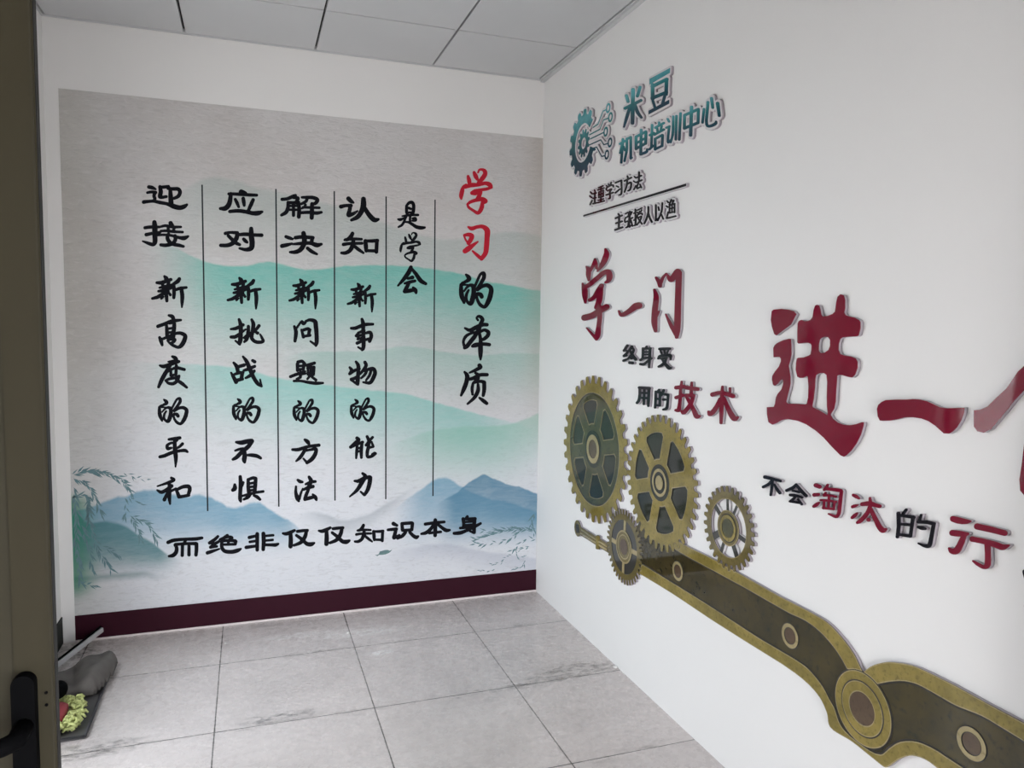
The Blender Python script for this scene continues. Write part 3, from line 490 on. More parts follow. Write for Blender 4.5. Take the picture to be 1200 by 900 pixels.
 '和':'-9610 3557|-66 353 -9 -5 -9 -9 -5 -21 5 -20 21 -20 -2 -2 -127 -55 -186 -70 -7 -5 -5 -8 -1 -9 3 -10 8 -8 9 -2 225 49 2 -3 -6 -55 -67 -45 -41 -22 -20 -8 -13 -2 -13 2 -74 33 -16 -6 -6 -9 -2 -9 6 -19 54 -58 24 -16 21 -8 13 -2 32 3 29 10 39 22 -79 -157 -4 -16 2 -20 10 -18 15 -12 19 -5 18 5 10 8 8 10 29 72 11 -74 25 -96 9 -13 14 -5 15 7 8 15 15 292 77 37 42 -159 14 -32 12 -11 16 -4 70 7 116 17 54 10 13 8 12 20 1 14 -4 15 28 74 7 26 3 29 -1 32 -4 22 -7 19 -12 21 -18 18 -22 11 -37 8 -53 -2 -50 -10 -51 -19 -82 -45 -17 12 -15 1 -91 -43 -1 17 39 31 8 17 2 19 -4 19 -10 15 -20 13 -21 2 -1 14 64 28 20 15 9 10 8 16 3 19 -2 12 -7 17 -18 21 -56 31 -10 3|266 40 37 -6 5 -16 -3 -34 -23 -86 -60 -11 -79 -6 -44 111 1 2 97 40 36 5',
 '挑':'-7865 7474|-196 344 -18 -13 -7 -21 16 -92 5 -55 -85 -39 -109 -33 -12 -11 -4 -16 5 -16 12 -10 73 -4 45 2 27 5 48 19 -2 -78 -47 -34 -48 -27 -25 -5 -61 -5 -16 -6 -12 -14 -6 -16 2 -20 9 -14 10 -8 12 -4 65 -7 25 1 30 8 32 17 16 12 -6 -92 -43 32 -11 3 -11 -2 -10 -7 -5 -10 0 -12 7 -15 93 -93 17 -9 11 0 12 4 8 8 6 9 4 15 17 31 14 39 7 39 3 36 2 2 7 -11 9 -8 20 -7 -31 -44 -4 -12 2 -14 5 -10 9 -8 12 -4 11 1 44 28 30 27 10 15 14 27 18 57 5 -33 8 -24 24 -39 17 -18 27 -23 39 -23 35 -12 23 -4 46 -2 53 6 26 6 35 19 16 17 6 15 3 22 -4 24 -9 22 -34 62 -45 68 -7 7 -12 3 -11 -4 -8 -8 -4 -15 32 -97 19 -48 -2 -3 -32 -4 -40 1 -27 4 -23 7 -21 12 -18 16 -14 19 -7 17 1 36 19 75 57 -40 12 -4 14 0 11 4 20 17 5 25 -2 12 -6 12 -13 12 -35 12 87 110 4 15 0 14 -4 13 -9 12 -14 9 -13 3 -14 -2 -14 -6 -12 -13 -51 -83 7 83 -4 34 -8 29 -20 38 -35 53 -9 6 -11 3 -12 -2 -11 -6 -12 -14 -3 -17 22 -82 3 -44 -6 -55 -20 -129 -5 152 -9 20 -16 12 -13 2 -14 -3 -12 -7 -8 -10 -6 -17 -6 -60 -13 6 -13 0 -56 -33 2 69 27 17 9 11 6 18 -2 20 -8 12 -13 10 -14 3 -16 -4 -22 52 -32 67 -17 13|-20 42 2 2 1 -4 -14 -99 -62 -61 -7 -12 -1 99',
 '问':'-6442 7473|115 369 -45 -6 -85 -39 -13 -12 -6 -19 -15 -5 -37 29 -15 2 -15 -5 -10 -11 -12 -4 -9 -8 -98 -142 -2 0 -15 29 -14 10 -21 0 -17 -13 -6 -11 -1 -13 21 -112 2 -57 -16 -208 5 -13 8 -10 11 -7 12 -4 13 1 11 5 10 8 7 11 29 129 12 85 -2 48 -6 30 -10 28 95 138 14 -21 20 -15 19 -5 23 2 23 13 16 15 23 31 6 22 60 18 29 -3 29 -9 22 -11 12 -10 5 -16 6 -91 13 -103 8 -99 2 -193 -2 -1 -96 57 -12 0 -11 -7 -7 -12 -1 -13 9 -16 121 -99 11 -18 13 -7 13 -1 10 4 9 7 29 48 15 37 6 37 3 73 -7 217 -14 178 -4 28 -11 35 -16 24 -10 11 -23 16 -30 13 -30 7|20 138 -30 -8 -84 -35 -13 5 -15 -1 -12 -8 -7 -11 -2 -18 35 -185 10 -19 19 -12 17 -2 15 3 14 9 11 15 132 20 16 10 9 16 3 17 -4 16 -9 12 -13 9 17 73 9 19 0 16 -4 13 -12 14 -32 23 -15 7 -23 5|28 49 9 0 -14 -90 -57 -13 -27 75',
 '战':'-7894 6481|-84 405 -9 -6 -7 -9 -4 -11 2 -12 54 -108 22 -56 -15 7 -17 0 -133 -41 -26 30 -66 55 -12 3 -13 -3 -11 -9 -7 -13 -2 -12 3 -11 34 -62 16 -37 13 -46 16 -74 -66 -35 -32 38 -13 7 -11 0 -11 -6 -6 -10 -2 -11 34 -111 61 -148 11 -14 14 -9 16 -4 17 3 14 7 11 11 8 14 4 19 111 32 15 8 10 14 5 16 -3 21 -11 18 16 100 7 9 4 11 0 14 -4 12 91 19 26 -66 -29 -28 -82 -60 -7 -11 -2 -11 3 -12 5 -9 13 -9 18 0 79 28 39 22 63 -116 34 -51 21 -26 22 -21 37 -24 66 -26 11 -1 11 4 13 15 2 18 -6 17 -37 161 -9 10 -13 3 -11 -4 -9 -11 -1 -11 8 -77 -42 58 -29 47 -30 61 -24 60 36 53 3 19 -5 16 -12 15 -20 7 -20 -4 -15 -14 -8 20 81 44 8 11 4 14 -1 14 -4 12 -15 16 -22 5 -83 -31 -44 107 -34 56 -20 23 -72 71 -12 6|141 317 -18 -11 -10 -18 -1 -20 9 -18 60 -47 22 -3 20 8 12 13 7 19 -1 18 -9 18 -10 10 -55 29 -13 3|-8 153 18 -53 -94 -46 -11 -16 -1 -22 -62 3 -4 66 126 36 16 11|-152 -68 -13 -86 -70 -15 -35 65 1 2 64 21',
 '题':'-6435 6451|-143 329 -79 -19 -16 -9 -13 -17 -4 -15 2 -17 -9 -11 -6 -13 -2 -12 4 -175 4 -12 10 -12 11 -7 18 -5 -79 -27 -112 -47 -13 -9 -9 -15 -2 -22 8 -19 16 -13 18 -3 204 77 -3 -32 -68 -36 -11 -16 -1 -13 2 -12 -2 -2 -44 0 -11 -4 -8 -8 -7 -12 -2 -12 3 -12 6 -10 11 -9 12 -3 114 2 56 -4 59 -12 136 -36 102 -17 68 -8 38 -1 55 4 100 15 15 7 9 14 1 17 -6 15 -14 10 -169 10 -2 2 17 13 6 14 0 17 -5 15 -9 9 -88 67 16 4 12 7 9 10 6 13 17 203 -3 12 -7 11 -18 15 -19 3 -38 -8 -5 2 76 29 12 9 9 14 4 15 -3 15 -8 15 -18 12 -22 1 -195 -59 -2 17 -7 15 -50 53 -16 12 -18 8 -24 4|-132 244 10 0 16 -19 -2 -20 -71 -4 1 28|131 168 6 0|-27 149 27 -10 -9 -14 -3 -12 3 -17 9 -15 -2 -93 -12 13 7 19 -1 12 -5 10 -14 13 -19 2|-139 133 21 0 -3 -13 -61 -5 2 16|69 78 3 1 0 -3 -3 -72|-121 48 4 -1 6 -9 -6 -2 -6 9|-187 34 -1 -17 -17 -5 11 10|-3 -48 3 -2 2 -18 7 -12 10 -7 16 -5 -44 -68 -1 -20 11 -17 19 -7 19 7 55 67 117 -103 -47 2 -99 12 -169 29 -80 7 50 25 11 11 11 34 2 36 89 16 9 4|129 -71 3 -3 -3 1',
 '不':'-7910 4465|71 316 -70 -6 -144 -32 -111 -4 -10 -4 -9 -8 -6 -13 -1 -13 4 -13 9 -11 62 -28 42 -14 31 -5 34 0 35 5 84 20 -28 -36 -59 -54 -22 6 -65 -6 -35 -7 -53 -19 -46 -22 -8 -6 -7 -15 2 -15 8 -13 14 -7 120 27 -125 -133 -75 -61 -7 -12 -1 -15 5 -15 9 -12 14 -6 15 0 56 15 37 17 30 22 26 24 67 72 -3 -38 -12 -65 -1 -26 3 -26 7 -22 10 -18 26 -30 14 -9 12 -1 12 3 10 8 7 12 18 91 8 70 210 -47 33 -12 76 -40 18 1 17 11 7 13 2 13 -3 14 -6 12 -57 52 -39 25 -53 18 -80 13 -51 1 -77 -11 -11 70 58 48 45 48 79 122 7 19 0 20 -5 17 -8 14 -18 17 -24 10',
 '惧':'-7897 3507|-183 358 -15 -5 -11 -8 -8 -14 -3 -14 0 -174 -18 -360 1 -33 6 -32 8 -21 14 -22 18 -23 12 -8 16 1 13 10 4 11 5 37 4 81 84 13 -67 -44 -10 -13 -3 -16 6 -17 13 -11 17 -3 84 25 27 13 20 13 18 19 14 20 22 41 24 7 3 -2 -3 -11 1 -15 12 -18 53 -40 92 -77 20 -6 18 7 12 16 3 12 -2 12 -6 13 -39 55 -29 29 -19 13 -20 9 -40 12 18 6 46 6 145 13 10 5 9 9 5 12 1 14 -3 12 -8 11 -11 8 -11 3 -157 -11 16 137 9 166 -4 26 -7 17 -9 10 -13 8 -44 15 -33 4 -47 -11 -64 -27 -20 -2 -15 -11 -7 -10 -3 -14 -7 -153 2 -86 8 -102 3 -14 -111 -30 -3 1 2 52 13 139 16 20 29 83 2 17 -5 16 -11 12 -15 7 -15 -1 -19 132 -7 12 -9 9 -13 6|113 219 17 1 15 -5 -7 -42 -86 -10 -1 38 1 2|-316 153 -16 -6 -9 -12 -21 -85 -32 -44 -7 -15 0 -19 6 -17 13 -13 15 -7 17 0 53 18 22 18 11 16 6 16 4 26 -2 26 -23 75 -7 11 -9 7 -10 5|120 100 11 -1 -3 -22 -75 -4 -1 2 0 17|109 5 14 0 -2 -18 -64 -2 0 17|106 -85 12 1 0 -5 -29 -7 -23 9',
 '方':'-6464 4398|-37 343 -13 -7 -10 -13 -3 -15 4 -16 56 -74 53 -51 -54 -11 -132 -37 -71 -16 -46 -4 -91 -1 -12 -6 -9 -8 -6 -13 -1 -14 9 -20 16 -12 97 -18 60 0 40 7 66 20 -20 -37 -40 -61 -62 -84 -63 -80 -4 -13 3 -13 10 -11 12 -5 14 3 74 43 42 34 20 22 32 44 65 111 91 13 116 11 -10 -38 -16 -37 -39 -64 -50 -58 -67 -56 -75 80 -10 4 -11 -1 -9 -4 -7 -8 -3 -13 3 -14 68 -99 2 -14 7 -13 17 -15 21 -4 13 4 71 37 49 30 27 23 41 49 33 53 15 31 17 53 12 54 1 31 -6 34 -18 28 -11 8 -15 7 78 6 13 4 11 8 8 11 4 13 1 14 -5 15 -10 14 -13 9 -15 4 -220 -21 4 22 -11 50 -9 23 -15 20 -20 18 -21 12 -56 21|147 92 17 -1 -25 -7 -103 -21 7 13 58 11',
 '法':'-6472 3415|73 346 -11 -4 -10 -8 -6 -11 -3 -14 3 -16 25 -66 0 -27 -92 -49 -9 -9 -5 -13 0 -11 4 -11 7 -10 9 -6 17 -2 30 9 2 -2 -9 -24 -88 -49 -8 7 -9 4 -11 -1 -8 -6 -51 -105 -33 -81 -20 46 -12 42 -4 40 -1 106 -2 11 -10 14 -16 6 -17 -4 -10 -13 -21 -140 3 -87 9 -64 10 -36 9 -26 12 -21 25 -29 36 -31 13 -2 11 3 9 6 6 11 3 11 -2 22 12 11 5 11 30 122 30 97 20 -1 60 17 3 -1 -53 -118 -27 -95 0 -32 5 -14 9 -12 19 -11 21 -2 129 24 85 23 43 -57 11 -8 13 -4 13 2 10 7 7 11 3 61 -4 23 -9 23 -17 24 -18 17 -66 44 -11 3 -11 -1 -9 -5 -6 -8 -4 -18 10 -25 -2 -2 -61 -8 -45 -10 -3 2 62 166 3 25 90 18 16 11 9 15 3 14 -1 15 -5 14 -9 12 -10 8 -13 5 -32 -1 15 35 87 10 15 12 7 20 -5 23 -17 16 -13 4 -61 3 -8 27 -13 24 -49 61 -17 12|-210 278 -13 -5 -9 -10 -4 -15 1 -13 5 -12 22 -30 24 -25 22 -13 34 -7 49 4 10 4 7 6 6 11 1 14 -4 13 -9 11 -121 64 -11 4',
 '事':'-5019 7436|-15 439 -11 -5 -9 -9 -6 -11 -2 -11 15 -121 -133 -61 -31 -11 -103 -12 -10 -6 -8 -9 -5 -11 -1 -11 6 -20 17 -14 58 -10 41 -3 27 2 40 11 105 46 1 -56 -67 -31 -13 -3 -22 -15 -11 -20 -50 -62 -5 -11 -2 -13 4 -16 11 -14 45 -21 -12 -16 -4 -16 4 -18 11 -12 11 -5 13 -1 63 15 -107 -47 -10 -10 -6 -11 -2 -25 6 -15 9 -12 16 -8 15 -2 16 3 93 46 2 -2 -3 -114 -81 36 -11 -1 -11 -7 -7 -11 -1 -11 3 -11 7 -8 89 -66 13 -18 20 -6 11 3 22 12 21 16 14 20 12 30 8 40 4 41 2 103 51 14 5 -29 7 -12 10 -9 14 -6 13 -2 13 2 14 6 10 10 8 12 40 101 9 36 2 27 -1 22 -11 45 -9 20 -12 18 -24 20 -16 6 -32 3 -27 -4 -80 -28 10 15 4 15 -3 18 -10 16 6 76 49 8 154 14 11 6 9 8 6 12 2 13 -3 14 -7 11 -11 8 -11 3 -157 3 -49 -4 -13 36 -37 78 -9 9 -11 5 -11 2|-29 32 7 0 0 -9 -49 -16 9 13|174 14 8 -2 7 -29 -1 -25 -8 -28 -87 -21 -8 84 2 7|-24 -55 5 0 -1 -5 -44 -12 -5 1',
 '会':'-3691 8907|-44 381 -21 -8 -15 -16 -51 -99 -48 -80 -115 -171 -112 -161 -4 -9 0 -11 5 -11 8 -7 16 -3 17 7 123 109 88 92 5 -10 9 -7 20 -4 139 19 13 6 13 11 8 11 5 14 2 14 -3 13 -13 23 -24 13 -13 2 -17 -2 -97 -46 53 74 20 35 19 42 70 -94 81 -130 26 -34 33 -32 28 -18 30 -15 101 -33 14 0 14 3 12 8 10 11 5 12 1 14 -3 13 -7 12 -84 55 -38 29 -43 48 -97 124 -124 124 0 25 -11 22 -20 14 -14 3|59 12 -106 -22 -55 -15 -113 -46 -12 -10 -6 -11 -2 -14 3 -11 8 -10 19 -8 38 4 -33 -52 -55 -113 -3 -16 2 -18 8 -15 10 -11 22 -11 23 -2 115 17 122 32 35 -49 9 -8 12 -5 11 0 12 5 10 8 7 14 9 48 -2 34 -7 23 -15 21 -21 18 -19 12 -46 25 -21 1 -15 -7 -10 -11 -5 -16 2 -16 -96 -16 22 41 39 92 132 41 11 6 10 10 5 11 2 14 -3 13 -6 11 -10 9 -12 4',
 '物':'-5005 6421|-182 335 -11 -5 -10 -9 -5 -12 -1 -13 3 -11 28 -55 8 -22 6 -33 1 -41 -49 -16 -31 -16 -7 15 -15 18 -59 47 -13 2 -14 -3 -11 -8 -6 -13 -1 -11 3 -11 32 -59 -9 -22 -18 -34 -13 -13 -5 -16 -1 -13 3 -11 7 -12 11 -9 12 -5 13 -1 29 10 18 14 69 46 44 26 7 3 0 -2 -8 -101 -22 -14 -33 -17 -82 -27 -13 -7 -10 -12 -4 -14 0 -25 5 -13 9 -9 161 -125 14 -5 13 0 15 -6 16 3 11 8 6 14 12 74 7 98 4 -12 9 -10 11 -4 14 0 9 4 60 47 40 35 21 26 24 43 21 60 31 8 2 -1 -11 -40 -21 -59 -24 -43 -59 -93 -1 -11 2 -11 5 -9 8 -7 -72 2 -9 -5 -6 -7 -4 -18 6 -14 11 -9 65 -22 67 -17 25 -4 24 0 39 12 29 20 21 24 22 30 45 87 31 75 11 54 0 32 -12 50 -14 29 -14 21 -23 23 -27 15 -31 6 -38 -3 -34 -8 -76 -27 19 36 8 29 -2 38 -7 23 -34 59 -20 14 -22 2 -15 -5 -12 -8 -8 -12 -4 -16 2 -20 24 -52 2 -7 -3 -11 -18 -34 -84 -124 3 43 11 16 3 16 -3 11 -9 14 -2 42 -11 43 -11 23 -14 20 -53 54 -16 9|256 57 6 -6 8 -24 1 -20 -3 -13 -57 -136 -24 -48 -12 -17 -13 -9 -22 -2 -35 3 80 89 32 48 20 52|48 27 -31 -52 -86 -96 1 57 11 12 20 10 59 61|-190 -176 2 -35 -34 24',
 '能':'-4997 4452|99 318 -13 -5 -12 -10 -6 -13 -2 -14 2 -12 40 -107 -63 -91 -6 -16 4 -19 13 -16 16 -6 21 2 -24 -97 -8 -51 -1 -45 3 -44 5 -26 9 -23 19 -25 12 -8 20 -8 34 -2 52 10 43 16 23 11 79 65 9 13 2 16 -5 17 -13 14 -15 7 -19 12 -22 3 -9 -3 -69 -41 -9 -13 0 -21 -2 -2 -41 -12 -11 -2 -2 2 2 74 23 93 106 27 14 10 7 13 1 12 -2 11 -49 126 -14 14 -20 6 62 69 6 13 1 14 -5 16 -11 12 -15 7 -15 0 -17 -7 -51 -50 -40 71 -17 11|-165 293 -16 -4 -11 -8 -9 -12 -4 -13 -1 -14 4 -14 20 -25 -60 -48 -100 -97 -16 -11 -11 -19 0 -23 7 -16 11 -13 15 -8 18 -1 13 3 109 51 -14 -114 -3 -57 1 -135 3 -14 11 -13 16 -5 15 4 11 10 4 11 25 147 26 5 2 -1 17 -150 7 -12 11 -10 14 -4 13 0 12 5 8 7 9 20 6 174 15 210 14 20 2 23 -6 14 -8 9 -11 7 -13 4 -16 -2 -60 -21 11 18 7 27 -2 19 -8 20 -17 20 -42 29 -14 6|198 101 25 -72 -32 -8|-79 66 -8 -50 -30 -7 -3 43|-101 -52 5 0 -3 -25 -22 -1 1 20',
 '力':'-5063 3448|44 334 -13 -6 -9 -9 -6 -12 -1 -14 8 -21 41 -48 -7 -16 -121 -59 -31 -9 -70 -2 -11 -5 -10 -10 -3 -14 1 -14 7 -12 12 -8 64 -25 23 -5 22 -1 18 4 1 -2 -50 -92 -41 -64 -54 -64 -121 -123 -3 -10 0 -9 5 -9 7 -6 11 -3 10 2 111 71 73 51 37 33 32 35 50 68 124 199 34 2 3 -2 -5 -60 -15 -82 -15 -62 -18 -54 -20 -44 -30 -51 -67 56 -12 6 -13 0 -12 -7 -7 -13 0 -14 6 -12 89 -104 16 -8 27 -3 15 5 12 9 64 79 31 49 16 34 23 65 25 101 7 53 7 97 -4 25 -7 14 -11 13 -37 22 -20 2 -59 -7 -16 34 -23 22 -65 40 -11 4',
 '而':'-9386 2107|382 251 -133 -7 -393 12 -94 -2 -68 -11 -99 -39 -11 -9 -7 -12 -4 -14 1 -15 6 -16 8 -11 12 -8 13 -4 16 1 90 35 52 10 90 6 95 1 6 -2 -11 -29 -173 -1 -14 -4 -19 -15 -10 -17 -1 -20 25 -55 4 -23 -3 -37 -11 -42 -21 -28 -34 -26 -23 -9 -52 -14 -9 -6 -7 -9 -3 -12 1 -13 4 -10 10 -11 12 -5 65 -10 20 0 30 7 18 9 20 15 27 27 15 21 11 22 9 27 8 49 0 33 -5 48 -10 29 65 1 -10 -258 7 -18 16 -15 18 -5 18 5 14 13 6 18 10 259 66 -1 5 -3 -6 -246 3 -16 7 -13 18 -14 20 -3 19 9 11 17 3 15 2 245 20 -2 68 -11 -1 -98 -11 -151 8 -21 16 -15 21 -5 18 5 13 11 7 17 16 121 3 53 1 116 -2 15 -6 14 -16 16 -28 13 -219 10 0 3 10 28 127 -13 82 -3 55 5 93 18 12 7 8 12 4 12 -1 15 -6 13 -9 11 -14 7',
 '绝':'-8488 2112|83 265 -17 -5 -88 -61 -84 -37 -12 -15 -2 -25 -10 -3 -83 -43 -7 4 37 26 17 15 61 75 3 18 -5 18 -11 13 -16 6 -12 0 -9 -5 -77 -65 -132 -84 -9 -14 -2 -15 2 -15 9 -16 8 -8 12 -6 48 -5 -43 -34 -10 -14 -2 -12 1 -15 8 -16 10 -10 9 -5 11 -2 154 16 12 4 9 9 5 13 0 12 -4 13 -7 9 -11 7 -27 3 85 56 9 9 -7 -85 0 -30 8 -41 -12 9 -12 2 -181 -29 -113 -28 -17 -13 -9 -22 2 -23 12 -21 17 -11 19 -3 94 27 74 28 116 47 9 9 5 14 17 -41 14 -21 16 -21 18 -17 37 -22 32 -13 35 -9 37 -6 65 -6 31 1 53 6 31 6 47 17 21 13 23 19 29 31 5 12 0 13 -4 10 -8 9 -11 5 -87 -9 -114 -25 -47 0 -60 7 -49 14 -23 15 -14 17 -17 40 -2 23 281 -17 14 3 9 6 12 16 18 72 0 16 -5 15 -25 32 -15 7 -57 12 8 17 -1 21 -9 20 -11 13 -14 10 -21 11 -51 7 -4 18 -9 14 -14 10|115 143 9 -1 -20 -10 -63 0 -2 2 5 3|-84 101 4 0 -2 -6|143 45 23 -1 34 -6 38 -10 0 -7 -3 -2 -91 4 -2 1|52 50 21 -1 -1 -23 -79 3 1 20 2 1',
 '非':'-7572 2109|24 255 -14 -5 -12 -11 -8 -14 -4 -17 5 -232 -9 -184 5 -20 11 -16 16 -11 18 -3 16 4 15 12 8 19 11 85 2 3 150 -18 65 -13 25 -2 21 2 21 7 14 8 37 30 9 16 -2 18 -10 16 -14 7 -65 -5 -37 0 -208 12 2 40 176 1 12 4 8 8 5 10 2 12 -3 12 -7 13 -9 8 -12 4 -171 -5 -2 56 192 0 12 5 9 10 4 12 -1 15 -12 20 -18 9 -190 -3 -2 36 -11 25 -11 11 -11 6 -14 4|-125 257 -16 -7 -12 -13 -7 -17 -2 -25 -160 -20 -18 -13 -9 -23 1 -17 8 -18 13 -12 18 -7 11 1 135 29 -1 -55 -143 -12 -16 -12 -6 -21 2 -12 7 -13 10 -8 11 -4 134 10 0 -55 -228 -7 -13 -6 -12 -10 -7 -14 -2 -15 3 -17 10 -17 13 -12 16 -5 221 22 1 -62 4 -18 8 -13 11 -10 12 -5 13 -2 15 3 13 8 9 13 4 16 8 423 -6 23 -14 18 -18 10',
 '仅':'-6665 2119|194 235 -88 2 -141 -8 -19 -8 -12 -16 -1 20 -8 16 -14 12 -19 3 -201 -63 -31 -4 -58 3 -16 -9 -6 -10 -2 -9 7 -21 7 -7 51 -31 21 -8 23 -4 26 0 36 8 -1 -117 -10 -178 6 -25 15 -21 12 -9 14 -6 14 -2 14 2 16 9 12 11 7 14 5 22 14 -13 19 -4 101 21 67 20 31 17 23 18 3 0 44 -49 28 -23 43 -22 48 -13 23 -2 22 2 28 8 23 14 44 41 8 15 0 15 -7 15 -12 10 -14 3 -74 -2 -57 4 -19 4 -24 13 -42 44 33 60 11 31 9 34 13 89 18 16 6 20 -5 23 -15 16 -16 7|-69 200 0 -20 6 -15 11 -14 16 -8 12 -2 158 8 7 0 1 -3 -20 -73 -21 -43 -8 -12 -131 101 -12 4 -12 -1 -11 -3 -9 -7 -7 -12 -4 -15 3 -15 6 -13 123 -114 -14 -14 -39 -24 -118 -46 -12 -7 4 120 -4 68 -9 100 73 45',
 '识':'-3918 2106|234 247 -273 -2 -17 -5 -13 -10 -8 -13 -2 -15 11 -175 10 -34 12 -15 20 -11 32 -1 3 -3 -47 -51 -32 -27 -4 15 -6 10 -10 8 -10 3 -12 -1 -67 -27 31 138 7 14 3 12 -1 15 -7 16 -11 11 -13 8 -17 3 -74 -4 -164 -12 -13 -6 -11 -12 -4 -14 2 -18 12 -19 10 -7 12 -4 159 -2 -15 -66 -29 -83 -4 -27 3 -18 10 -23 12 -13 16 -9 17 -4 25 2 34 18 8 -15 8 -9 12 -5 12 -1 104 28 29 11 27 15 20 16 35 38 42 58 4 18 -3 20 34 -1 2 -2 -3 -12 0 -13 7 -20 66 -82 35 -37 46 -38 25 -16 30 -11 20 -2 15 2 18 7 15 11 28 39 5 19 -6 20 -10 10 -13 6 -13 1 -35 -6 -35 17 -41 30 -70 74 23 1 11 3 12 9 7 12 6 23 19 171 -5 23 -13 18 -28 22 -12 4|-278 270 -15 -5 -12 -9 -9 -11 -5 -12 -2 -15 2 -15 6 -15 10 -14 15 -11 111 -43 20 0 17 10 8 14 2 15 -4 15 -9 13 -98 76 -17 6|197 149 5 0 -5 -100 -166 3 -13 99',
 '本隶':'-3009 2118|-28 269 -21 -10 -13 -16 -5 -17 -1 -38 -3 -1 -231 -17 -14 -4 -12 -9 -10 -21 2 -24 12 -20 21 -12 16 -3 166 12 1 -3 -34 -43 -35 -38 -37 -32 -38 -27 -58 -29 -93 -24 -12 -6 -8 -12 -3 -14 3 -14 11 -14 19 -9 93 -5 27 2 26 6 43 18 16 -15 18 -7 111 2 1 -46 6 -15 8 -13 15 -12 17 -7 17 -1 17 4 16 11 11 17 6 65 114 3 20 11 9 20 0 15 -6 15 -11 11 -12 7 -15 3 -97 -1 2 128 2 2 161 -147 24 -20 30 -17 30 -11 34 -2 42 8 46 16 13 8 7 14 1 15 -6 15 -10 10 -15 6 -71 11 -30 12 -37 22 -51 36 -101 82 132 4 15 4 14 12 7 18 -3 19 -12 18 -12 8 -15 4 -196 3 -3 2 -3 36 -13 23 -11 9 -15 7 -14 3|-73 -26 1 2 2 -4 0 -63 -63 -2 41 42',
 '身':'-2098 2128|-11 282 -12 -3 -13 -8 -44 -55 -7 0 -23 14 -20 4 -22 -6 -18 -16 -6 -14 -2 -14 20 -128 2 -32 -4 -55 -2 -3 -52 -1 -12 -3 -15 -12 -7 -19 2 -14 7 -13 11 -10 12 -6 173 -4 -101 -25 -76 -14 -57 -6 -111 -3 -12 -3 -11 -5 -9 -9 -8 -22 4 -24 17 -21 22 -10 89 -9 64 -2 38 3 42 8 42 13 146 57 17 -19 121 -69 23 -6 17 1 18 6 12 12 7 11 3 15 1 135 73 36 87 50 8 9 3 9 1 13 -3 12 -9 13 -10 8 -13 5 -13 0 -120 -46 7 120 8 14 2 15 -3 20 -12 18 -17 12 -20 5 -185 3 3 25 -9 22 -19 16|-64 129 120 -8 -120 0|129 49 15 -1 -1 -12 -2 -1 -199 0 -2 4 1 14|138 -150 2 1 2 -3 1 -25 -37 15',
 '学大':'-3737 8463|-422 1070 27 -5 13 -11 0 -75 7 -24 13 -18 178 -198 46 -44 72 -61 3 3 0 29 3 8 -2 10 7 41 10 25 13 21 33 41 28 26 17 28 17 10 29 8 40 1 29 -10 108 -125 85 -84 35 20 40 16 126 35 35 3 29 -7 8 -7 0 -9 -31 -56 -7 -24 3 -77 -2 -27 -7 -30 -13 -26 -31 -43 -29 -31 -27 -35 -17 -9 -25 -6 -25 -2 -24 2 -21 7 -11 10 -7 29 -7 10 -1 10 -14 30 -28 120 -120 69 -32 22 -27 23 -79 -67 -33 -11 -40 -2 28 -24 2 -12 -7 -9 -14 -7 -38 -6 -28 4 -198 67 -96 40 -72 38 -64 43 -26 21 -42 42 -39 50 -13 26 -5 31 9 36 18 25 27 24 106 68 27 8|-541 579 66 -2 58 -6 94 -14 71 -15 64 -18 245 -82 309 -97 118 -32 137 -34 26 9 93 47 41 6 36 -6 13 -8 4 -9 -4 -10 3 -11 -3 -8 3 -11 -3 -11 2 -10 -2 -11 0 -34 -18 -109 -17 -60 -12 -30 -37 -63 -13 -13 -6 -13 -15 -15 -6 -13 -12 -11 -31 -45 -18 -11 -25 -7 -27 -3 -30 2 -25 7 -16 13 -13 37 -10 16 -2 13 -9 12 -3 15 -8 12 -2 17 -8 16 -5 59 4 62 9 36 14 30 16 22 -174 29 -129 31 -315 103 -234 83 -89 21 -67 7 -13 -1 -4 -44 -10 -46 0 -28 3 -8 7 -5 92 -35 5 -6 1 -8 -8 -12 -21 -11 -32 -5 -124 3 -43 5 -35 7 -44 16 -33 17 -29 22 -21 23 -16 26 -6 27 2 25 11 30 15 24 28 31 30 21 56 27 36 10 49 8|-261 268 42 -4 34 -9 103 -58 96 -63 134 -106 34 -23 37 -19 51 -17 154 -33 25 -12 12 -14 1 -10 -5 -11 -11 -11 -16 -8 -44 -13 -54 -2 -134 21 -86 16 -51 15 -93 35 16 -56 18 -40 24 -38 58 -75 6 -14 -7 -19 -19 -15 -34 -14 -39 -7 132 -39 128 -30 121 -17 308 -27 41 -7 35 -10 29 -15 19 -17 7 -17 -1 -17 -10 -15 -17 -15 -28 -14 -31 -10 -36 -8 -76 -5 -262 27 -160 21 -90 15 -85 19 -111 31 -4 -2 5 -84 30 -134 24 -76 44 -91 20 -54 431 171 25 4 25 -1 21 -8 8 -11 -2 -6 -8 -6 -274 -144 -261 -132 -30 -8 -37 -2 -33 6 -78 41 -28 17 -29 23 -21 22 -18 33 -10 41 -5 127 -43 224 -3 46 4 74 -321 77 -40 19 -13 14 -6 14 1 11 5 12 22 22 41 19 49 11 49 3 44 -3 197 -42 4 0 25 19 31 13 -32 33 -32 44 -14 28 -18 45 -14 56 -4 33 -5 128 3 14 -29 33 -6 16 2 12 8 12 33 21 47 15',
 '一小':'-5417 8097|-367 152 99 -7 86 -15 60 -20 178 -82 44 -17 116 -38 106 -29 44 -6 75 44 29 16 17 5 24 1 19 -4 13 -7 4 -11 -17 -25 -18 -34 -16 -23 -28 -23 -36 -15 -35 -9 -68 -6 -100 8 -70 14 -241 61 -219 67 -41 8 -117 11 -50 16 -25 18 -12 21 3 21 17 22 30 18 37 13 44 7',
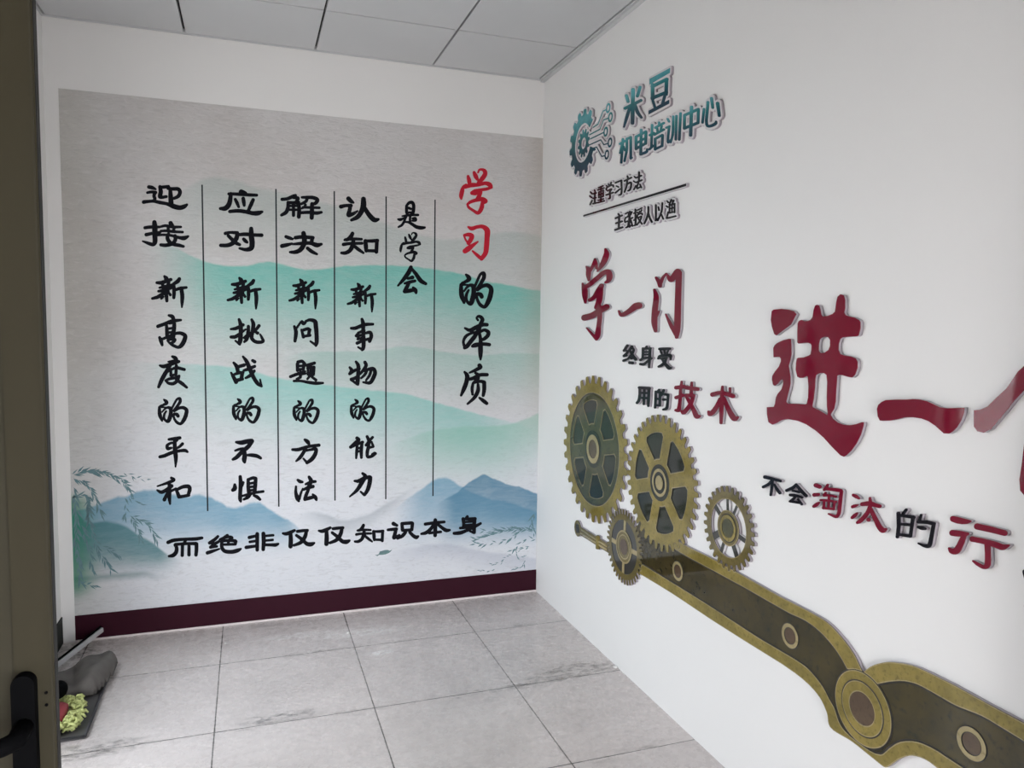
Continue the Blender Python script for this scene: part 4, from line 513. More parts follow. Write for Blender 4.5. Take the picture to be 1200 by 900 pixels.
 '门':'-6915 8182|-369 671 37 -5 49 -19 148 -111 82 47 32 7 2 12 12 10 33 7 21 -3 122 -50 40 -28 34 -42 137 65 17 5 24 2 22 -3 14 -8 6 -12 -5 -10 -64 -67 -31 -37 -50 -76 -25 -15 -37 -8 -43 2 -17 6 -14 9 -8 15 -2 56 -12 6 -9 8 -39 73 -23 22 -58 33 -4 0 -12 -15 -27 -47 -22 -27 -31 -25 -52 -21 -51 -6 -70 10 -25 7 -62 31 4 -247 0 -662 66 52 230 199 17 7 19 0 17 -6 5 -10 -112 -153 -61 -74 -30 -32 -161 -150 -22 -13 -7 -26 -9 -11 -25 -12 -34 -3 -33 8 -13 7 -8 9 -50 114 -8 31 -7 51 -3 116 14 615 1 302 4 13 10 14 52 40 51 19|475 327 30 -8 9 -6 3 -9 -21 -85 -5 -57 11 -81 34 -158 7 -52 11 -123 -2 -80 -9 -42 -15 -34 -34 -56 -57 -77 -14 -10 -21 -8 -24 -3 -24 2 -34 12 -10 8 -5 11 8 126 2 153 -16 10 -68 95 -2 6 3 7 9 6 27 4 19 -5 23 -20 3 3 -5 49 -28 158 0 53 13 53 16 30 22 28 91 85 22 11',
 '终':'-5478 7138|138 212 30 -10 69 -50 84 -74 5 -10 -3 -9 -8 -7 -32 -11 -136 13 50 -28 114 -54 13 -13 1 -7 -4 -8 -24 -16 -32 -4 -154 29 -13 8 -3 10 7 8 15 6 -46 29 -35 35 -15 5 -50 -47 38 -28 105 -68 184 -34 20 -7 13 -9 7 -11 -3 -12 -9 -9 -35 -10 -44 3 -92 25 -70 25 -35 6 -57 31 -52 -18 -33 -3 -22 3 -16 6 -13 10 -5 12 -66 -40 -19 -6 -23 -3 -26 2 -22 5 -19 9 -10 10 -4 16 11 14 118 60 47 28 -32 30 -17 21 -10 21 -2 18 8 16 14 12 58 30 -3 14 10 13 18 7 23 4 22 -1 23 -7 11 -6 91 -82 23 -9 20 -11 24 11 41 1 -96 76 -7 9 0 9 9 11 20 9 24 4|-86 116 -5 1 -21 -17 8 -19 14 -17 39 27|13 -149 20 -5 18 -9 10 -10 4 -9 -2 -9 -10 -10 -31 -11 -169 0 -37 13 -11 10 -5 9 3 11 9 9 33 11',
 '身小':'-6182 7117|-1 232 17 -7 48 -37 32 -2 22 5 25 0 21 -5 17 -11 4 -9 -4 -107 8 -92 80 -32 12 -11 2 -11 -8 -11 -14 -7 -18 -4 -22 0 -25 6 -78 35 -43 10 -166 20 -1 -14 185 -81 39 -7 95 1 28 -6 15 -8 8 -10 -1 -11 -9 -9 -26 -9 -77 -5 -54 0 -36 5 -42 11 -34 15 -90 51 0 -99 -4 -9 -19 -9 -26 -2 -24 5 -17 13 -23 152 -67 31 -9 7 -3 7 7 12 17 7 21 1 29 -6 -3 163 -12 12 -1 13 16 13 27 6 129 -7 2 1 -13 15 1 7 6 7 24 8|54 140 -148 6 -3 -1 0 -23 171 -11 4 26|-68 83 -27 1 0 -15 3 -1 170 -11 -3 16|-68 30 -26 1 2 -24 184 -18 -6 29 -3 1',
 '受':'-6929 7118|86 211 138 -10 20 -5 16 -11 4 -12 -7 -12 -22 -10 -39 -3 7 -7 0 -9 -36 -48 -13 -9 -20 -3 72 -15 28 -10 20 -11 14 -13 24 -34 0 -10 -7 -9 -14 -6 -17 -3 -33 4 -18 10 -30 32 -58 14 -91 11 -125 7 -70 -4 -5 -11 -10 -45 -12 -10 -16 -3 -15 1 -16 5 -8 7 -18 62 4 18 15 16 17 9 38 10 82 3 -43 69 -41 4 -24 14 -4 13 10 13 18 8 22 2|-30 159 -60 2 38 -50 0 -10 -10 -8 38 -3 -10 7 -2 10 26 50|92 153 -33 1 -25 -57 -19 -12 91 -9 -15 11 -2 12 54 50|-54 30 207 -26 22 -8 9 -12 -6 -11 -17 -8 -29 -1 -57 -53 84 -40 98 -35 12 -11 -1 -13 -9 -8 -14 -5 -34 -1 -114 25 -48 19 -38 20 -107 -65 -42 -14 -36 -4 -37 5 -26 7 -48 23 -7 7 -2 7 11 11 77 9 149 66 -16 26 -25 50 -13 11 -4 10 5 10 14 8 20 3|23 -24 -17 1 14 -19 20 16',
 '用':'-6110 6293|190 189 33 -13 9 -9 4 -10 -1 -9 -6 -6 -24 -13 -6 -103 13 -70 15 -43 19 -33 61 -48 2 -11 -6 -10 -15 -7 -19 -3 -22 1 -22 6 -47 26 -28 19 -27 32 -21 40 -90 6 0 -109 -9 -8 -16 -5 -22 -1 -20 3 -20 10 -10 13 -4 102 -77 8 -4 -2 -3 -72 -9 -70 -15 -9 -24 -3 -24 5 -19 12 -4 7 -15 106 -10 242 -11 12 -5 11 2 8 6 8 23 11 28 2|92 131 -89 4 2 -48 79 -7|-96 140 -83 3 2 -44 83 -6|82 33 -75 6 1 -57 81 -5|-92 45 -82 8 3 -59 80 -6',
 '的小':'-6854 6291|120 206 23 -9 58 -40 27 4 21 -2 20 -8 12 -13 2 -197 9 -135 -5 -10 -15 -7 -17 -2 -20 2 -19 6 -16 14 -6 33 -131 5 -19 4 -17 9 -9 15 -2 180 -23 8 -35 26 -154 -2 12 -132 15 -62 9 -27 6 -9 11 -8 97 -31 12 -11 1 -7 -3 -7 -13 -7 -20 -3 -103 15 -32 9 -22 10 -27 22 -14 23 -3 19 -2 36 -21 195 5 16 13 7 19 4 171 -1 -30 52 -1 8 5 8 8 6 26 5 26 -4 19 -11 45 -72 -2 16 13 12 24 6 36 -2 -16 13 -4 8 0 9 7 8 22 7|187 107 -81 2 2 -88 74 -4|-52 29 29 -11 9 -8 3 -9 -1 -8 -6 -8 -24 -9 -23 0 -80 11 -25 11 -9 14 2 9 5 6 23 8|181 -28 -73 4 2 -83 78 -3',
 '技':'-7781 6391|224 328 16 -6 8 -9 24 -76 153 -23 30 -14 14 -18 0 -13 -7 -11 -14 -9 -21 -6 -31 -1 -105 14 9 -108 119 -32 21 -12 11 -14 0 -12 -7 -11 -15 -9 -19 -4 -34 1 -73 19 5 -58 8 -42 15 -50 14 -36 11 -13 49 -10 21 -9 11 -14 0 -9 -4 -6 -18 -8 -47 -7 -55 -1 -48 13 -36 24 -19 30 -6 27 -15 203 -71 20 -26 16 -7 -12 -130 -121 70 -64 110 -81 45 5 18 -4 14 -9 5 -7 0 -8 -14 -31 -16 -15 -26 -9 -24 -2 -45 6 -24 8 -31 14 -31 20 -121 103 -63 -64 -53 -74 -25 -19 -14 -7 -49 -11 -50 5 -38 13 -59 36 -4 8 0 8 14 12 17 3 53 0 195 177 -30 51 -44 102 4 19 16 12 23 5 41 0 4 60 -154 3 -25 4 -23 10 -14 14 -4 16 9 15 17 9 25 5 171 -1 7 75 13 11 20 4 25 -4 18 -14 9 -72 142 -3 24 11 27 3 68 -8 -4 61 2 6 18 11|129 182 -20 3 -18 -9 -27 -5 -140 1 7 -66 123 -10 24 -8 16 -14 17 9 22 4 21 -1 35 -8 -3 95|-39 40 -100 7 30 -56',
 '术':'-8910 6389|39 340 18 -7 11 -12 13 -74 89 -13 171 -40 25 -10 18 -15 5 -11 1 -9 -9 -18 -24 -12 -31 -4 -28 5 -159 47 -48 9 2 -47 27 -8 14 -10 62 -87 35 -44 69 -70 77 -67 8 -4 17 17 15 5 23 -2 16 -9 6 -12 -7 -44 -8 -16 -14 -11 -13 -5 -43 -3 -49 13 -56 29 -34 23 -54 50 -48 55 -38 53 -5 -130 -14 -175 -8 -11 -16 -6 -22 1 -18 6 -11 8 -6 10 -11 106 -8 107 -1 140 -2 3 -46 -68 -80 -105 -45 -48 -41 -29 -32 -17 -21 -8 -41 -6 -48 6 -24 11 -19 14 -38 44 -2 11 5 8 14 6 15 1 49 -15 4 2 103 79 68 61 46 48 93 109 17 9 29 3 1 19 -2 1 -239 -31 -26 1 -27 8 -21 16 -7 17 7 18 13 10 17 6 91 9 -10 15 4 67 5 9 9 5 13 3 15 -1 13 -5 10 -9 2 -8 -5 -68 3 -1 140 11 9 78 16 11',
 '进':'-11083 7091|-468 1124 53 -33 18 -75 16 -131 46 -34 94 -25 97 -9 33 30 18 64 31 64 43 14 34 -11 5 -5 25 -60 14 -100 40 -42 60 -17 52 -3 86 20 52 -17 21 -31 -1 -147 -8 -143 -33 -17 -105 14 -104 3 -48 -14 -18 -23 1 -65 13 -65 40 -20 102 -30 122 -12 27 -16 13 -75 -2 -93 -39 -98 -56 -17 -79 9 -76 31 -5 -3 -11 -15 -20 -123 -5 -174 21 -90 24 -17 186 -9 202 -19 34 11 12 22 -53 168 -29 107 7 105 50 166 -32 92 -18 91 9 123 19 100 34 7 122 -23 146 -49 59 -35 31 -47 -17 -146 -75 8 -69 2 -29 -25 0 -4 1 -42 41 -79 88 -83 57 -69 3 -62 -27 -72 -4 -5 -42 -14 -67 39 -55 59 -44 18 -25 -21 3 -62 34 -79 77 -69 42 -64 14 -99 24 -49 6 -4 159 -21 3 -5 -12 -113 -38 -113 -3 -3 -97 -29 -104 40 -111 60 -134 32 -224 1 -187 -31 -199 -65 -162 -77 -164 -104 -176 -98 -65 -9 -48 28 -83 81 -82 108 -65 120 -43 140 -2 43 2 2 30 -1 93 -39 123 -33 113 -6 112 16 97 45 45 51 -65 92 -22 100 1 170 -6 194 -31 17 -69 -2 -115 -16 -63 -3 -50 41 -38 98 5 80 38 45 90 23 127 8 66 18 38 54 1 85 -25 70 -45 21 -109 11 -143 7 -33 14 -26 90 6 89 25 28 81 34 90 14 73 18 5 4 27 35 -14 60 8 112 30 65|793 940 133 -6 45 -22 3 -4 14 -135 -34 -108 -62 -112 -50 -22 -323 170 -108 155 58 45 108 25 176 16|-187 523 -15 3 -68 -2 -40 -37 -5 -87 26 -57 73 -41 78 -9 43 29 1 4 2 99 -13 57 -25 26|-140 4 -80 6 -50 -22 -3 -4 -19 -97 -6 -211 -13 -140 -21 -96 11 -25 45 17 121 36 132 29 11 18 -23 108 -15 174 -1 119 -12 54 -2 4',
 '一':'-12929 6695|81 181 96 -16 157 -15 162 -22 67 -31 53 -44 19 -55 -21 -98 -37 -48 -4 -1 -55 3 -107 17 -121 33 -104 34 -127 17 -121 -1 -104 -20 -97 -43 -122 -75 -69 6 -46 30 -52 57 -49 86 -31 102 -2 55 221 -34 103 2 188 54 98 11',
 '个':'-14498 6878|-100 883 74 -18 50 -63 120 -172 120 -148 60 -60 119 -193 110 -112 96 -106 85 -45 75 -15 4 -4 -12 -181 -48 -49 -76 -6 -85 52 -79 111 -75 96 -94 139 -98 115 -101 131 -138 196 -67 77 -80 -70 -331 -333 -137 -109 -124 67 -80 123 6 98 3 4 218 52 204 111 145 135 73 128 47 52|129 -127 56 -56 21 -178 11 -213 13 -156 -15 -117 -44 -39 -5 0 -88 1 -78 63 -3 5 -19 132 13 472 44 88',
 '不小':'-10272 5236|186 146 19 -12 9 -16 -3 -15 -15 -10 -17 -1 -144 9 33 -36 24 -22 34 -22 98 -55 8 -9 3 -10 -4 -9 -7 -5 -19 -4 -23 7 -116 64 -24 18 -23 23 21 -181 -2 -7 -8 -6 -15 -2 -14 3 -14 8 -7 11 -18 99 -5 71 -53 -64 -77 -52 -15 -4 -18 3 -17 9 -10 11 -2 13 6 10 79 49 70 50 16 2 21 -8 -2 49 -159 4 -17 9 -10 11 -1 14 9 9 16 3 212 0 158 -4',
 '会小':'-10839 5243|13 162 13 -7 66 -55 144 -78 8 -8 3 -11 -2 -8 -7 -8 -16 -4 -20 4 -97 49 -4 -16 -16 -5 -146 8 -15 5 -12 11 -115 -46 -23 4 -18 15 -3 15 8 11 219 111 10 12|9 108 -62 -48 125 -7 -38 29|142 -24 13 -10 7 -12 -2 -11 -9 -8 -16 -2 -79 10 47 -42 51 -39 4 -13 -9 -10 -22 -1 -220 27 -18 -12 -13 -2 -18 7 -10 12 -1 7 4 7 80 58 10 4 22 -5 13 -14 -1 -11 -18 -16 91 -12 -60 63 -123 8 -13 7 -8 10 0 10 9 7 118 5 76 -7',
 '淘':'-11478 5302|243 189 24 -13 12 -20 1 -10 -4 -9 -18 -12 -101 -4 -25 12 -14 19 -1 10 3 8 17 11 82 11|9 227 14 -10 32 -48 15 -15 19 -26 2 -13 -11 -9 -22 2 -30 21 -262 26 18 -151 8 -114 8 -41 11 -25 4 -6 10 -2 131 -1 13 -6 6 -10 -3 -7 -6 -3 -111 -16 -36 0 -26 7 -17 11 -20 21 -19 34 -8 25 -4 29 -22 282 19 21 18 5 113 -9 136 -22 -10 34 0 8 11 9|43 102 10 -7 32 -38 2 -8 -2 -15 -8 -6 -12 -2 -76 18 -2 -38 142 -27 13 -7 7 -11 -2 -11 -12 -5 -57 9 4 -82 11 -14 -3 -12 -9 -4 -21 -2 -15 6 -160 27 -19 -1 -25 14 -6 12 1 7 6 6 -10 75 -14 4 -9 7 -5 9 2 10 6 5 10 1 118 -10 1 40 -113 10 -17 12 -3 8 3 8 14 5 98 -3 42 -6 54 -12 -7 15 2 10 12 6|187 57 76 -19 14 -6 11 -10 7 -10 2 -11 -3 -9 -13 -10 -21 -2 -96 33 -16 16 -3 9 2 9 7 7 9 4|34 -38 -48 9 0 -81 49 -8|159 -67 52 -26 35 -25 39 -36 4 -13 -4 -10 -15 -7 -21 3 -49 26 -25 18 -19 21 -24 36 2 8 6 5|-60 -23 -63 6 10 -76 53 -8',
 '汰':'-12246 5299|286 194 14 -8 9 -13 -2 -13 -9 -8 -48 -13 -64 -6 -14 4 -8 10 -1 7 3 6 42 26 32 8|0 211 10 -6 5 -9 -3 -44 38 -11 79 -31 14 -9 8 -10 3 -12 -4 -12 -9 -8 -14 -3 -111 29 22 -56 22 -41 54 -67 94 -100 4 -10 -2 -9 -7 -6 -11 -2 -32 12 -25 12 -33 26 -68 77 -36 52 -18 36 -55 -74 -54 -83 -33 -36 -31 -21 -23 -7 -17 -2 -18 3 -26 12 -18 17 -21 33 -2 7 3 7 14 4 38 -12 34 19 30 27 146 167 10 6 -5 18 -119 4 -15 3 -11 7 -9 11 -3 11 3 10 8 8 10 3 142 7 19 50 9 5|224 63 39 -15 43 -26 10 -15 -3 -14 -11 -7 -17 1 -37 18 -27 16 -35 29 -4 11 3 6 8 3|208 -47 51 -35 47 -49 7 -15 -5 -11 -15 -6 -19 4 -42 31 -19 19 -15 22 -13 33 1 5 5 5|11 -75 20 -17 4 -11 -1 -10 -5 -8 -10 -6 -25 1 -14 7 -10 11 -5 13 1 11 7 9 10 4 15 0',
 '的黑':'-12984 5286|153 207 11 -9 41 -57 4 -9 -2 -10 24 -4 7 18 8 5 11 1 21 -8 13 -18 -17 -168 9 -141 -4 -10 -8 -5 -15 0 -15 8 -7 11 -6 21 -167 23 -16 8 -8 13 -23 231 -12 14 -2 15 10 10 24 3 19 -6 114 -16 -44 64 1 9 6 7 10 3|-71 192 12 -12 25 -78 15 -17 0 -11 -6 -9 -16 -3 -131 28 -63 1 31 -208 12 -38 52 -13 81 -2 9 -7 2 -8 -7 -6 -75 -16 -40 0 -29 4 -17 7 -19 15 -14 21 -8 24 -34 262 6 9 11 5 80 -3 40 -5 73 -18 -17 69 3 7 7 4|225 79 -158 19 5 -63 145 -27|215 -28 -140 25 9 -103 139 -21 -7 63|-44 36 9 -5 7 -8 1 -9 -2 -7 -8 -4 -44 -7 -25 1 -44 11 -11 8 -4 11 2 9 6 5 41 8 24 -1',
 '行':'-13835 5312|341 249 18 -11 11 -16 2 -17 -5 -15 -7 -7 -12 -5 -68 -5 -69 8 -51 15 -25 13 -33 25 -7 12 4 7 6 3 221 -3|25 241 13 -6 11 -10 8 -12 3 -13 -1 -13 -6 -11 -9 -6 -13 -3 -160 10 -174 7 -14 4 -11 9 -8 13 -3 12 7 19 17 9 174 -1|344 80 17 -15 10 -21 -4 -20 -14 -12 -16 -2 -45 6 -72 16 44 -104 28 -50 10 -8 23 -6 37 4 7 -4 6 -8 1 -6 -9 -27 -14 -17 -28 -9 -34 2 -22 7 -22 12 -21 21 -16 24 -13 28 -29 83 -22 86 -24 14 -5 10 -1 10 6 10 12 4 110 -9 86 -14|78 77 19 -13 9 -19 -2 -19 -14 -12 -12 -2 -124 13 -33 1 -13 -92 -5 -65 0 -57 6 -19 6 -3 23 2 105 18 11 -5 4 -9 -4 -8 -50 -27 -48 -13 -36 -4 -32 7 -24 14 -21 24 -11 28 -2 51 18 157 -52 0 -57 -8 -20 2 -19 5 -21 11 -15 13 -36 42 -3 8 3 7 7 2 67 -18 76 7 67 -1 99 -5',
 '业':'-14623 5083|126 290 14 -12 6 -17 -16 -493 50 -2 15 -5 10 -9 6 -12 2 -13 -3 -11 -7 -6 -9 -2 -417 9 -15 5 -13 14 -5 18 4 15 12 7 329 -7 -8 24 14 482 4 9 6 6 10 3|-15 287 13 -12 4 -16 -14 -467 -5 -14 -14 -5 -12 4 -9 8 -9 21 14 465 3 11 7 7 11 2|235 120 18 -17 3 -12 0 -11 -63 -168 -10 -8 -13 0 -11 6 -7 9 -5 12 1 10 55 171 5 7 9 4|-145 133 10 -10 6 -12 37 -177 -2 -15 -12 -7 -17 5 -12 15 -44 179 1 14 8 10 12 3',
 '米':'-5337 12408|-269 345 29 1 17 -7 104 -156 2 -8 -3 -10 -25 -22 -26 -13 -26 -7 -26 -1 -17 5 -107 159 -1 8 3 8 16 17 27 15|41 388 22 3 19 -3 12 -6 5 -9 -4 -298 303 10 21 -3 11 -8 0 -12 -11 -16 -21 -15 -27 -11 -36 -8 -103 -4 87 -120 38 -61 75 -152 -2 -11 -15 -13 -21 -8 -24 -4 -16 5 -147 162 -114 161 -5 -296 -9 -18 -22 -18 -36 -16 -42 -9 -33 3 -10 5 -6 7 3 311 -33 -59 -24 -34 -29 -34 -60 -54 -141 -103 -41 -12 -18 -1 -14 5 -7 10 7 14 103 95 45 47 43 55 80 117 16 15 -241 -6 -12 3 -9 5 -4 8 4 11 11 13 18 13 23 9 25 7 258 9 3 3 5 258 12 17 22 17 31 15|326 339 23 2 17 -2 12 -7 3 -11 -86 -158 -25 -21 -37 -16 -37 -6 -25 6 -7 9 2 11 83 151 11 13 19 12',
 '豆':'-6412 12414|-395 325 787 29 -6 -110 -78 -2 14 -4 8 -7 1 -25 8 -6 3 -7 -3 -13 -10 -13 -11 -194 10 -11 0 -11 -19 -35 -27 -22 3 -8 -2 -9 -91 -153 205 -1 -3 -76 -792 6 4 69 3 4 173 0 -54 91 0 10 5 9 -36 -7 -24 4 -10 8 -2 23 -8 9 0 9 8 16 -2 212 -9 9 -2 9 5 13 12 13 33 19 38 11 471 21 35 23 43 14 -673 -4 -2 1|-209 114 -4 -2 2 -175 395 31 9 161|-213 -134 -8 -2|-180 -131 -4 -1 15 -9 80 -134 189 -1 85 142 11 11 -11 6 -5 12 -4 0',
 '机':'-5057 11570|-195 237 142 -1 28 7 25 0 10 -3 7 -7 0 -28 3 -1 32 10 35 0 3 4 0 20 15 16 33 15 38 5 16 -4 8 -8 6 -53 105 -7 19 -8 3 -7 -3 -9 -22 -17 -33 -12 -35 -4 72 -163 -9 -13 -18 -10 -24 -6 -27 0 20 -186 -2 -8 -8 -9 -23 -14 -33 -8 -29 0 -16 10 -34 295 -32 -56 -23 -13 -32 -6 -2 -3 28 -70 51 -114 0 -7 -15 -16 -30 -13 -32 -3 -20 7 -76 152 -14 38 -10 38 -5 40 0 40 11 132 -60 1 -4 -1 -23 -409 -24 -26 -19 -10 -24 -5 -22 0 -55 14 -8 5 -2 9 8 10 33 18 22 406 11 18 13 11 24 11|14 159 -8 -89 0 -38 6 -39 44 81 16 12 31 11 -6 57',
 '电':'-5742 11570|40 282 22 -2 13 -9 1 -75 2 -1 166 -5 26 2 17 -4 9 -6 3 -9 -16 -258 -10 -11 -16 -11 -23 -9 -22 -5 -19 -1 -23 6 -95 4 -2 -126 -16 -19 -30 -15 -32 -6 -194 -4 -45 4 -36 10 -14 11 -5 12 5 41 13 14 28 12 21 2 15 -5 15 -31 7 -6 49 -4 100 4 3 3 2 110 -144 8 -32 -2 -16 4 -8 7 -1 238 7 17 9 10 14 10 40 13 135 -2 3 44 7 12 30 19|-126 141 0 -73 85 -5 3 3 2 71|80 134 -5 -3 0 -73 97 -5 3 78|-120 16 -7 -2 0 -53 87 -4 0 54|78 4 -3 0 1 -54 89 -4 2 53',
 '培':'-6362 11555|-74 265 18 -1 11 -8 -2 -52 133 -5 11 -3 6 -6 -1 -13 -18 -16 -21 -10 -34 -4 -3 -4 -24 -69 57 -2 9 14 21 13 22 8 31 1 2 3 -3 137 6 12 18 13 28 11 27 1 15 -7 5 -174 64 -4 12 -5 4 -8 -7 -14 -19 -13 -21 -8 -32 -5 4 -205 -2 -9 75 -18 5 -6 1 -7 -10 -15 -29 -14 -35 -5 -152 38 -3 -3 -3 -52 -4 -9 -25 -18 -35 -9 -20 0 -16 6 -215 7 -33 -3 -14 4 -9 8 -3 6 3 10 -6 195 14 18 21 13 19 7 23 4 265 -11 20 1 17 -2 7 -5 3 -8 -6 -115 26 5 24 0 -3 198 -7 0 -9 -13 -19 -13 -21 -7 -20 -3 -372 17 -14 3 -7 7 0 10 7 10 30 16 23 5 55 -1 -20 53 2 9 10 11 -91 6 -7 4 -3 8 3 9 8 8 24 13 26 6 123 -4 4 2 2 25 7 10 20 13|-138 154 -4 -2 26 -66 0 -6 38 -3 22 60 12 13|-179 -64 -7 -2 7 -156 171 -4 8 154',
 '训':'-6987 11536|-235 263 21 -3 8 -10 19 -485 -7 -12 -17 -13 -22 -9 -21 -2 -17 4 -8 10 -17 482 5 12 14 12 21 9|-97 247 24 -2 6 -5 2 -5 0 -442 -7 -13 -16 -11 -22 -8 -19 -2 -16 4 -6 9 1 441 5 11 14 11|18 267 21 -1 9 -9 -4 -228 2 -53 11 -74 23 -65 16 -2 40 -13 1 3 -6 69 -26 173 -8 5 -3 6 4 12 23 15 28 7 127 1 14 -3 7 -7 -1 -8 -6 -8 -26 -15 -22 -5 -45 0 33 -202 -2 -44 -3 -9 -19 -27 -13 -9 -19 -9 -38 -5 -31 7 -14 -11 -16 -7 -15 -3 -15 3 -47 74 -25 50 -9 30 -6 47 -2 54 12 229 5 10 12 10|218 269 16 1 12 -2 6 -5 1 -8 -62 -74 -16 -11 -23 -8 -19 -1 -13 5 -3 8 4 9 57 66 18 12',
 '中':'-7612 11536|19 286 23 -2 12 -11 2 -84 200 5 14 -3 8 -6 2 -7 -7 -247 -6 -11 -12 -11 -36 -15 -163 -3 -3 -141 -12 -15 -21 -12 -23 -7 -23 -2 -18 5 -8 10 0 160 -204 -4 -14 3 -7 6 2 246 4 10 14 15 17 10 20 6 168 6 0 54 5 12 13 12 15 10|-182 129 -3 -2 -3 -185 136 2 0 186|58 134 -3 -1 0 -185 123 3 5 185',
 '心':'-8251 11531|16 269 23 -3 7 -5 2 -9 -54 -178 -11 -14 -19 -11 -21 -5 -18 2 -7 5 -2 9 41 173 8 11 14 11 18 9|116 229 26 0 8 -4 3 -6 4 -77 22 -164 4 -75 -14 -74 -43 -53 -65 -28 -56 -11 -60 -5 -52 0 -46 3 -37 11 -9 9 -3 11 8 29 11 13 20 10 15 2 13 -3 14 -21 56 -6 47 -1 45 3 34 5 8 4 18 23 10 56 -4 72 -22 163 -5 77 5 12 11 10|-175 135 15 0 13 -4 7 -6 2 -10 -71 -230 -12 -16 -21 -12 -25 -6 -19 2 -9 7 -1 10 58 226 9 13 15 12 19 9|236 138 21 -1 9 -8 32 -234 -6 -12 -13 -10 -16 -7 -19 -3 -15 2 -7 9 -31 231 4 10 10 10',
 '注':'-3457 10791|-55 178 19 -3 7 -5 1 -6 -33 -41 -15 -10 22 -3 13 -9 71 2 89 53 23 9 33 2 12 -4 5 -7 -1 -6 -8 -8 -93 -63 -24 -7 -29 -2 -28 -10 -51 -4 0 -61 76 1 2 1 2 10 11 10 107 52 20 7 19 3 20 -2 11 -7 0 -8 -13 -12 -104 -56 -28 -7 -29 1 -7 -16 -27 -14 -61 -7 -1 -82 57 1 21 -4 7 -5 3 -7 -6 -9 -11 -8 -21 -7 -23 -4 -177 -5 -25 4 -6 5 -2 8 6 9 10 7 28 9 42 3 1 82 -43 1 -13 6 -3 8 4 8 13 10 42 12 0 62 -53 3 -10 7 0 9 9 10 18 9 24 6 27 1 8 4 -21 5 -5 9 31 39 9 9 15 6|65 -47 18 -1 11 -4 102 -82 4 -6 -4 -8 -15 -10 -23 -7 -24 -2 -18 6 -104 84 1 10 13 10 20 7',
 '重':'-3882 10794|-87 196 247 -6 20 -6 2 -8 -7 -9 -30 -13 -18 -2 -78 0 0 -8 5 -1 146 2 13 -5 4 -7 -12 -14 -30 -11 -127 -5 0 -12 94 -1 15 -5 4 -7 -9 -137 -14 -11 -23 -8 -68 -2 -3 -3 0 -18 120 2 17 -7 1 -9 -10 -10 -23 -9 -105 -6 -1 -10 158 2 13 -4 6 -5 -1 -8 -5 -7 -22 -11 -28 -5 -355 -9 -16 2 -11 6 -1 7 6 9 15 9 18 5 138 5 2 3 -2 9 -120 -2 -12 4 -5 7 10 13 27 11 103 5 0 22 -102 -1 -13 4 -6 9 7 140 3 7 18 12 22 6 71 -3 4 1 0 10 -136 -1 -15 3 -5 7 3 9 8 7 28 10 117 4 0 14 -80 2 -20 6 -1 10 9 9 18 9|-69 53 -3 -1 -1 -28 37 1 0 27|60 52 -13 -2 1 -26 26 1 2 26|-68 -15 -8 -1 -1 -28 37 0 3 28|56 -15 -11 -2 0 -25 22 0 4 2 1 24',
 '学细':'-4328 10803|-48 194 20 -6 34 -51 -1 -10 3 -1 4 2 25 37 16 9 22 5 24 -1 10 -8 -1 -6 -25 -41 2 0 21 -2 32 29 23 10 30 3 13 -4 5 -5 -3 -10 -32 -32 32 -10 12 -12 2 -9 -3 -10 -9 -25 -6 -7 -22 -11 -27 -3 -9 -16 -31 -12 -17 -2 -86 8 -1 -2 22 -8 7 -7 -2 -33 157 0 18 -3 8 -8 -2 -8 -9 -9 -34 -13 -147 -2 -7 -39 1 -17 5 -7 49 -1 11 -3 5 -5 0 -6 -4 -6 -23 -12 -73 -8 -24 1 -20 7 -15 17 -3 24 8 56 -135 1 -15 4 -6 6 1 8 8 9 31 12 127 3 1 12 -60 32 -15 13 -1 9 3 6 25 15 35 6 34 -1 159 -13 9 33 -2 5 -27 7 -48 6 -72 5 -119 -1 -1 -25 -14 -13 -34 -10 -15 1 -10 4 -4 7 1 30 9 17 19 12 17 6 47 8 34 1 1 2 -23 38 1 7 20 15',
 '习细':'-4758 10783|-114 173 286 -4 20 -6 4 -9 -7 -10 -19 -11 -21 -5 -237 3 -4 -2 -15 -147 2 -4 25 13 33 2 219 -47 11 -8 -2 -11 -10 -8 -17 -8 -38 -4 -221 55 -3 -4 -1 -28 6 -39 15 -22 10 -2 69 1 14 -7 1 -9 -17 -13 -28 -7 -78 -5 -24 3 -23 8 -24 30 -7 45 3 57 15 120 3 56 6 10 13 9 21 6|109 87 17 -1 12 -7 -2 -10 -16 -11 -113 -45 -29 -2 -12 4 -5 5 2 11 17 12 108 40',
 '方细':'-5189 10818|38 179 16 -3 5 -5 1 -5 -22 -46 -12 -11 153 -9 12 -3 6 -5 1 -8 -7 -8 -26 -13 -24 -3 -62 3 -4 -4 3 -48 8 -33 24 -42 69 -86 1 -9 -11 -10 -17 -7 -19 -3 -18 3 -81 88 -16 23 -16 34 -113 13 -4 -1 -2 -18 5 -30 11 -30 16 -27 19 -15 71 -3 12 -5 3 -8 -6 -8 -10 -7 -28 -7 -73 -1 -23 3 -19 6 -23 20 -19 31 -11 32 -6 33 5 34 17 20 9 7 42 13 43 2 76 -9 -1 53 -176 10 -14 7 0 10 16 13 27 8 111 -4 39 54 19 10',
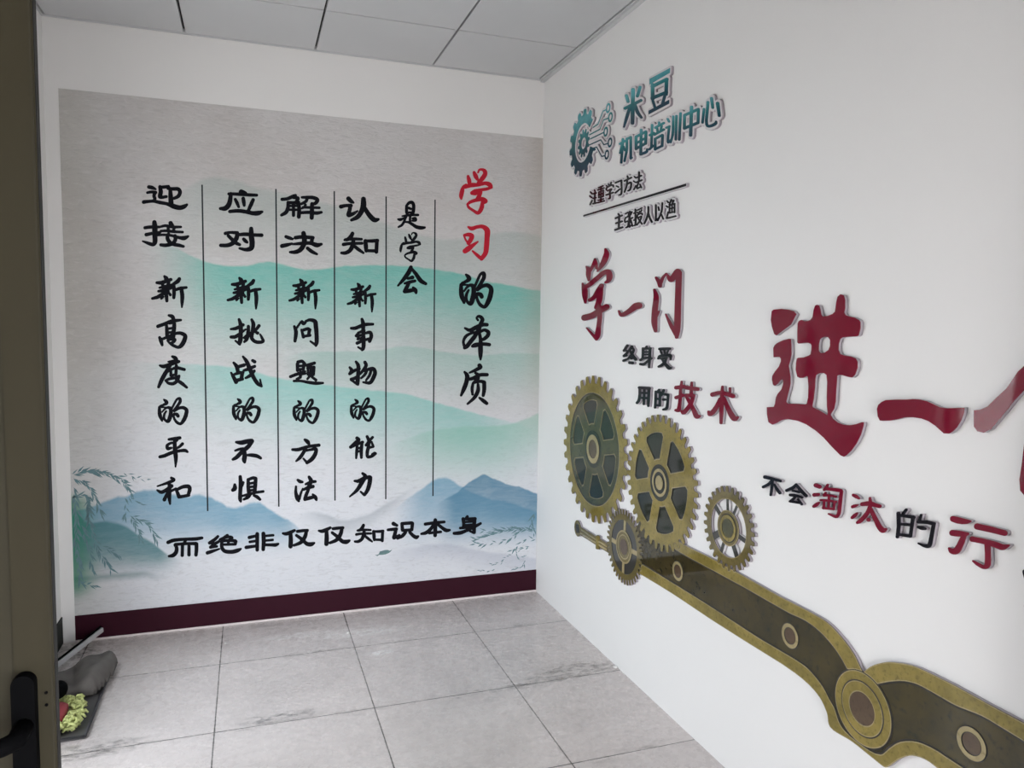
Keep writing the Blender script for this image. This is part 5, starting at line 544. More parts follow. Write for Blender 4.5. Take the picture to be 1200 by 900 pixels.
 '法细':'-5633 10799|-30 188 15 -3 6 -7 1 -84 80 -5 72 37 27 4 15 -7 1 -9 -9 -8 -78 -47 -27 -5 -18 2 -23 -4 -41 1 -1 -55 91 -6 89 45 22 4 18 -4 4 -9 -8 -10 -89 -47 -30 -5 -30 -11 -47 -1 33 -40 31 14 19 2 13 -4 87 -74 1 -9 -9 -9 -27 -10 -26 3 -68 57 2 -22 -5 -15 -11 -10 -22 -11 -30 -4 -33 1 -91 12 -15 -14 -19 -7 -22 -2 -13 7 1 11 69 80 11 8 18 6 26 -1 7 -4 1 -6 -33 -44 92 -11 -4 13 -10 15 -59 72 -119 5 -14 4 -4 8 2 7 10 9 26 9 87 -1 2 56 -86 4 -13 6 -2 9 11 12 25 10 65 1 1 65 2 6 23 15',
 '主':'-4818 10054|48 189 20 -6 5 -6 0 -5 -43 -47 158 -13 17 -7 4 -9 -4 -8 -11 -9 -33 -11 -119 7 1 -71 114 -6 17 -6 5 -9 -3 -8 -8 -7 -29 -12 -94 -1 1 -90 154 -10 18 -9 2 -7 -3 -6 -23 -15 -38 -6 -349 19 -23 7 -5 9 5 10 13 9 20 7 20 2 114 -4 -3 89 -115 4 -17 6 -6 10 3 8 10 8 29 11 96 -1 -1 77 -114 11 -15 9 -1 7 3 6 19 13 28 7 85 -5 50 48 22 8',
 '张':'-5272 10040|-33 184 21 -5 8 -17 40 10 35 -1 106 -16 14 -7 0 -7 -9 -9 -32 -11 -104 15 -5 -3 4 -30 13 -20 20 -4 74 -4 23 -6 22 -17 11 -19 7 -21 0 -22 -7 -20 -19 -17 -20 -7 -32 -4 -89 11 -3 -3 -2 -11 1 -22 6 -21 11 -21 9 -9 12 -5 58 -6 10 -6 2 -9 -5 -6 -12 -7 -28 -5 -70 3 -19 4 -19 9 -12 -11 -13 -7 -19 -4 -19 0 -27 7 -40 25 -15 -15 -17 -8 -23 -4 -22 4 -7 7 1 9 99 151 -83 7 -12 7 2 9 14 11 23 6 94 -5 -4 41 -25 8 -64 54 -2 11 19 13 27 5 18 -4 19 -16 3 2 -1 20 7 9 20 10|10 51 -6 -1 4 -30 12 -6 5 -6 -4 -8 -10 -9 1 -7 41 5 88 -9 1 19 -5 17 -16 22 -22 5 -74 4|-72 -52 -45 -72 2 -1 19 1 23 -7 4 2 2 25',
 '授':'-5681 10043|-145 178 196 -21 11 -5 3 -8 -5 -8 -10 -6 -30 -6 -199 21 -13 7 0 7 4 6 17 10|131 189 18 -3 9 -8 -3 -59 47 -6 10 -4 3 -5 -3 -10 -16 -10 -19 -4 -22 1 -4 -4 -8 -96 57 -17 7 -8 -6 -12 -16 -8 -19 -4 -23 4 -3 -1 1 -61 9 -20 32 -6 6 -6 -3 -8 -22 -11 -49 -4 -30 5 -13 15 -7 -10 -13 -7 -31 -4 -110 52 -68 -53 -29 -7 -15 2 -9 5 -4 8 5 10 83 64 -28 28 -27 36 -4 17 9 15 18 10 33 5 29 -1 88 -12 9 23 -2 3 -11 4 -35 6 -98 5 -4 -1 3 -17 -11 -10 -22 -7 -21 4 -4 5 -4 26 4 9 10 8 14 7 29 5 52 1 0 13 -26 -7 -20 4 -35 37 -1 5 3 6 20 10 26 1 6 -4 28 -30 8 10 15 6 15 2 14 -2 7 -7 -2 -34 -14 -13 21 -2 3 2 10 30 7 7 23 8 24 -3 4 -4 0 -6 -11 -31 -10 -9 34 -10 9 -9 1 -16 -10 -22 5 0 8 3 12 85 -27 4 -9 6 0 5 11 12 27 9 5 42 4 7 20 11|-102 -27 -6 -1 4 -5 29 -27 30 23|35 -23 -1 1 -8 -8 -15 -7 0 -7 -4 -6 -48 -40 101 -60 -7 56 5 61',
 '人':'-6116 10024|21 183 18 -4 6 -8 -8 -92 9 -36 10 -23 27 -44 30 -41 23 -26 55 -51 3 -5 -2 -7 -12 -11 -19 -6 -22 -1 -14 4 -76 64 -54 68 -41 -58 -77 -76 -15 -8 -20 -4 -18 1 -12 4 -6 8 2 9 86 88 21 32 45 80 -4 46 11 77 8 8 15 7',
 '以':'-6564 10025|-85 178 14 -3 6 -8 6 -117 6 -23 18 -36 71 -91 68 -20 -2 79 16 197 12 11 20 8 23 0 13 -6 2 -7 -15 -233 1 -40 8 -35 -6 -11 -14 -7 -34 -7 -14 1 -26 9 -7 -8 -14 -7 -17 -3 -13 2 -8 3 -52 48 -37 41 -70 -84 -14 -6 -16 -3 -17 2 -9 5 -2 7 3 7 85 99 11 10 -24 40 -14 43 -5 119 3 9 11 8 17 6|57 120 19 -3 7 -9 -30 -75 -11 -9 -17 -6 -20 -1 -14 5 -4 4 0 7 36 72 14 10',
 '渔':'-6999 10030|15 188 14 -6 70 -94 -1 -7 -10 -10 -6 -112 30 4 18 -6 63 -119 -2 -8 -9 -8 -14 -5 -26 1 -26 -6 -305 1 -18 5 -5 7 5 10 13 8 19 5 295 1 -42 70 -13 -10 -20 -5 -149 -1 -16 -10 -19 -4 -13 2 -9 7 9 163 -6 7 1 7 10 9 16 6 58 0 -39 30 -7 10 2 12 13 10 23 7 59 -1 -5 11 6 9 17 8|166 183 20 -4 3 -4 0 -7 -55 -44 -16 -8 -16 -2 -15 1 -9 6 -1 8 8 9 58 39|-39 126 28 -23 1 -7 -7 -9 49 -1 -27 37|-95 58 -3 -44 38 0 1 43|193 90 16 -6 2 -7 -3 -5 -64 -37 -15 -6 -16 -2 -13 3 -8 6 0 10 12 9 66 32|-5 55 -3 -3 -2 -37 37 0 2 38|-95 -14 -5 0 -3 -51 41 1 1 49|-3 -14 -8 -1 -1 -49 34 0 3 49',
 '线':'-5216 10407|-2281 11 4559 24 19 -3 -1 -26 -5 -7 -7 -2 -4568 -33 -9 1 -3 42 6 4',
 '新2':'-7923 8436|-110 402 -9 -2 -9 -7 -9 -18 0 -12 18 -54 -4 -29 -77 -24 -87 -13 -16 -12 -8 -18 0 -12 3 -12 7 -9 11 -7 71 -13 30 0 4 -29 -51 -20 -10 -15 0 -19 8 -13 13 -6 66 5 -97 -31 -15 -15 -4 -19 6 -18 16 -12 11 -2 63 4 -111 -77 -108 -45 -10 -10 -5 -12 -1 -11 4 -12 14 -15 20 -3 96 19 25 9 43 22 -1 -18 6 -14 12 -9 16 -2 16 7 44 47 8 15 12 -101 4 -12 8 -10 11 -7 13 -3 14 3 18 14 7 19 -1 158 17 -31 11 -8 11 -3 13 2 12 6 9 10 6 14 -1 14 -4 12 -43 56 2 19 -6 17 57 29 -1 -216 5 -14 8 -10 10 -6 13 -2 12 1 11 7 9 9 6 12 13 105 5 67 75 26 12 -138 1 -149 14 -134 3 -9 8 -8 9 -3 11 2 7 5 5 9 19 90 12 72 9 77 0 89 -17 119 69 16 12 6 8 10 5 12 1 12 -4 12 -10 11 -16 6 -103 -10 -18 1 -75 -24 -41 -20 -10 75 70 40 18 16 13 17 10 19 19 51 -1 21 -8 17 -13 9 -13 4 -14 0 -14 -6 -10 -9 -30 -42 -18 -20 -94 -84 -33 -8 9 34 -3 19 33 17 15 20 2 19 -6 19 -12 13 -18 5 -14 -2 -36 -12 -14 31 -19 19 -52 26|-64 202 4 0 -11 -32 -38 -12 -2 2 1 21|-115 -97 2 -28 -5 9 -11 9',
 '新3':'-6473 8455|-111 392 -16 -10 -8 -18 18 -63 -4 -29 -74 -23 -83 -12 -16 -11 -8 -18 0 -11 4 -11 6 -9 10 -6 69 -13 29 0 4 -30 -49 -20 -9 -15 1 -18 8 -12 13 -5 69 6 -100 -32 -14 -14 -4 -20 7 -18 15 -10 74 3 -109 -77 -107 -44 -8 -8 -5 -11 -1 -12 3 -11 6 -9 9 -6 19 -3 94 19 24 9 42 22 -3 -16 6 -16 14 -10 15 -1 15 8 42 44 7 14 12 -97 4 -11 7 -10 11 -7 13 -3 13 2 17 12 9 21 -2 153 15 -29 11 -8 11 -3 13 1 13 7 7 9 5 14 0 14 -4 11 -42 53 2 18 -6 19 52 28 2 -3 0 -208 4 -11 8 -11 11 -7 13 -2 12 2 11 6 8 9 6 12 12 102 4 66 70 24 13 -133 2 -146 15 -131 3 -9 7 -7 9 -3 11 2 6 4 6 9 14 67 13 68 11 98 -1 87 -18 115 67 16 11 6 8 8 5 11 1 11 -3 12 -11 13 -15 5 -100 -9 -18 1 -71 -23 -39 -20 -7 61 -4 11 69 41 17 17 13 16 9 18 18 48 -1 18 -8 18 -12 10 -13 4 -16 -1 -13 -6 -10 -9 -36 -49 -34 -33 -66 -59 -31 -8 9 33 -3 20 32 17 14 19 3 18 -6 18 -13 12 -18 6 -13 -2 -33 -13 -15 32 -18 17 -52 26|-64 197 5 0 -11 -32 -36 -10 -1 23|14 118 5 3 2 -2|-112 -95 2 0 2 -23 -7 8 -10 6',
 '新4':'-5027 8400|-116 384 -13 -10 -5 -16 17 -61 -3 -29 -73 -23 -81 -12 -17 -12 -7 -18 4 -21 16 -13 68 -12 29 -1 3 -30 -48 -20 -9 -16 2 -17 9 -11 13 -5 68 7 -101 -33 -13 -14 -4 -18 7 -18 17 -10 73 4 -108 -77 -105 -43 -8 -9 -5 -11 0 -12 3 -10 14 -14 19 -3 92 19 24 9 38 20 0 -18 6 -14 14 -8 15 -1 15 8 47 52 15 -101 7 -10 11 -7 13 -3 13 2 18 12 8 18 -4 151 16 -28 11 -8 11 -2 13 2 14 8 7 10 4 14 2 -67 4 -16 9 -10 11 -6 13 -2 15 4 14 11 7 16 11 98 3 63 4 3 64 22 14 -133 2 -142 16 -130 4 -8 7 -7 11 -2 9 2 6 5 5 9 18 85 10 70 8 72 -1 84 -19 116 65 15 11 5 8 9 5 11 1 12 -3 11 -11 12 -16 5 -96 -10 -18 1 -71 -22 -38 -19 -6 59 -4 13 68 41 16 15 12 16 14 29 13 38 -2 18 -8 15 -12 9 -13 4 -15 -1 -14 -6 -11 -10 -30 -43 -25 -26 -76 -68 -29 -7 9 33 -4 20 32 16 14 19 2 17 -6 18 -13 12 -18 5 -13 -2 -31 -12 -14 30 -20 19 -50 25 -9 2|-59 197 -11 -34 -35 -12 0 25|14 117 5 2 1 -2 -1 -1 -15 -4|50 56 5 0 1 -120 -2 -12 -5 16 -43 55 3 18 -8 17|-112 -95 4 0 0 -18 -13 11',
 '的2':'-9593 5521|142 350 -14 -2 -23 -8 -21 -14 -18 -17 -27 -42 -79 -155 -19 13 -30 7 -31 -1 -34 -12 -61 8 69 23 21 12 19 25 5 16 1 17 -4 19 -9 21 -10 14 -15 14 -24 12 -36 14 -13 -2 -9 -8 -4 -12 1 -13 24 -38 11 -23 -48 -32 -61 -25 -14 -17 -17 -11 -8 -16 -11 -88 -1 -79 5 -42 6 -25 20 -48 44 -73 7 -8 10 -4 9 0 10 4 7 7 5 17 -4 26 25 -40 33 -33 13 -10 19 -8 19 -2 13 3 23 13 13 15 11 18 25 58 13 42 22 -72 30 -60 14 -19 27 -26 31 -20 19 -8 22 -5 19 0 29 10 35 29 43 55 26 46 30 75 20 97 2 28 -2 31 -9 28 -14 24 -31 28 -34 19 -22 7 -24 3 -39 -5 -41 -10 43 62 13 23 9 27 4 33 -3 38 -10 26 -18 19 -16 6|112 275 9 0 2 -13 -1 -17 -10 -25 -55 -89 -66 -92 -1 8 49 101 47 89 11 19|-271 82 68 -2 -21 -24 -41 -55|-131 62 19 -3 12 -8 3 -25 0 -38 -4 -36 -7 -35 -35 -116 -19 10 -8 10 -8 26 -2 21 3 30 9 35 33 64 1 13 -5 10 -13 10 -10 0 -7 -3 -41 -53 -14 -27 -7 -21 -7 -35 -3 -36 -20 116 15 -3 9 3 56 60 29 21|174 44 31 1 29 -12 21 -20 2 -19 -17 -76 -21 -60 -52 -109 -11 -18 -8 -6 -16 5 -20 14 -33 31 -18 27 -15 28 -14 50 2 14 22 -13 20 -30 11 -10 17 -6 19 4 16 15 7 23 -3 18 -16 35 -19 23 -19 10 -19 5 -42 3 -16 -3 -11 -8 -9 -16 -1 -11 1 57 2 2 8 -11 10 -7 21 -1 88 56 29 11',
 '的3':'-7906 5505|132 347 -31 -11 -20 -14 -17 -15 -28 -43 -78 -152 -18 11 -30 8 -32 -2 -33 -11 -63 7 58 19 34 17 19 24 6 17 0 15 -2 17 -7 18 -12 18 -16 15 -14 8 -46 19 -14 -2 -10 -9 -4 -10 2 -13 35 -61 -49 -33 -61 -24 -12 -17 -18 -11 -8 -17 -10 -86 0 -77 4 -41 7 -26 21 -48 43 -73 8 -8 18 -4 9 3 8 6 6 17 -2 24 24 -37 17 -19 24 -20 26 -11 17 -1 14 3 22 14 13 15 12 19 23 55 13 42 21 -72 30 -59 14 -19 28 -26 32 -20 18 -8 23 -5 18 0 29 10 35 29 42 55 27 47 29 73 20 96 1 28 -2 30 -10 30 -25 33 -20 17 -35 18 -22 7 -24 3 -39 -5 -40 -11 44 64 13 24 8 25 4 35 -4 37 -12 26 -11 12 -10 6 -16 5|111 273 8 0 2 -21 -4 -20 -7 -15 -55 -87 -64 -87 -1 4 38 79 56 109 12 21|-246 82 42 -3 -21 -25 -38 -53 -7 80|-127 63 16 -4 10 -8 4 -26 0 -37 -3 -34 -8 -37 -34 -114 -18 10 -10 13 -6 22 -2 24 3 28 8 34 33 64 0 11 -4 11 -14 10 -16 -3 -40 -51 -10 -17 -11 -30 -11 -66 -19 110 10 -5 12 3 57 60 35 25|174 45 32 0 26 -11 21 -19 3 -20 -17 -78 -20 -60 -51 -107 -11 -17 -8 -6 -14 5 -23 14 -31 30 -18 27 -15 28 -15 48 2 17 21 -13 19 -29 12 -11 20 -6 19 5 15 15 6 21 -3 18 -15 33 -10 14 -14 13 -17 8 -18 4 -36 3 -21 -2 -12 -9 -8 -15 0 46 0 2 8 -11 10 -6 21 -2 90 57 28 9',
 '的4':'-6451 5438|125 335 -15 -4 -24 -13 -23 -20 -13 -17 -91 -173 -19 12 -29 7 -30 -1 -34 -11 -59 8 53 16 34 17 19 24 5 15 1 16 -3 17 -7 16 -12 18 -15 14 -15 8 -46 18 -13 -2 -9 -7 -5 -11 2 -14 35 -58 -47 -31 -60 -23 -7 -7 -5 -10 -19 -12 -7 -15 -10 -83 0 -75 5 -40 6 -25 20 -45 45 -71 7 -8 9 -4 10 -1 16 9 7 15 -3 24 23 -34 19 -20 23 -18 25 -11 17 -2 13 3 22 12 14 16 11 17 23 55 12 40 21 -68 30 -58 14 -19 28 -25 19 -12 30 -14 21 -5 20 -1 28 9 19 14 17 16 41 52 27 46 27 71 19 91 2 29 -3 29 -10 27 -11 18 -14 15 -19 16 -35 18 -21 7 -24 2 -38 -4 -41 -10 44 62 12 22 8 24 3 35 -4 36 -13 26 -10 11 -11 6 -15 4|108 264 8 2 2 -15 -1 -16 -9 -24 -54 -86 -63 -86 0 8 47 97 45 85 10 18|-267 80 66 -2 -20 -24 -39 -52|-134 59 16 1 17 -9 4 -13 2 -31 -2 -35 -5 -36 -37 -126 -16 8 -9 10 -8 19 -3 27 3 29 8 33 32 63 0 11 -4 9 -14 10 -17 -3 -39 -49 -15 -29 -5 -17 -7 -35 -3 -33 -20 110 13 -3 10 3 54 56 27 21|192 45 28 -7 25 -18 8 -15 -2 -24 -19 -80 -15 -40 -50 -103 -9 -16 -9 -7 -15 6 -21 13 -32 31 -18 25 -15 27 -14 47 0 13 3 1 19 -11 20 -29 12 -10 17 -5 19 3 16 15 6 20 -2 18 -17 34 -10 13 -14 11 -17 8 -17 4 -36 3 -17 -2 -13 -7 -9 -13 -1 39 2 3 7 -9 10 -6 19 -3 90 56 30 9',
 '的5':'-5004 5450|120 329 -13 -4 -23 -12 -24 -20 -13 -18 -88 -169 -18 11 -31 8 -29 -2 -34 -10 -61 7 70 23 20 12 18 22 5 15 1 16 -4 16 -6 16 -13 18 -14 12 -15 9 -45 18 -13 -1 -11 -9 -4 -11 2 -11 28 -44 6 -16 -46 -29 -60 -24 -6 -6 -5 -10 -18 -10 -7 -17 -9 -81 0 -75 5 -38 6 -23 21 -46 44 -69 8 -9 18 -4 16 8 6 15 -2 23 15 -23 16 -19 34 -28 24 -10 18 -2 13 3 22 13 12 14 12 18 22 54 11 34 15 -46 15 -35 32 -53 32 -29 31 -19 18 -7 20 -4 21 0 27 9 18 12 18 17 40 51 25 44 28 71 18 89 1 27 -3 30 -10 27 -24 31 -21 17 -34 17 -20 6 -25 3 -38 -4 -39 -10 42 60 12 23 9 25 3 34 -4 34 -13 25 -10 11 -11 6 -16 4|105 261 8 -1 2 -13 -1 -16 -9 -23 -53 -85 -60 -82 -2 4 47 97 43 83 11 19|-265 78 65 -1 -21 -25 -36 -50|-130 59 14 0 16 -10 4 -25 0 -34 -2 -34 -8 -36 -32 -108 -16 10 -9 11 -8 23 -2 20 3 28 8 33 31 61 0 11 -4 9 -13 10 -9 0 -9 -3 -38 -48 -9 -16 -11 -29 -7 -34 -2 -30 -21 106 12 -4 11 3 54 57 26 19|170 43 31 0 25 -10 21 -19 3 -18 -15 -73 -20 -59 -48 -101 -10 -16 -8 -7 -16 5 -29 20 -30 32 -25 42 -10 25 -5 23 1 14 15 -8 8 -7 19 -27 14 -10 18 -3 15 4 15 14 7 20 -3 16 -16 33 -9 12 -14 12 -18 8 -15 4 -39 4 -15 -2 -14 -6 -9 -13 -1 36 1 3 9 -9 11 -6 21 1 85 53 27 9',
 '学2':'-3749 9772|82 398 -30 -9 -17 -16 -17 -46 0 -11 9 -9 14 1 7 8 18 35 20 5 14 -4 14 -12 6 -12 0 -13 -13 -26 -57 -78 -24 72 -14 22 -29 35 -11 6 -14 0 -11 -7 -7 -11 -1 -9 7 -45 8 -26 7 -13 43 -49 10 -5 11 -1 -13 -19 -4 -18 -86 -2 -7 53 -10 25 -22 44 -9 8 -12 3 -11 -3 -9 -8 -6 -14 3 -49 15 -83 -5 -4 -14 10 -16 0 -38 -24 -19 -17 -17 -26 -18 -41 -14 -47 -6 -36 0 -34 7 -24 18 -28 8 -5 12 1 8 5 4 7 19 69 15 62 3 48 14 -1 96 29 137 22 102 28 13 1 18 -5 34 -19 -56 -17 -177 -34 -39 -18 -33 -24 -9 -12 -4 -16 2 -13 8 -11 11 -7 62 -7 18 2 23 9 -29 -58 -67 -26 -34 -18 -20 -15 -26 -26 -11 -14 -3 -9 9 -42 13 -24 27 -24 64 -38 51 -36 25 -10 21 0 23 9 20 16 16 19 24 38 10 24 9 39 2 40 29 12 13 8 12 14 5 12 1 13 -5 16 -6 10 -14 13 -25 15 -18 7 -19 3 -29 1 19 53 4 20 1 25 58 9 50 16 60 27 10 10 3 12 -6 33 -9 24 -13 16 -20 12 -32 10 -35 3 -37 -3 -30 -7 33 36 39 59 13 37 1 29 -6 22 -7 13 -10 13 -13 9 -37 12|81 -168 3 0 -20 -91 -25 -59 -14 -20 -14 5 -101 56 -21 17 -12 22 30 22 37 16 55 15',
 '知2':'-4837 2106|-157 275 -16 -4 -13 -10 -35 -64 -38 -42 -18 -15 -27 -2 -12 -4 -11 -13 -10 -6 -6 -14 2 -14 12 -12 49 -13 32 0 27 10 41 -2 -5 -28 -74 0 -91 -6 -18 -10 -10 -20 0 -16 7 -17 12 -11 16 -7 11 0 82 13 47 1 -8 -30 -14 -33 -8 -14 -15 -18 -39 -24 -36 -12 -63 0 -14 -5 -8 -10 -4 -14 3 -14 7 -11 13 -9 75 -19 25 0 43 10 38 18 37 29 29 38 21 43 51 -52 58 -47 77 -52 12 -4 11 2 10 7 5 11 0 12 -6 13 -98 101 -88 80 138 -7 14 4 12 11 7 -81 14 -80 6 -20 11 -14 21 -8 14 1 14 6 147 -20 14 -21 11 -7 12 -4 18 0 16 9 8 11 4 14 11 242 9 25 -4 19 -10 15 -13 9 -14 4 -111 -3 -112 3 -18 10 -16 2 -21 -6 -14 -15 -5 -19 1 -38 -12 14 -16 6 -139 9 1 29 127 -10 11 2 10 6 7 9 2 11 -1 12 -9 15 -16 9 -116 17 -63 6 27 74 1 18 -5 17 -10 13 -15 9|170 -2 74 -10 72 -2 -7 -152 -133 13 2 63',
 '仅2':'-5754 2113|217 241 -110 3 -141 -8 -19 -6 -12 -13 -5 21 -9 13 -14 10 -17 2 -204 -65 -28 -5 -59 4 -17 -8 -6 -10 -2 -9 1 -13 5 -9 10 -9 49 -30 21 -8 23 -5 29 1 33 7 2 -2 -3 -121 -8 -182 6 -26 15 -20 14 -10 15 -5 14 -2 14 3 17 8 11 13 7 14 3 21 14 -13 19 -5 103 23 33 8 36 13 31 18 22 17 45 -49 29 -23 43 -23 48 -13 27 -3 21 2 29 9 25 16 41 39 8 15 0 17 -8 16 -12 9 -15 3 -72 -2 -53 3 -24 4 -24 14 -41 43 -1 3 33 65 12 31 8 34 12 91 16 15 8 18 -2 20 -10 17 -17 12|-74 199 2 2 1 -2 2 -18 7 -15 13 -12 15 -6 177 7 -22 -80 -27 -56 -131 102 -12 4 -14 1 -12 -4 -10 -8 -7 -12 -2 -13 2 -15 6 -13 115 -109 10 -12 -32 -26 -23 -13 -127 -52 -1 4 4 84 -1 67 -13 142 72 45',
 '米底':'-5337 12408|-56 -433 -36 15 -14 16 -8 18 -2 167 -72 -65 -150 -108 -48 -14 -36 -1 -30 11 -20 22 -6 30 14 36 149 144 80 108 -7 3 -150 -2 -36 15 -18 26 -4 24 6 24 28 33 54 28 30 7 50 4 -104 156 -7 30 9 30 28 31 36 21 42 13 54 -1 18 -7 18 -15 78 -116 5 8 3 84 22 36 30 24 42 20 48 12 54 -3 32 -17 17 -30 -1 -187 66 121 24 27 30 19 54 19 36 3 36 -8 30 -24 7 -24 0 -18 -98 -180 7 -4 66 2 42 -10 27 -24 6 -42 -21 -36 -36 -26 -36 -16 -62 -12 76 -114 77 -156 5 -30 -10 -24 -32 -28 -30 -13 -36 -5 -36 10 -114 118 -84 104 -3 -162 -17 -36 -34 -30 -48 -22 -48 -10',
 '豆底':'-6413 12415|119 -397 -516 4 -24 7 -13 13 -8 24 4 72 5 18 12 16 24 12 99 2 -8 12 -37 7 -24 18 -11 17 -12 36 -1 24 8 24 -2 180 -11 42 11 32 27 28 -50 6 -13 9 -10 15 -9 102 4 18 15 19 24 9 786 29 24 -5 18 -16 7 -24 -7 -120 -14 -24 -28 -15 -5 -27 -9 -18 -9 -156 8 -24 -1 -30 -25 -48 -18 -18 -6 -18 -50 -84 7 -4 120 0 24 -10 13 -16 4 -18 -7 -96 -16 -18 -24 -8|-64 -229 135 -3 6 3 43 72 -211 -14 -5 -4|-166 -13 303 21 5 9 4 60 -9 4 -300 -12 -4 -4',
 '机电底':'-6636 11551|-1018 -343 -30 12 -22 30 -3 126 -5 3 -156 -3 -30 7 -18 12 -25 -25 -29 -15 -30 -6 -36 1 -39 -58 -21 -20 -24 -14 -60 -23 -60 -12 -120 -5 -48 4 -42 11 -30 20 -9 15 -7 24 9 48 -35 -3 -36 8 -24 22 -8 27 1 18 59 228 20 32 24 19 30 13 24 6 30 1 24 -7 18 -14 6 8 25 92 29 31 36 18 24 5 30 -1 30 -13 24 -29 36 6 24 -3 18 -9 14 -11 10 -18 6 -60 36 8 30 -2 18 -8 24 -28 6 -44 8 62 10 20 24 24 24 14 30 10 126 4 18 48 23 24 43 22 36 7 36 -4 30 -19 14 -24 4 -49 156 4 24 -5 18 32 20 18 34 17 30 7 48 -8 18 -14 12 -18 30 16 30 8 24 0 30 -7 36 21 30 6 36 -4 24 -15 15 -27 3 -44 55 62 26 18 33 11 30 2 30 -9 23 -22 7 -32 25 14 35 9 96 -2 18 24 30 19 48 13 30 -3 24 -13 15 -17 9 -30 84 -3 8 3 3 18 13 24 30 23 42 16 42 2 19 -5 17 -11 17 -25 5 -138 44 -12 5 6 1 30 12 30 18 21 21 15 57 19 96 -1 19 36 23 21 30 15 54 10 30 -3 30 -18 15 -25 3 -41 150 -2 24 -5 32 -18 15 -30 -13 -264 -10 -29 -15 -19 -21 -15 -42 -17 -48 -7 -72 8 -4 -83 -6 -18 -26 -31 -48 -24 -42 -8 -192 -4 -54 4 -48 13 -30 23 -48 -5 -102 25 -18 -32 -22 -21 -26 -14 -42 -11 -30 0 -24 7 -198 6 -42 -3 -24 6 -30 21 -13 30 -3 216 18 36 -44 19 -20 -7 25 -150 -2 -60 -9 -21 -24 -34 -24 -19 -24 -10 -54 -9 -24 2 -48 -15 -30 3 -29 19 -31 47 -20 -29 -22 -15 -30 -11 -36 -4 -30 6 -24 -18 -36 -14 -30 -4 -30 5 -27 19 -12 24 -9 152 -36 -24 -30 -10 -126 -3 -2 -91 -6 -24 -8 -12 -20 -22 -30 -17 -36 -10|1298 -295 -54 13 -24 13 -13 16 -6 30 8 24 35 36 21 378 15 35 12 14 18 14 30 14 42 9 138 -1 30 6 30 1 30 -9 18 -15 32 28 40 19 54 8 30 -6 18 -11 18 -22 6 -27 72 -6 24 -8 19 -13 15 -30 -6 -36 -22 -26 -43 -22 48 -114 3 -24 -10 -24 -16 -16 -47 -26 14 -144 -6 -24 -19 -24 -38 -22 -42 -11 -48 2 -18 7 -18 15 -54 -17 -36 -3 -30 8 -26 21 -88 182 -10 -134 -8 -20 -24 -29 -36 -21 -36 -10|-1708 -181 78 -5 54 5 6 6 6 36 -3 66 -15 105 -24 -28 -30 -17 -24 -6 -42 1 -30 20 -3 -3 -47 -150 2 -6 24 1 24 -6|190 -175 31 0 3 63 -88 3 4 -64|745 -157 55 1 7 5 -1 19 -6 4 -90 5 -4 -4 18 -24 4 -5|565 -127 19 -6 47 18 -17 24 -6 18 -1 102 -5 4 -41 -22|-1118 -25 43 0 2 90 -5 5 -36 -1 -3 -4|-876 -19 34 0 3 90 -5 4 -32 -4',
 '注底':'-4539 10797|459 -234 -18 2 -24 13 -11 15 -3 18 8 24 12 14 18 11 8 23 16 18 -6 19 -18 -20 -30 -14 -24 -6 -75 -3 23 -24 2 -18 -4 -17 -18 -20 -24 -13 -24 -6 -66 -5 -30 2 -24 8 -14 9 -22 28 -6 58 -90 1 -24 4 -42 -22 -30 -7 -30 1 -78 18 -3 -3 12 -18 1 -24 -5 -12 -17 -19 -18 -9 -36 -9 -84 -4 -30 3 -30 12 -42 49 -24 -22 -48 -14 -38 7 -40 39 -6 0 -12 -18 -18 -13 -42 -13 -78 -1 -54 12 -36 28 -24 38 -16 42 -8 54 -68 -36 84 -78 1 -36 -23 -26 -36 -13 -30 -1 -24 8 -30 21 -12 -11 -30 -14 -36 -7 -120 10 -36 -17 -36 -2 -18 5 -18 15 -8 32 8 19 64 77 -40 2 -29 10 -18 24 -2 18 13 27 18 15 16 6 1 6 -17 18 -5 18 3 18 14 18 12 10 30 13 42 5 2 38 15 24 31 19 42 8 30 -6 18 -15 9 -18 1 -54 32 -5 84 36 30 4 18 -4 18 -11 12 -14 24 20 42 13 96 -3 36 46 30 15 30 5 34 -6 20 -17 6 -25 -6 -25 96 -5 20 -6 16 -11 18 28 18 13 30 11 30 3 294 -5 18 -4 18 -10 18 -28 56 15 5 30 17 21 24 14 42 8 24 -2 18 -8 24 -28 30 17 30 6 36 -3 18 -9 12 -13 18 6 42 2 30 -14 11 -15 7 -20 24 10 10 28 19 18 25 12 24 5 264 -5 18 -5 20 -13 11 -30 23 -14 12 -27 54 57 24 11 30 5 42 -4 21 -16 9 -24 -10 -30 4 -1 19 1 83 49 24 9 54 5 30 -13 16 -26 -4 -26 -19 -22 25 -5 18 -10 11 -15 3 -12 -3 -24 -23 -25 -105 -59 90 -72 12 -18 2 -18 -6 -18 -8 -12 -21 -15 -36 -11 -30 -2 -34 10 -26 20 -36 -24 -54 -13 -174 -5 -24 3 -42 -9|874 -108 5 -5 24 6 3 11 -39 16 -18 29 -6 -21 18 -10|-457 -90 4 -5 4 5 14 160 -42 -20 -54 -3 -7 -5 7 -30 18 -30|-684 -84 37 0 -22 36 -6 6 -48 5 -3 -5 17 -36|-56 -30 29 -5 30 20 48 9 3 6 -4 12 -41 1 -25 11 -15 24 -2 39 -13 -3 -3 -36 -10 -18 -22 -16 -60 -26|457 -30 7 0 1 6 4 84 -4 8 -24 -45 -45 -23 39 -12|847 -30 2 -5 18 29 35 18 -29 9 -18 13 -5 -10|-283 48 4 -5 24 17 46 18 -64 4 -7 -4',
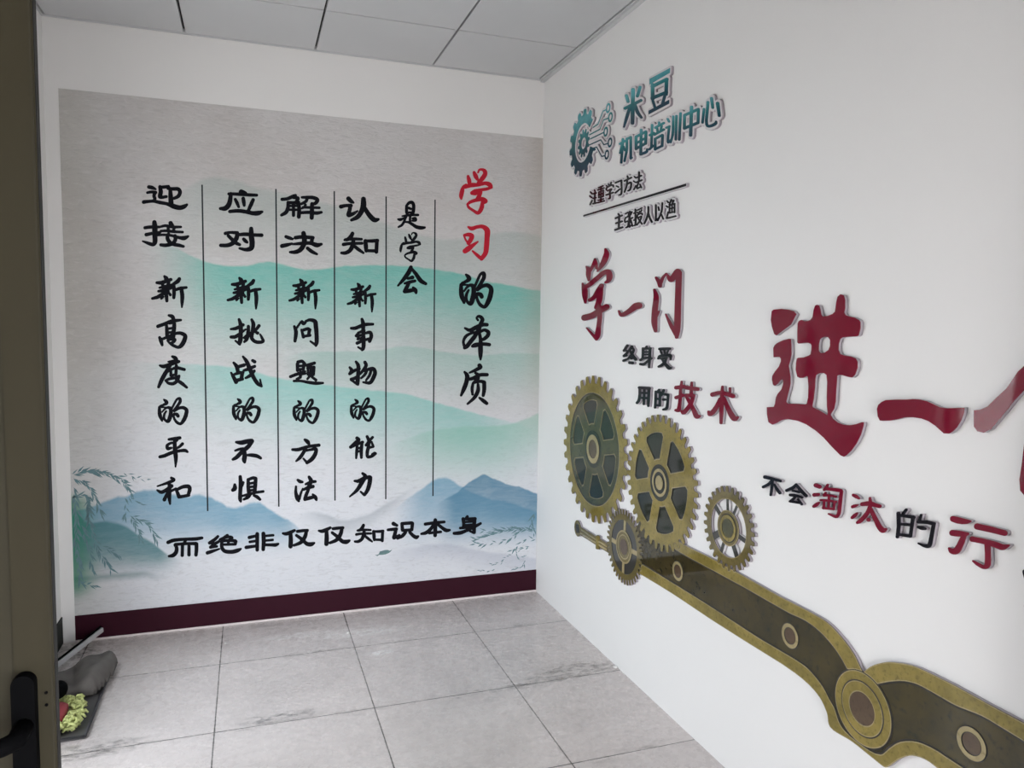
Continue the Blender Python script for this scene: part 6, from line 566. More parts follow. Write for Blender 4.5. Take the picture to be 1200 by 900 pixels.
 '主底':'-5904 10043|-1131 -235 -162 1 -30 11 -18 30 2 18 10 20 24 17 18 5 -4 18 8 150 -5 18 2 18 11 18 26 18 5 36 29 27 36 11 30 0 12 12 24 12 30 5 24 -4 12 -8 30 -35 48 32 30 9 30 -1 24 -12 13 -18 0 -24 -7 -15 -24 -21 24 -5 19 -13 9 -18 0 -24 -16 -22 -92 -50 24 -18 62 -117 79 93 -21 48 -10 54 -2 102 11 24 15 13 30 13 24 2 30 -6 12 -9 15 -25 3 -89 30 50 18 12 24 7 36 0 11 26 25 21 30 10 30 0 30 -13 10 -12 6 -24 -15 -234 9 -90 -24 -24 -22 -11 -36 -7 -42 3 -24 -9 -36 -1 -24 10 -66 61 -6 0 -42 -52 -36 -17 -42 -1 -36 22 -18 -15 -30 -9 -54 -5|-387 -236 -30 9 -12 11 -12 23 3 24 9 14 84 87 54 91 0 48 15 90 21 21 42 16 24 1 24 -6 12 -5 14 -15 7 -18 -8 -84 7 -36 30 -54 31 -42 69 -70 46 34 -32 42 -8 30 -14 18 -6 18 -4 30 6 18 7 12 25 18 -19 54 -2 24 15 24 34 18 36 4 192 -21 42 25 48 6 24 -6 19 -14 9 -18 0 -30 8 -7 23 25 19 10 36 7 24 0 36 20 36 6 30 -6 18 -10 60 3 108 -16 24 -8 17 -18 4 -18 -3 -18 -28 -30 30 -24 22 -43 12 10 36 13 66 3 5 5 -89 12 -24 12 -14 18 -3 18 4 18 13 18 24 16 36 10 78 -3 42 39 36 15 36 3 31 -8 23 -24 0 -38 96 -10 26 -12 17 -30 -2 -18 -11 -19 -21 -17 -35 -12 -2 -6 24 -12 15 -24 1 -18 -11 -24 -19 -16 -30 -12 -73 -8 1 -16 6 -2 120 -8 24 -10 14 -12 10 -30 -9 -24 -21 -20 -42 -15 -30 -2 -348 19 -26 6 -22 13 -13 29 3 18 16 23 18 12 30 10 96 -1 9 4 -3 15 -84 5 -42 16 -6 -12 -24 -21 -30 -13 -42 -7 -55 5 7 -16 54 -7 18 -7 12 -8 9 -16 2 -24 -14 -24 -27 -16 -30 -6 -78 2 -30 6 -42 -13 -30 -2 -36 8 -24 14 -30 -12 -30 -5 -42 10 -66 -9 -48 8 -30 -9 -24 1 -18 4 -78 40 -66 -45 -42 -7 -24 3 -18 9 -36 -12 -30 -2 -36 14 -78 65 -24 31 -102 -101 -30 -14|-606 -85 9 -5 3 5 3 67 -18 -10 -36 -9',
 '线底':'-5216 10407|-2296 -50 -12 14 -3 42 5 12 16 8 4566 24 30 -7 6 -13 -6 -36 -6 -7 -18 -5',
}
SHAPE = {
 'G1':'-3759 4794|-83 -1763 -52 3 -7 5 -23 67 -10 98 -58 31 -66 -16 -37 -90 -47 -58 -90 22 -8 6 -10 67 10 98 -3 7 -49 39 -67 -1 -55 -83 -50 -45 -8 -2 -84 40 -6 7 4 68 29 97 -46 53 -62 11 -71 -71 -56 -34 -8 -1 -2 5 14 22 -28 38 -14 2 -37 -16 -11 6 -2 8 18 67 46 90 -29 53 -7 6 -53 22 -7 -2 -83 -55 -15 -5 -22 8 -30 -25 -39 43 -6 25 -21 13 28 60 63 75 2 7 -19 60 -53 36 -98 -38 -67 -10 -55 87 43 60 74 60 4 8 -6 60 -45 48 -105 -19 -60 4 -11 4 -32 90 3 8 50 45 87 47 9 65 -39 57 -97 -1 -72 19 -6 38 5 7 2 60 3 10 45 26 90 26 6 6 17 60 -26 60 -102 22 -48 23 -13 15 0 7 4 83 5 7 67 23 98 10 31 57 -16 67 -90 37 -59 46 23 90 6 9 67 10 98 -10 7 3 39 48 -1 68 -83 55 -45 50 -2 7 40 85 7 6 68 -4 97 -29 50 40 14 67 -71 72 -36 63 58 79 8 2 67 -18 90 -46 52 28 6 8 22 52 -1 8 -55 82 -22 68 73 67 68 -29 75 -63 7 -2 60 19 36 53 -38 97 -10 68 87 55 60 -43 60 -74 8 -4 60 6 47 45 2 7 -20 98 4 67 4 4 90 32 8 -3 45 -50 47 -88 65 -8 57 38 -1 98 19 72 98 16 7 -5 36 -61 26 -90 6 -5 60 -17 60 26 21 101 29 60 10 3 90 -5 7 -5 23 -68 10 -97 57 -31 67 16 37 90 46 59 90 -23 9 -6 10 -68 -10 -97 4 -8 47 -38 68 1 55 82 50 46 7 2 86 -40 5 -8 -4 -67 -29 -98 40 -49 67 -14 71 71 64 36 80 -59 -17 -75 -45 -82 0 -8 27 -51 8 -6 52 -22 8 1 82 55 68 22 67 -74 -29 -67 -63 -75 -1 -8 18 -60 53 -35 97 38 68 10 55 -88 -43 -60 -74 -60 -4 -7 6 -60 45 -47 7 -2 98 20 67 -4 4 -5 32 -90 -3 -7 -50 -45 -88 -47 -8 -66 38 -56 98 1 72 -20 16 -97 -5 -8 -61 -35 -90 -26 -5 -6 -17 -60 26 -60 101 -21 60 -29 3 -10 -5 -90 -5 -7 -68 -23 -97 -10 -31 -58 16 -66 90 -37 58 -47 -26 -97 -70 -11 -97 10 -8 -4 -39 -48 2 -67 82 -55 46 -50 2 -8 -40 -85 -8 -5 -67 4 -98 29 -49 -40 -14 -68 71 -70 36 -65 -59 -79 -75 17 -82 45 -8 0 -52 -28 -6 -7 -22 -53 2 -7 55 -83 22 -67 -74 -67 -67 29 -75 63 -8 1 -60 -18 -35 -53 38 -98 10 -67 -88 -55 -60 43 -60 74 -7 4 -60 -6 -48 -45 19 -105 -4 -60 -5 -11 -90 -32 -7 3 -45 50 -47 87 -66 9 -56 -39 1 -97 -20 -72 -97 -16 -8 5 -35 60 -26 90 -6 6 -60 17 -60 -26 -19 -94 -31 -68',
 'G2':'-6878 4609|-1220 -64 -20 40 -81 11 -53 20 2 68 55 17 81 7 22 38 -13 43 -78 25 -49 28 13 67 57 7 81 -6 28 34 -5 44 -73 38 -44 36 24 63 57 -1 79 -21 34 30 1 44 -66 49 -37 43 34 59 56 -11 75 -33 38 23 9 44 -57 59 -30 48 43 53 54 -21 68 -44 41 17 16 41 -46 68 -21 52 51 45 49 -29 60 -55 44 10 22 38 -34 74 -13 56 58 35 44 -36 50 -65 45 3 29 34 -22 79 -4 57 63 25 38 -43 38 -72 45 -5 34 29 -9 82 6 56 67 15 29 -49 27 -77 43 -12 38 23 5 81 15 55 68 4 21 -53 14 -81 40 -19 42 17 18 80 24 51 68 -7 12 -56 0 -82 37 -25 43 9 31 76 33 47 65 -19 3 -57 -14 -81 32 -31 45 2 43 70 40 41 61 -29 -6 -57 -27 -77 27 -36 44 -5 54 61 46 34 56 -39 -16 -55 -39 -72 20 -39 43 -13 63 52 51 26 49 -48 -25 -51 -50 -65 13 -42 40 -20 71 41 55 17 40 -55 -33 -47 -60 -55 6 -44 37 -26 76 29 57 7 30 -60 -40 -41 -68 -45 -1 -44 32 -32 80 16 57 -2 20 -65 -46 -33 -75 -33 -8 -44 26 -36 81 2 56 -11 10 -67 -51 -26 -80 -20 -15 -42 20 -40 81 -11 53 -20 -2 -68 -55 -17 -81 -7 -22 -38 13 -43 78 -25 49 -28 -13 -67 -57 -7 -81 6 -28 -34 5 -44 73 -38 44 -36 -24 -63 -57 1 -79 21 -34 -30 -1 -44 66 -49 37 -43 -34 -59 -56 11 -75 33 -38 -23 -9 -44 57 -59 30 -48 -43 -53 -54 21 -68 44 -41 -17 -16 -41 46 -68 21 -52 -51 -45 -49 29 -60 55 -44 -10 -22 -38 34 -74 13 -56 -58 -35 -44 36 -50 65 -45 -3 -29 -34 22 -79 4 -57 -63 -25 -38 43 -38 72 -45 5 -34 -29 9 -82 -6 -56 -67 -15 -29 49 -27 77 -43 12 -38 -23 -5 -81 -15 -55 -68 -4 -21 53 -14 81 -40 19 -42 -17 -18 -80 -24 -51 -68 7 -12 56 0 82 -37 25 -43 -9 -31 -76 -33 -47 -65 19 -3 57 14 81 -32 31 -45 -2 -43 -70 -40 -41 -61 29 6 57 27 77 -27 36 -44 5 -54 -61 -46 -34 -56 39 16 55 39 72 -20 39 -43 13 -63 -52 -51 -26 -49 48 25 51 50 65 -13 42 -40 20 -71 -41 -55 -17 -40 55 33 47 60 55 -6 44 -37 26 -76 -29 -57 -7 -30 60 40 41 68 45 1 44 -32 32 -80 -16 -57 2 -20 65 46 33 75 33 8 44 -26 36 -81 -2 -56 11 -10 67 51 26 80 20',
 'G3':'-9185 4284|-626 -8 -9 29 -57 11 -35 16 5 49 38 9 57 0 15 26 -3 30 -52 23 -31 24 16 46 38 1 56 -13 21 22 4 29 -47 35 -24 30 26 42 37 -8 52 -26 25 17 10 28 -37 44 -17 35 34 35 35 -16 45 -36 28 11 16 25 -26 51 -9 37 41 27 30 -24 36 -45 30 5 21 20 -14 56 -1 39 46 17 25 -30 24 -52 30 -2 26 15 -2 58 8 37 49 7 17 -35 13 -56 28 -9 29 9 11 57 16 35 49 -5 9 -38 0 -57 26 -15 30 3 23 52 24 31 46 -16 1 -38 -13 -56 22 -21 29 -4 35 47 30 24 42 -26 -8 -37 -26 -52 17 -25 28 -10 44 37 35 17 35 -34 -16 -35 -36 -45 11 -28 25 -16 51 26 37 9 27 -41 -24 -30 -45 -36 5 -30 20 -21 56 14 39 1 17 -46 -30 -25 -52 -24 -2 -30 15 -26 58 2 37 -8 7 -49 -35 -17 -56 -13 -9 -28 9 -29 57 -11 35 -16 -5 -49 -38 -9 -57 0 -15 -26 3 -30 52 -23 31 -24 -16 -46 -38 -1 -56 13 -21 -22 -4 -29 47 -35 24 -30 -26 -42 -37 8 -52 26 -25 -17 -10 -28 37 -44 17 -35 -34 -35 -35 16 -45 36 -28 -11 -16 -25 26 -51 9 -37 -41 -27 -30 24 -36 45 -30 -5 -21 -20 14 -56 1 -39 -46 -17 -25 30 -24 52 -30 2 -26 -15 2 -58 -8 -37 -49 -7 -17 35 -13 56 -28 9 -29 -9 -11 -57 -16 -35 -49 5 -9 38 0 57 -26 15 -30 -3 -23 -52 -24 -31 -46 16 -1 38 13 56 -22 21 -29 4 -35 -47 -30 -24 -42 26 8 37 26 52 -17 25 -28 10 -44 -37 -35 -17 -35 34 16 35 36 45 -11 28 -25 16 -51 -26 -37 -9 -27 41 24 30 45 36 -5 30 -20 21 -56 -14 -39 -1 -17 46 30 25 52 24 2 30 -15 26 -58 -2 -37 8 -7 49 35 17 56 13',
 'G4':'-5440 2880|-712 -59 -13 23 -65 5 -42 11 0 41 42 11 65 5 13 23 -9 24 -64 16 -39 17 7 41 43 4 65 -7 16 21 -4 26 -61 26 -35 23 13 39 43 -3 63 -17 20 18 0 26 -56 35 -31 29 19 37 42 -11 60 -27 22 15 4 26 -49 43 -26 34 25 33 40 -17 54 -37 24 11 9 25 -41 51 -20 38 30 28 36 -23 48 -46 25 7 13 23 -32 57 -14 41 35 23 31 -29 40 -53 26 2 16 21 -22 62 -7 42 38 17 27 -34 30 -58 26 -2 20 18 -12 64 0 43 40 10 21 -37 20 -63 26 -6 22 14 -1 66 7 42 41 4 14 -41 10 -65 24 -10 25 10 10 65 14 41 41 -4 7 -42 -1 -66 22 -14 26 6 20 63 21 37 40 -10 0 -43 -12 -64 20 -18 26 2 30 58 27 34 38 -17 -7 -42 -22 -62 16 -21 26 -2 40 53 31 29 35 -23 -14 -41 -32 -57 13 -23 25 -7 48 46 36 23 30 -28 -20 -38 -41 -51 9 -25 24 -11 54 37 40 17 25 -33 -26 -34 -49 -43 4 -26 22 -15 60 27 42 11 19 -37 -31 -29 -56 -35 0 -26 20 -18 63 17 43 3 13 -39 -35 -23 -61 -26 -4 -26 16 -21 65 7 43 -4 7 -41 -39 -17 -64 -16 -9 -24 13 -23 65 -5 42 -11 0 -41 -42 -11 -65 -5 -13 -23 9 -24 64 -16 39 -17 -7 -41 -43 -4 -65 7 -16 -21 4 -26 61 -26 35 -23 -13 -39 -43 3 -63 17 -20 -18 0 -26 56 -35 31 -29 -19 -37 -42 11 -60 27 -22 -15 -4 -26 49 -43 26 -34 -25 -33 -40 17 -54 37 -24 -11 -9 -25 41 -51 20 -38 -30 -28 -36 23 -48 46 -25 -7 -13 -23 32 -57 14 -41 -35 -23 -31 29 -40 53 -26 -2 -16 -21 22 -62 7 -42 -38 -17 -27 34 -30 58 -26 2 -20 -18 12 -64 0 -43 -40 -10 -21 37 -20 63 -26 6 -22 -14 1 -66 -7 -42 -41 -4 -14 41 -10 65 -25 10 -24 -10 -10 -65 -14 -41 -41 4 -7 42 1 66 -22 14 -26 -6 -20 -63 -21 -37 -40 10 0 43 12 64 -20 18 -26 -2 -30 -58 -27 -34 -38 17 7 42 22 62 -16 21 -26 2 -40 -53 -31 -29 -35 23 14 41 32 57 -13 23 -25 7 -48 -46 -36 -23 -30 28 20 38 41 51 -9 25 -24 11 -54 -37 -40 -17 -25 33 26 34 49 43 -4 26 -22 15 -60 -27 -42 -11 -19 37 31 29 56 35 0 26 -20 18 -63 -17 -43 -3 -13 39 35 23 61 26 4 26 -16 21 -65 -7 -43 4 -7 41 39 17 64 16',
 '臂板':'-10525 2827|-2212 -791 -30 21 -30 32 -137 169 -103 98 -57 42 -55 30 -68 27 -60 17 -100 9 -190 -16 -400 -5 -1110 13 -9 5 77 1050 12 9 500 18 420 6 410 15 340 -4 160 -7 100 -11 130 -31 130 -41 110 -42 81 -42 97 -60 80 -60 40 -40 92 -109 20 -14 10 -1 100 122 60 59 90 62 91 51 159 75 110 40 110 25 120 10 250 7 630 -3 1110 38 50 -19 30 21 60 2 10 -6 10 -40 50 -7 11 7 19 46 50 3 10 0 20 -46 10 -8 50 8 13 47 7 2 60 1 30 -25 40 14 20 13 360 2 540 -8 160 3 20 -12 40 15 120 8 5 -3 -3 -10 -26 -50 -15 -60 59 -41 50 35 50 56 10 3 30 -4 24 -29 -25 -80 -6 -50 7 -12 60 -28 42 40 47 70 36 0 23 -20 4 -10 -11 -70 2 -60 7 -7 60 -17 11 4 29 43 30 70 10 7 30 6 32 -26 0 -70 12 -60 6 -5 70 -8 27 53 21 80 32 13 31 -13 7 -10 12 -70 20 -51 10 -7 60 3 10 4 16 61 5 70 29 22 10 1 33 -13 24 -70 33 -52 70 15 5 7 6 50 -8 80 27 27 40 -4 40 -70 40 -44 60 23 10 8 -3 50 -21 80 24 33 40 2 50 -63 40 -33 10 -2 54 33 5 10 -11 50 -32 70 0 10 21 30 33 8 32 -28 79 -90 0 -10 -18 -20 21 -40 39 -50 -9 -20 -14 -6 -60 37 -30 13 -14 -4 -23 -30 3 -10 24 -31 43 -39 1 -20 -14 -11 -10 0 -50 23 -40 10 -10 -3 -20 -39 30 -30 56 -40 -1 -20 -15 -11 -60 16 -40 3 -10 -8 -10 -30 0 -11 30 -20 62 -29 6 -20 -18 -16 -60 5 -40 -3 -6 -6 -7 -40 3 -4 40 -20 60 -14 7 -22 -7 -13 -10 -3 -50 -4 -41 -10 -10 -10 0 -40 41 -13 65 -7 5 -2 8 -18 -8 -15 -60 -16 -40 -18 3 -41 7 -11 40 -3 60 5 10 -5 7 -16 -7 -16 -53 -24 -37 -26 -2 -4 12 -35 10 -8 40 3 60 16 17 -16 -3 -20 -47 -30 -37 -30 -750 16 -500 6 -1350 -21 -930 3 -980 13 -290 -11 -150 -14 -150 -25 -120 -36 -60 -24 -50 -26 -80 -65 -57 -66 -20 -30 -12 -30 -17 -80 -13 -30 -31 -26 -60 -14 -80 1 -190 19 -90 3 -520 -43',
 '臂上暗':'-9771 3314|-2226 -298 -58 39 -47 25 -53 20 -102 23 13 22 50 60 54 59 66 54 152 89 202 91 113 33 60 10 105 9 247 7 638 -2 1125 37 37 -12 15 13 83 3 12 -38 48 -7 11 7 19 40 60 2 22 -42 8 -5 45 5 7 6 8 32 7 6 68 2 22 -19 60 20 360 2 548 -7 165 3 15 -5 15 6 135 9 8 -3 -28 -52 -15 -53 5 -10 52 -36 8 -1 45 33 52 59 38 -2 24 -35 -23 -68 -7 -37 -114 -7 -495 -12 -1598 -8 -952 -23 -180 0 -248 15 -165 -8 -112 -17 -113 -28 -172 -67 -83 -41 -82 -52 -83 -60|2394 101 30 44 37 0 26 -29 -3 -13 -8 -1',
 '臂上芯':'-9865 3329|-2147 -275 -23 6 -60 32 -52 20 -90 21 -6 5 106 120 34 30 83 57 98 55 105 50 157 61 60 15 98 14 315 11 630 -3 1102 37 60 -19 15 6 15 16 53 1 14 -39 8 -6 60 -7 15 12 23 44 30 0 30 -49 15 -5 60 10 15 47 52 1 15 -18 15 -8 53 18 15 10 352 2 548 -8 150 3 30 -13 37 16 98 6 2 -2 -21 -45 -15 -60 11 -15 56 -38 -18 -6 -263 -9 -1785 -10 -952 -23 -180 0 -248 15 -120 -3 -112 -14 -113 -22 -120 -37 -105 -43 -97 -49 -83 -52 -90 -66|2240 114 49 40 49 54 22 -3 17 -21 -24 -68 -105 -5',
 '臂上2暗':'-13666 3313|1104 -257 -160 102 -162 88 -75 32 -75 24 -128 25 -195 2 -262 -10 -68 2 -262 36 -150 5 -413 -29 -502 -11 13 204 9 4 338 13 577 11 405 15 345 -4 188 -10 82 -11 158 -40 120 -40 82 -33 130 -70 125 -90 38 -38 87 -105 -5 -5 -90 -10 -52 -15',
 '臂上2芯':'-13668 3324|1129 -236 -165 105 -158 86 -127 51 -120 29 -53 7 -97 3 -428 -9 -255 35 -75 6 -90 -1 -405 -28 -495 -11 11 157 12 5 330 13 577 11 405 15 345 -4 188 -9 75 -10 165 -42 120 -40 82 -33 128 -70 126 -91 54 -52 61 -68 -1 -4 -90 -14 -53 -14 -60 -25',
 '臂下暗':'-10607 2404|-2107 -366 -30 11 -24 19 -47 53 -113 142 -101 96 -90 63 -60 28 -68 22 -52 11 -83 5 -180 -15 -300 -5 -1215 13 12 187 11 6 502 12 750 3 315 12 105 -5 113 -16 75 -20 90 -36 97 -53 75 -51 53 -47 35 -37 82 -98 75 -105 25 -28 30 -24 68 -26 105 -15 97 -20 53 -3 52 2 60 10 83 27 82 19 75 35 38 36 75 121 30 39 101 75 94 88 97 61 119 53 91 32 113 24 90 8 202 1 818 -14 1035 25 577 9 1260 4 938 -3 10 -3 7 -45 50 -8 23 -45 -50 -37 12 -38 8 -8 60 8 7 -6 17 -39 -47 -33 -757 17 -503 6 -1342 -22 -930 3 -983 14 -292 -11 -150 -15 -150 -25 -120 -35 -60 -25 -53 -28 -82 -67 -55 -64 -21 -30 -12 -30 -16 -75 -11 -30 -28 -28 -60 -14 -75 0 -195 19 -90 4 -517 -43',
 '臂下芯':'-10623 2388|-2091 -344 -25 9 -27 23 -158 193 -98 92 -97 68 -60 28 -68 22 -52 11 -83 5 -180 -16 -300 -4 -1207 12 2 136 5 12 510 12 750 3 315 12 105 -5 105 -15 75 -21 83 -33 90 -49 74 -51 79 -75 82 -97 75 -105 27 -32 38 -30 82 -32 98 -15 105 -3 105 3 142 13 98 21 52 21 41 24 40 37 79 128 28 34 96 71 76 74 45 33 98 55 127 51 98 27 135 17 202 1 818 -14 1035 25 577 9 1260 4 930 -3 9 -2 4 -15 7 -7 21 -8 17 -37 -20 -20 -4 -10 17 -53 17 -7 30 2 15 -32 -15 -19 -8 0 -742 16 -503 6 -1342 -21 -930 3 -983 13 -292 -11 -150 -14 -158 -27 -112 -34 -60 -24 -53 -27 -65 -49 -77 -86 -23 -34 -12 -30 -16 -75 -11 -30 -28 -23 -53 -13 -75 1 -195 19 -90 3 -517 -42',
 '臂上':'-9786 3330|-2226 -291 -30 8 -60 33 -53 20 -52 13 -69 10 126 142 33 30 90 62 97 55 105 50 104 43 54 18 60 16 105 15 315 11 630 -3 1102 37 60 -19 23 21 67 3 8 -1 12 -45 48 -7 7 2 4 5 19 47 52 2 11 -4 19 -45 8 -5 45 5 7 6 9 39 6 7 68 0 22 -25 45 16 15 12 360 2 548 -8 157 3 23 -12 30 14 127 9 5 -3 -32 -60 -15 -53 5 -10 52 -36 8 -1 45 33 52 59 38 -2 22 -28 2 -7 -25 -75 -7 -7 -262 -10 -353 -7 -1590 -8 -952 -23 -180 0 -248 15 -60 0 -112 -8 -113 -18 -112 -29 -68 -22 -105 -44 -90 -45 -79 -49 -86 -63 -90 -79|2431 108 -4 7 12 14 37 0 14 -14 -6 -5',
 '臂上2':'-13662 3323|1123 -253 -172 111 -166 89 -75 32 -75 24 -82 19 -45 6 -60 4 -143 -1 -262 -10 -68 2 -67 6 -188 29 -67 6 -90 0 -413 -29 -510 -11 14 186 9 4 345 13 577 11 405 15 345 -4 188 -9 82 -11 83 -18 82 -24 120 -40 83 -34 82 -43 83 -52 52 -37 66 -56 104 -112 1 -8 -6 -5 -52 -2 -53 -8 -52 -15 -68 -28',
 '臂下':'-10622 2388|-2092 -358 -30 10 -30 25 -45 50 -113 141 -102 97 -55 42 -38 23 -60 27 -60 19 -60 12 -75 5 -105 -12 -75 -4 -300 -4 -1222 12 3 165 4 11 525 12 750 3 315 12 105 -5 105 -15 75 -20 88 -35 92 -50 75 -51 53 -46 30 -32 82 -99 75 -105 26 -30 34 -27 83 -31 90 -14 105 -3 105 4 142 12 98 22 45 18 37 21 39 36 29 40 50 87 31 38 92 67 78 75 50 38 96 53 128 52 105 30 52 9 83 7 202 1 818 -14 1035 25 577 9 1260 4 945 -3 7 -8 3 -15 24 -8 28 -60 -29 -22 12 -38 8 -8 39 1 23 -53 -25 -23 -7 -2 -750 16 -503 6 -285 -2 -1057 -19 -930 3 -983 13 -292 -11 -150 -14 -150 -26 -113 -33 -60 -24 -52 -27 -33 -22 -51 -45 -57 -67 -20 -30 -12 -30 -15 -75 -12 -30 -25 -26 -8 -3 -60 -14 -75 1 -195 19 -90 3 -90 -5 -427 -37',
 '杆':'-3777 2650|762 -200 -50 17 -35 23 -35 35 -960 0 -5 0 0 -55 -150 0 0 50 -5 5 -455 0 -68 45 0 20 13 13 5 0 60 -15 40 -3 7 5 13 41 -40 28 -55 24 -4 22 14 14 60 -6 40 4 8 3 2 10 5 5 355 0 5 5 0 50 145 0 5 -5 0 -50 940 0 30 44 35 34 35 22 40 15 45 5 45 -5 40 -15 40 -25 29 -30 28 -45 13 -40 5 -45 -5 -45 -15 -45 -25 -39 -30 -31 -39 -25 -41 -15 -45 -5',
 '徽':'-3198 12200|443 -793 -32 43 -19 70 -4 5 -55 13 -62 -3 -33 -65 -40 -37 -5 -1 -97 33 -12 55 14 75 -45 36 -55 25 -5 0 -60 -46 -50 -15 -77 75 15 55 44 60 -24 50 -43 51 -70 -16 -55 8 -10 22 4 5 11 3 15 11 10 0 5 6 5 1 -100 -7 -275 -271 -10 -4 -155 -17 -10 -29 -15 -23 -20 -19 -25 -14 -25 -6 -25 -1 -25 6 -25 12 -20 17 -15 20 -11 25 -4 25 6 40 20 35 15 15 19 13 40 11 20 0 22 -4 18 -7 20 -13 25 -30 10 -20 5 -23 150 16 277 272 203 15 15 9 10 1 15 9 10 0 15 10 10 0 25 15 10 0 15 10 10 0 15 9 10 -1 5 4 29 -56 29 -45 37 -44 40 -37 45 -33 50 -28 50 -20 55 -16 55 -8 60 -1 55 6 55 12 55 20 50 26 45 30 44 38 32 35 30 40 23 40 21 45 15 45 11 45 5 45 1 50 -4 50 -9 45 -13 45 -19 45 -22 41 -27 39 -29 35 -34 33 -35 28 -40 25 -40 21 -45 17 -45 13 -45 7 -45 3 -50 -1 -45 -6 -45 -11 -45 -16 -40 -19 -70 -45 -40 -35 -35 -39 -10 -2 -15 14 -5 0 -20 19 -5 0 -15 15 -5 0 -20 20 -5 0 -20 20 -5 0 -15 15 -5 0 -20 22 -5 0 -31 27 1 3 35 -16 5 3 44 35 34 45 2 5 -32 70 -3 50 4 5 86 55 50 -27 50 -56 57 13 55 30 1 75 21 50 101 13 5 0 32 -43 19 -70 4 -5 55 -13 60 1 35 67 40 37 5 1 97 -33 12 -55 -14 -75 50 -39 50 -22 5 0 60 46 50 15 5 -4 72 -71 -15 -55 -44 -60 26 -55 41 -46 70 16 55 -8 37 -97 1 -5 -35 -40 -65 -35 -3 -5 0 -56 15 -59 75 -20 43 -30 1 -5 -10 -100 -49 -24 -75 -3 -5 -4 -24 -49 -12 -60 58 -50 26 -50 -53 -87 -55 -1 -70 31 -49 -38 -34 -45 -2 -5 32 -70 3 -50 -4 -5 -86 -55 -50 27 -50 56 -57 -13 -55 -30 -1 -75 -21 -50|-943 -620 26 3 22 12 16 20 7 25 -3 25 -12 22 -20 16 -25 7 -25 -4 -21 -11 -16 -20 -7 -25 2 -25 12 -21 20 -17|-1092 -425 -39 10 -31 23 -22 32 -9 35 4 40 17 34 27 26 33 15 20 4 25 -1 20 -5 20 -9 19 -14 13 -15 12 -20 8 -25 3 -4 5 0 185 14 175 150 615 17 10 -3 6 -9 -6 -13 -10 -3 -605 -16 -170 -148 -205 -18 -15 -42 -25 -30 -36 -20 -24 -5|-1093 -380 26 1 20 9 19 20 9 25 -1 25 -12 24 -18 16 -22 8 -25 0 -25 -12 -15 -16 -10 -25 1 -25 11 -25 18 -16|298 -350 -27 5 -7 30 4 45 -25 15 -25 7 -30 -33 -30 -15 -39 31 6 30 27 40 -14 24 -15 16 -5 3 -45 -14 -25 1 -5 4 -17 46 22 22 40 18 1 30 -6 26 -45 9 -24 15 -2 5 7 45 4 5 25 7 45 -4 5 3 11 19 8 25 -1 5 -33 30 -14 25 30 40 4 3 30 -9 35 -25 25 12 20 19 -14 45 4 32 45 18 22 -20 23 -44 25 0 25 5 4 4 8 40 18 29 50 -8 9 -31 -4 -45 25 -15 25 -7 30 33 30 15 39 -31 -6 -30 -27 -40 15 -25 19 -18 45 14 25 -1 5 -4 17 -46 -22 -22 -40 -18 -1 -30 6 -26 45 -9 24 -15 2 -5 -7 -45 -4 -5 -25 -7 -45 4 -5 -3 -11 -19 -8 -25 1 -5 33 -30 14 -25 -30 -40 -4 -3 -30 9 -35 25 -25 -12 -20 -19 14 -45 -4 -32 -45 -18 -22 20 -23 44 -25 0 -25 -5 -4 -4 -8 -40 -18 -29|311 -150 27 -5 25 1 25 5 25 10 21 14 20 20 16 25 10 25 5 25 -1 30 -5 25 -11 25 -15 21 -20 20 -25 15 -25 9 -25 5 -30 -1 -25 -7 -25 -11 -22 -16 -18 -20 -12 -20 -10 -25 -5 -25 1 -30 5 -25 11 -25 15 -21 20 -20 23 -14|-877 -131 -35 15 -29 26 -18 35 -5 35 7 35 20 34 30 24 35 12 40 0 20 -6 20 -11 29 -28 17 -40 4 -2 705 16 12 -4 5 -10 -5 -10 -12 -4 -705 -17 -15 -45 -13 -19 -17 -16 -20 -12 -25 -8 -25 -2|-873 -85 21 -3 25 6 20 14 15 23 3 25 -6 25 -15 20 -22 13 -25 4 -25 -7 -20 -15 -14 -25 -2 -25 8 -25 17 -20|-552 95 -175 161 -235 -19 -4 -2 -6 -25 -13 -25 -12 -15 -19 -15 -21 -11 -25 -6 -25 0 -20 4 -20 8 -20 13 -26 32 -8 20 -4 20 0 25 4 20 19 35 27 25 33 14 40 2 35 -10 29 -21 19 -25 12 -34 250 18 180 -165 560 3 10 -6 2 -6 -2 -10 -10 -6 -565 -3|-1095 185 28 -2 22 7 19 15 13 25 2 25 -9 25 -17 19 -20 10 -25 3 -25 -8 -20 -17 -11 -22 -2 -25 8 -25 15 -18|-252 225 -195 12 -245 230 -150 -14 -23 -43 -14 -15 -18 -13 -20 -8 -25 -5 -25 1 -20 4 -36 21 -14 15 -13 20 -10 40 0 25 6 20 9 20 13 18 15 13 20 12 40 10 25 -1 20 -6 25 -13 24 -23 14 -25 8 -35 4 -3 155 13 250 -233 265 -14 5 -4 4 -9 -4 -10 -5 -4|-965 415 23 -1 25 9 19 17 11 25 0 25 -10 25 -15 15 -25 12 -25 0 -25 -10 -17 -17 -11 -25 1 -25 7 -20 19 -20',
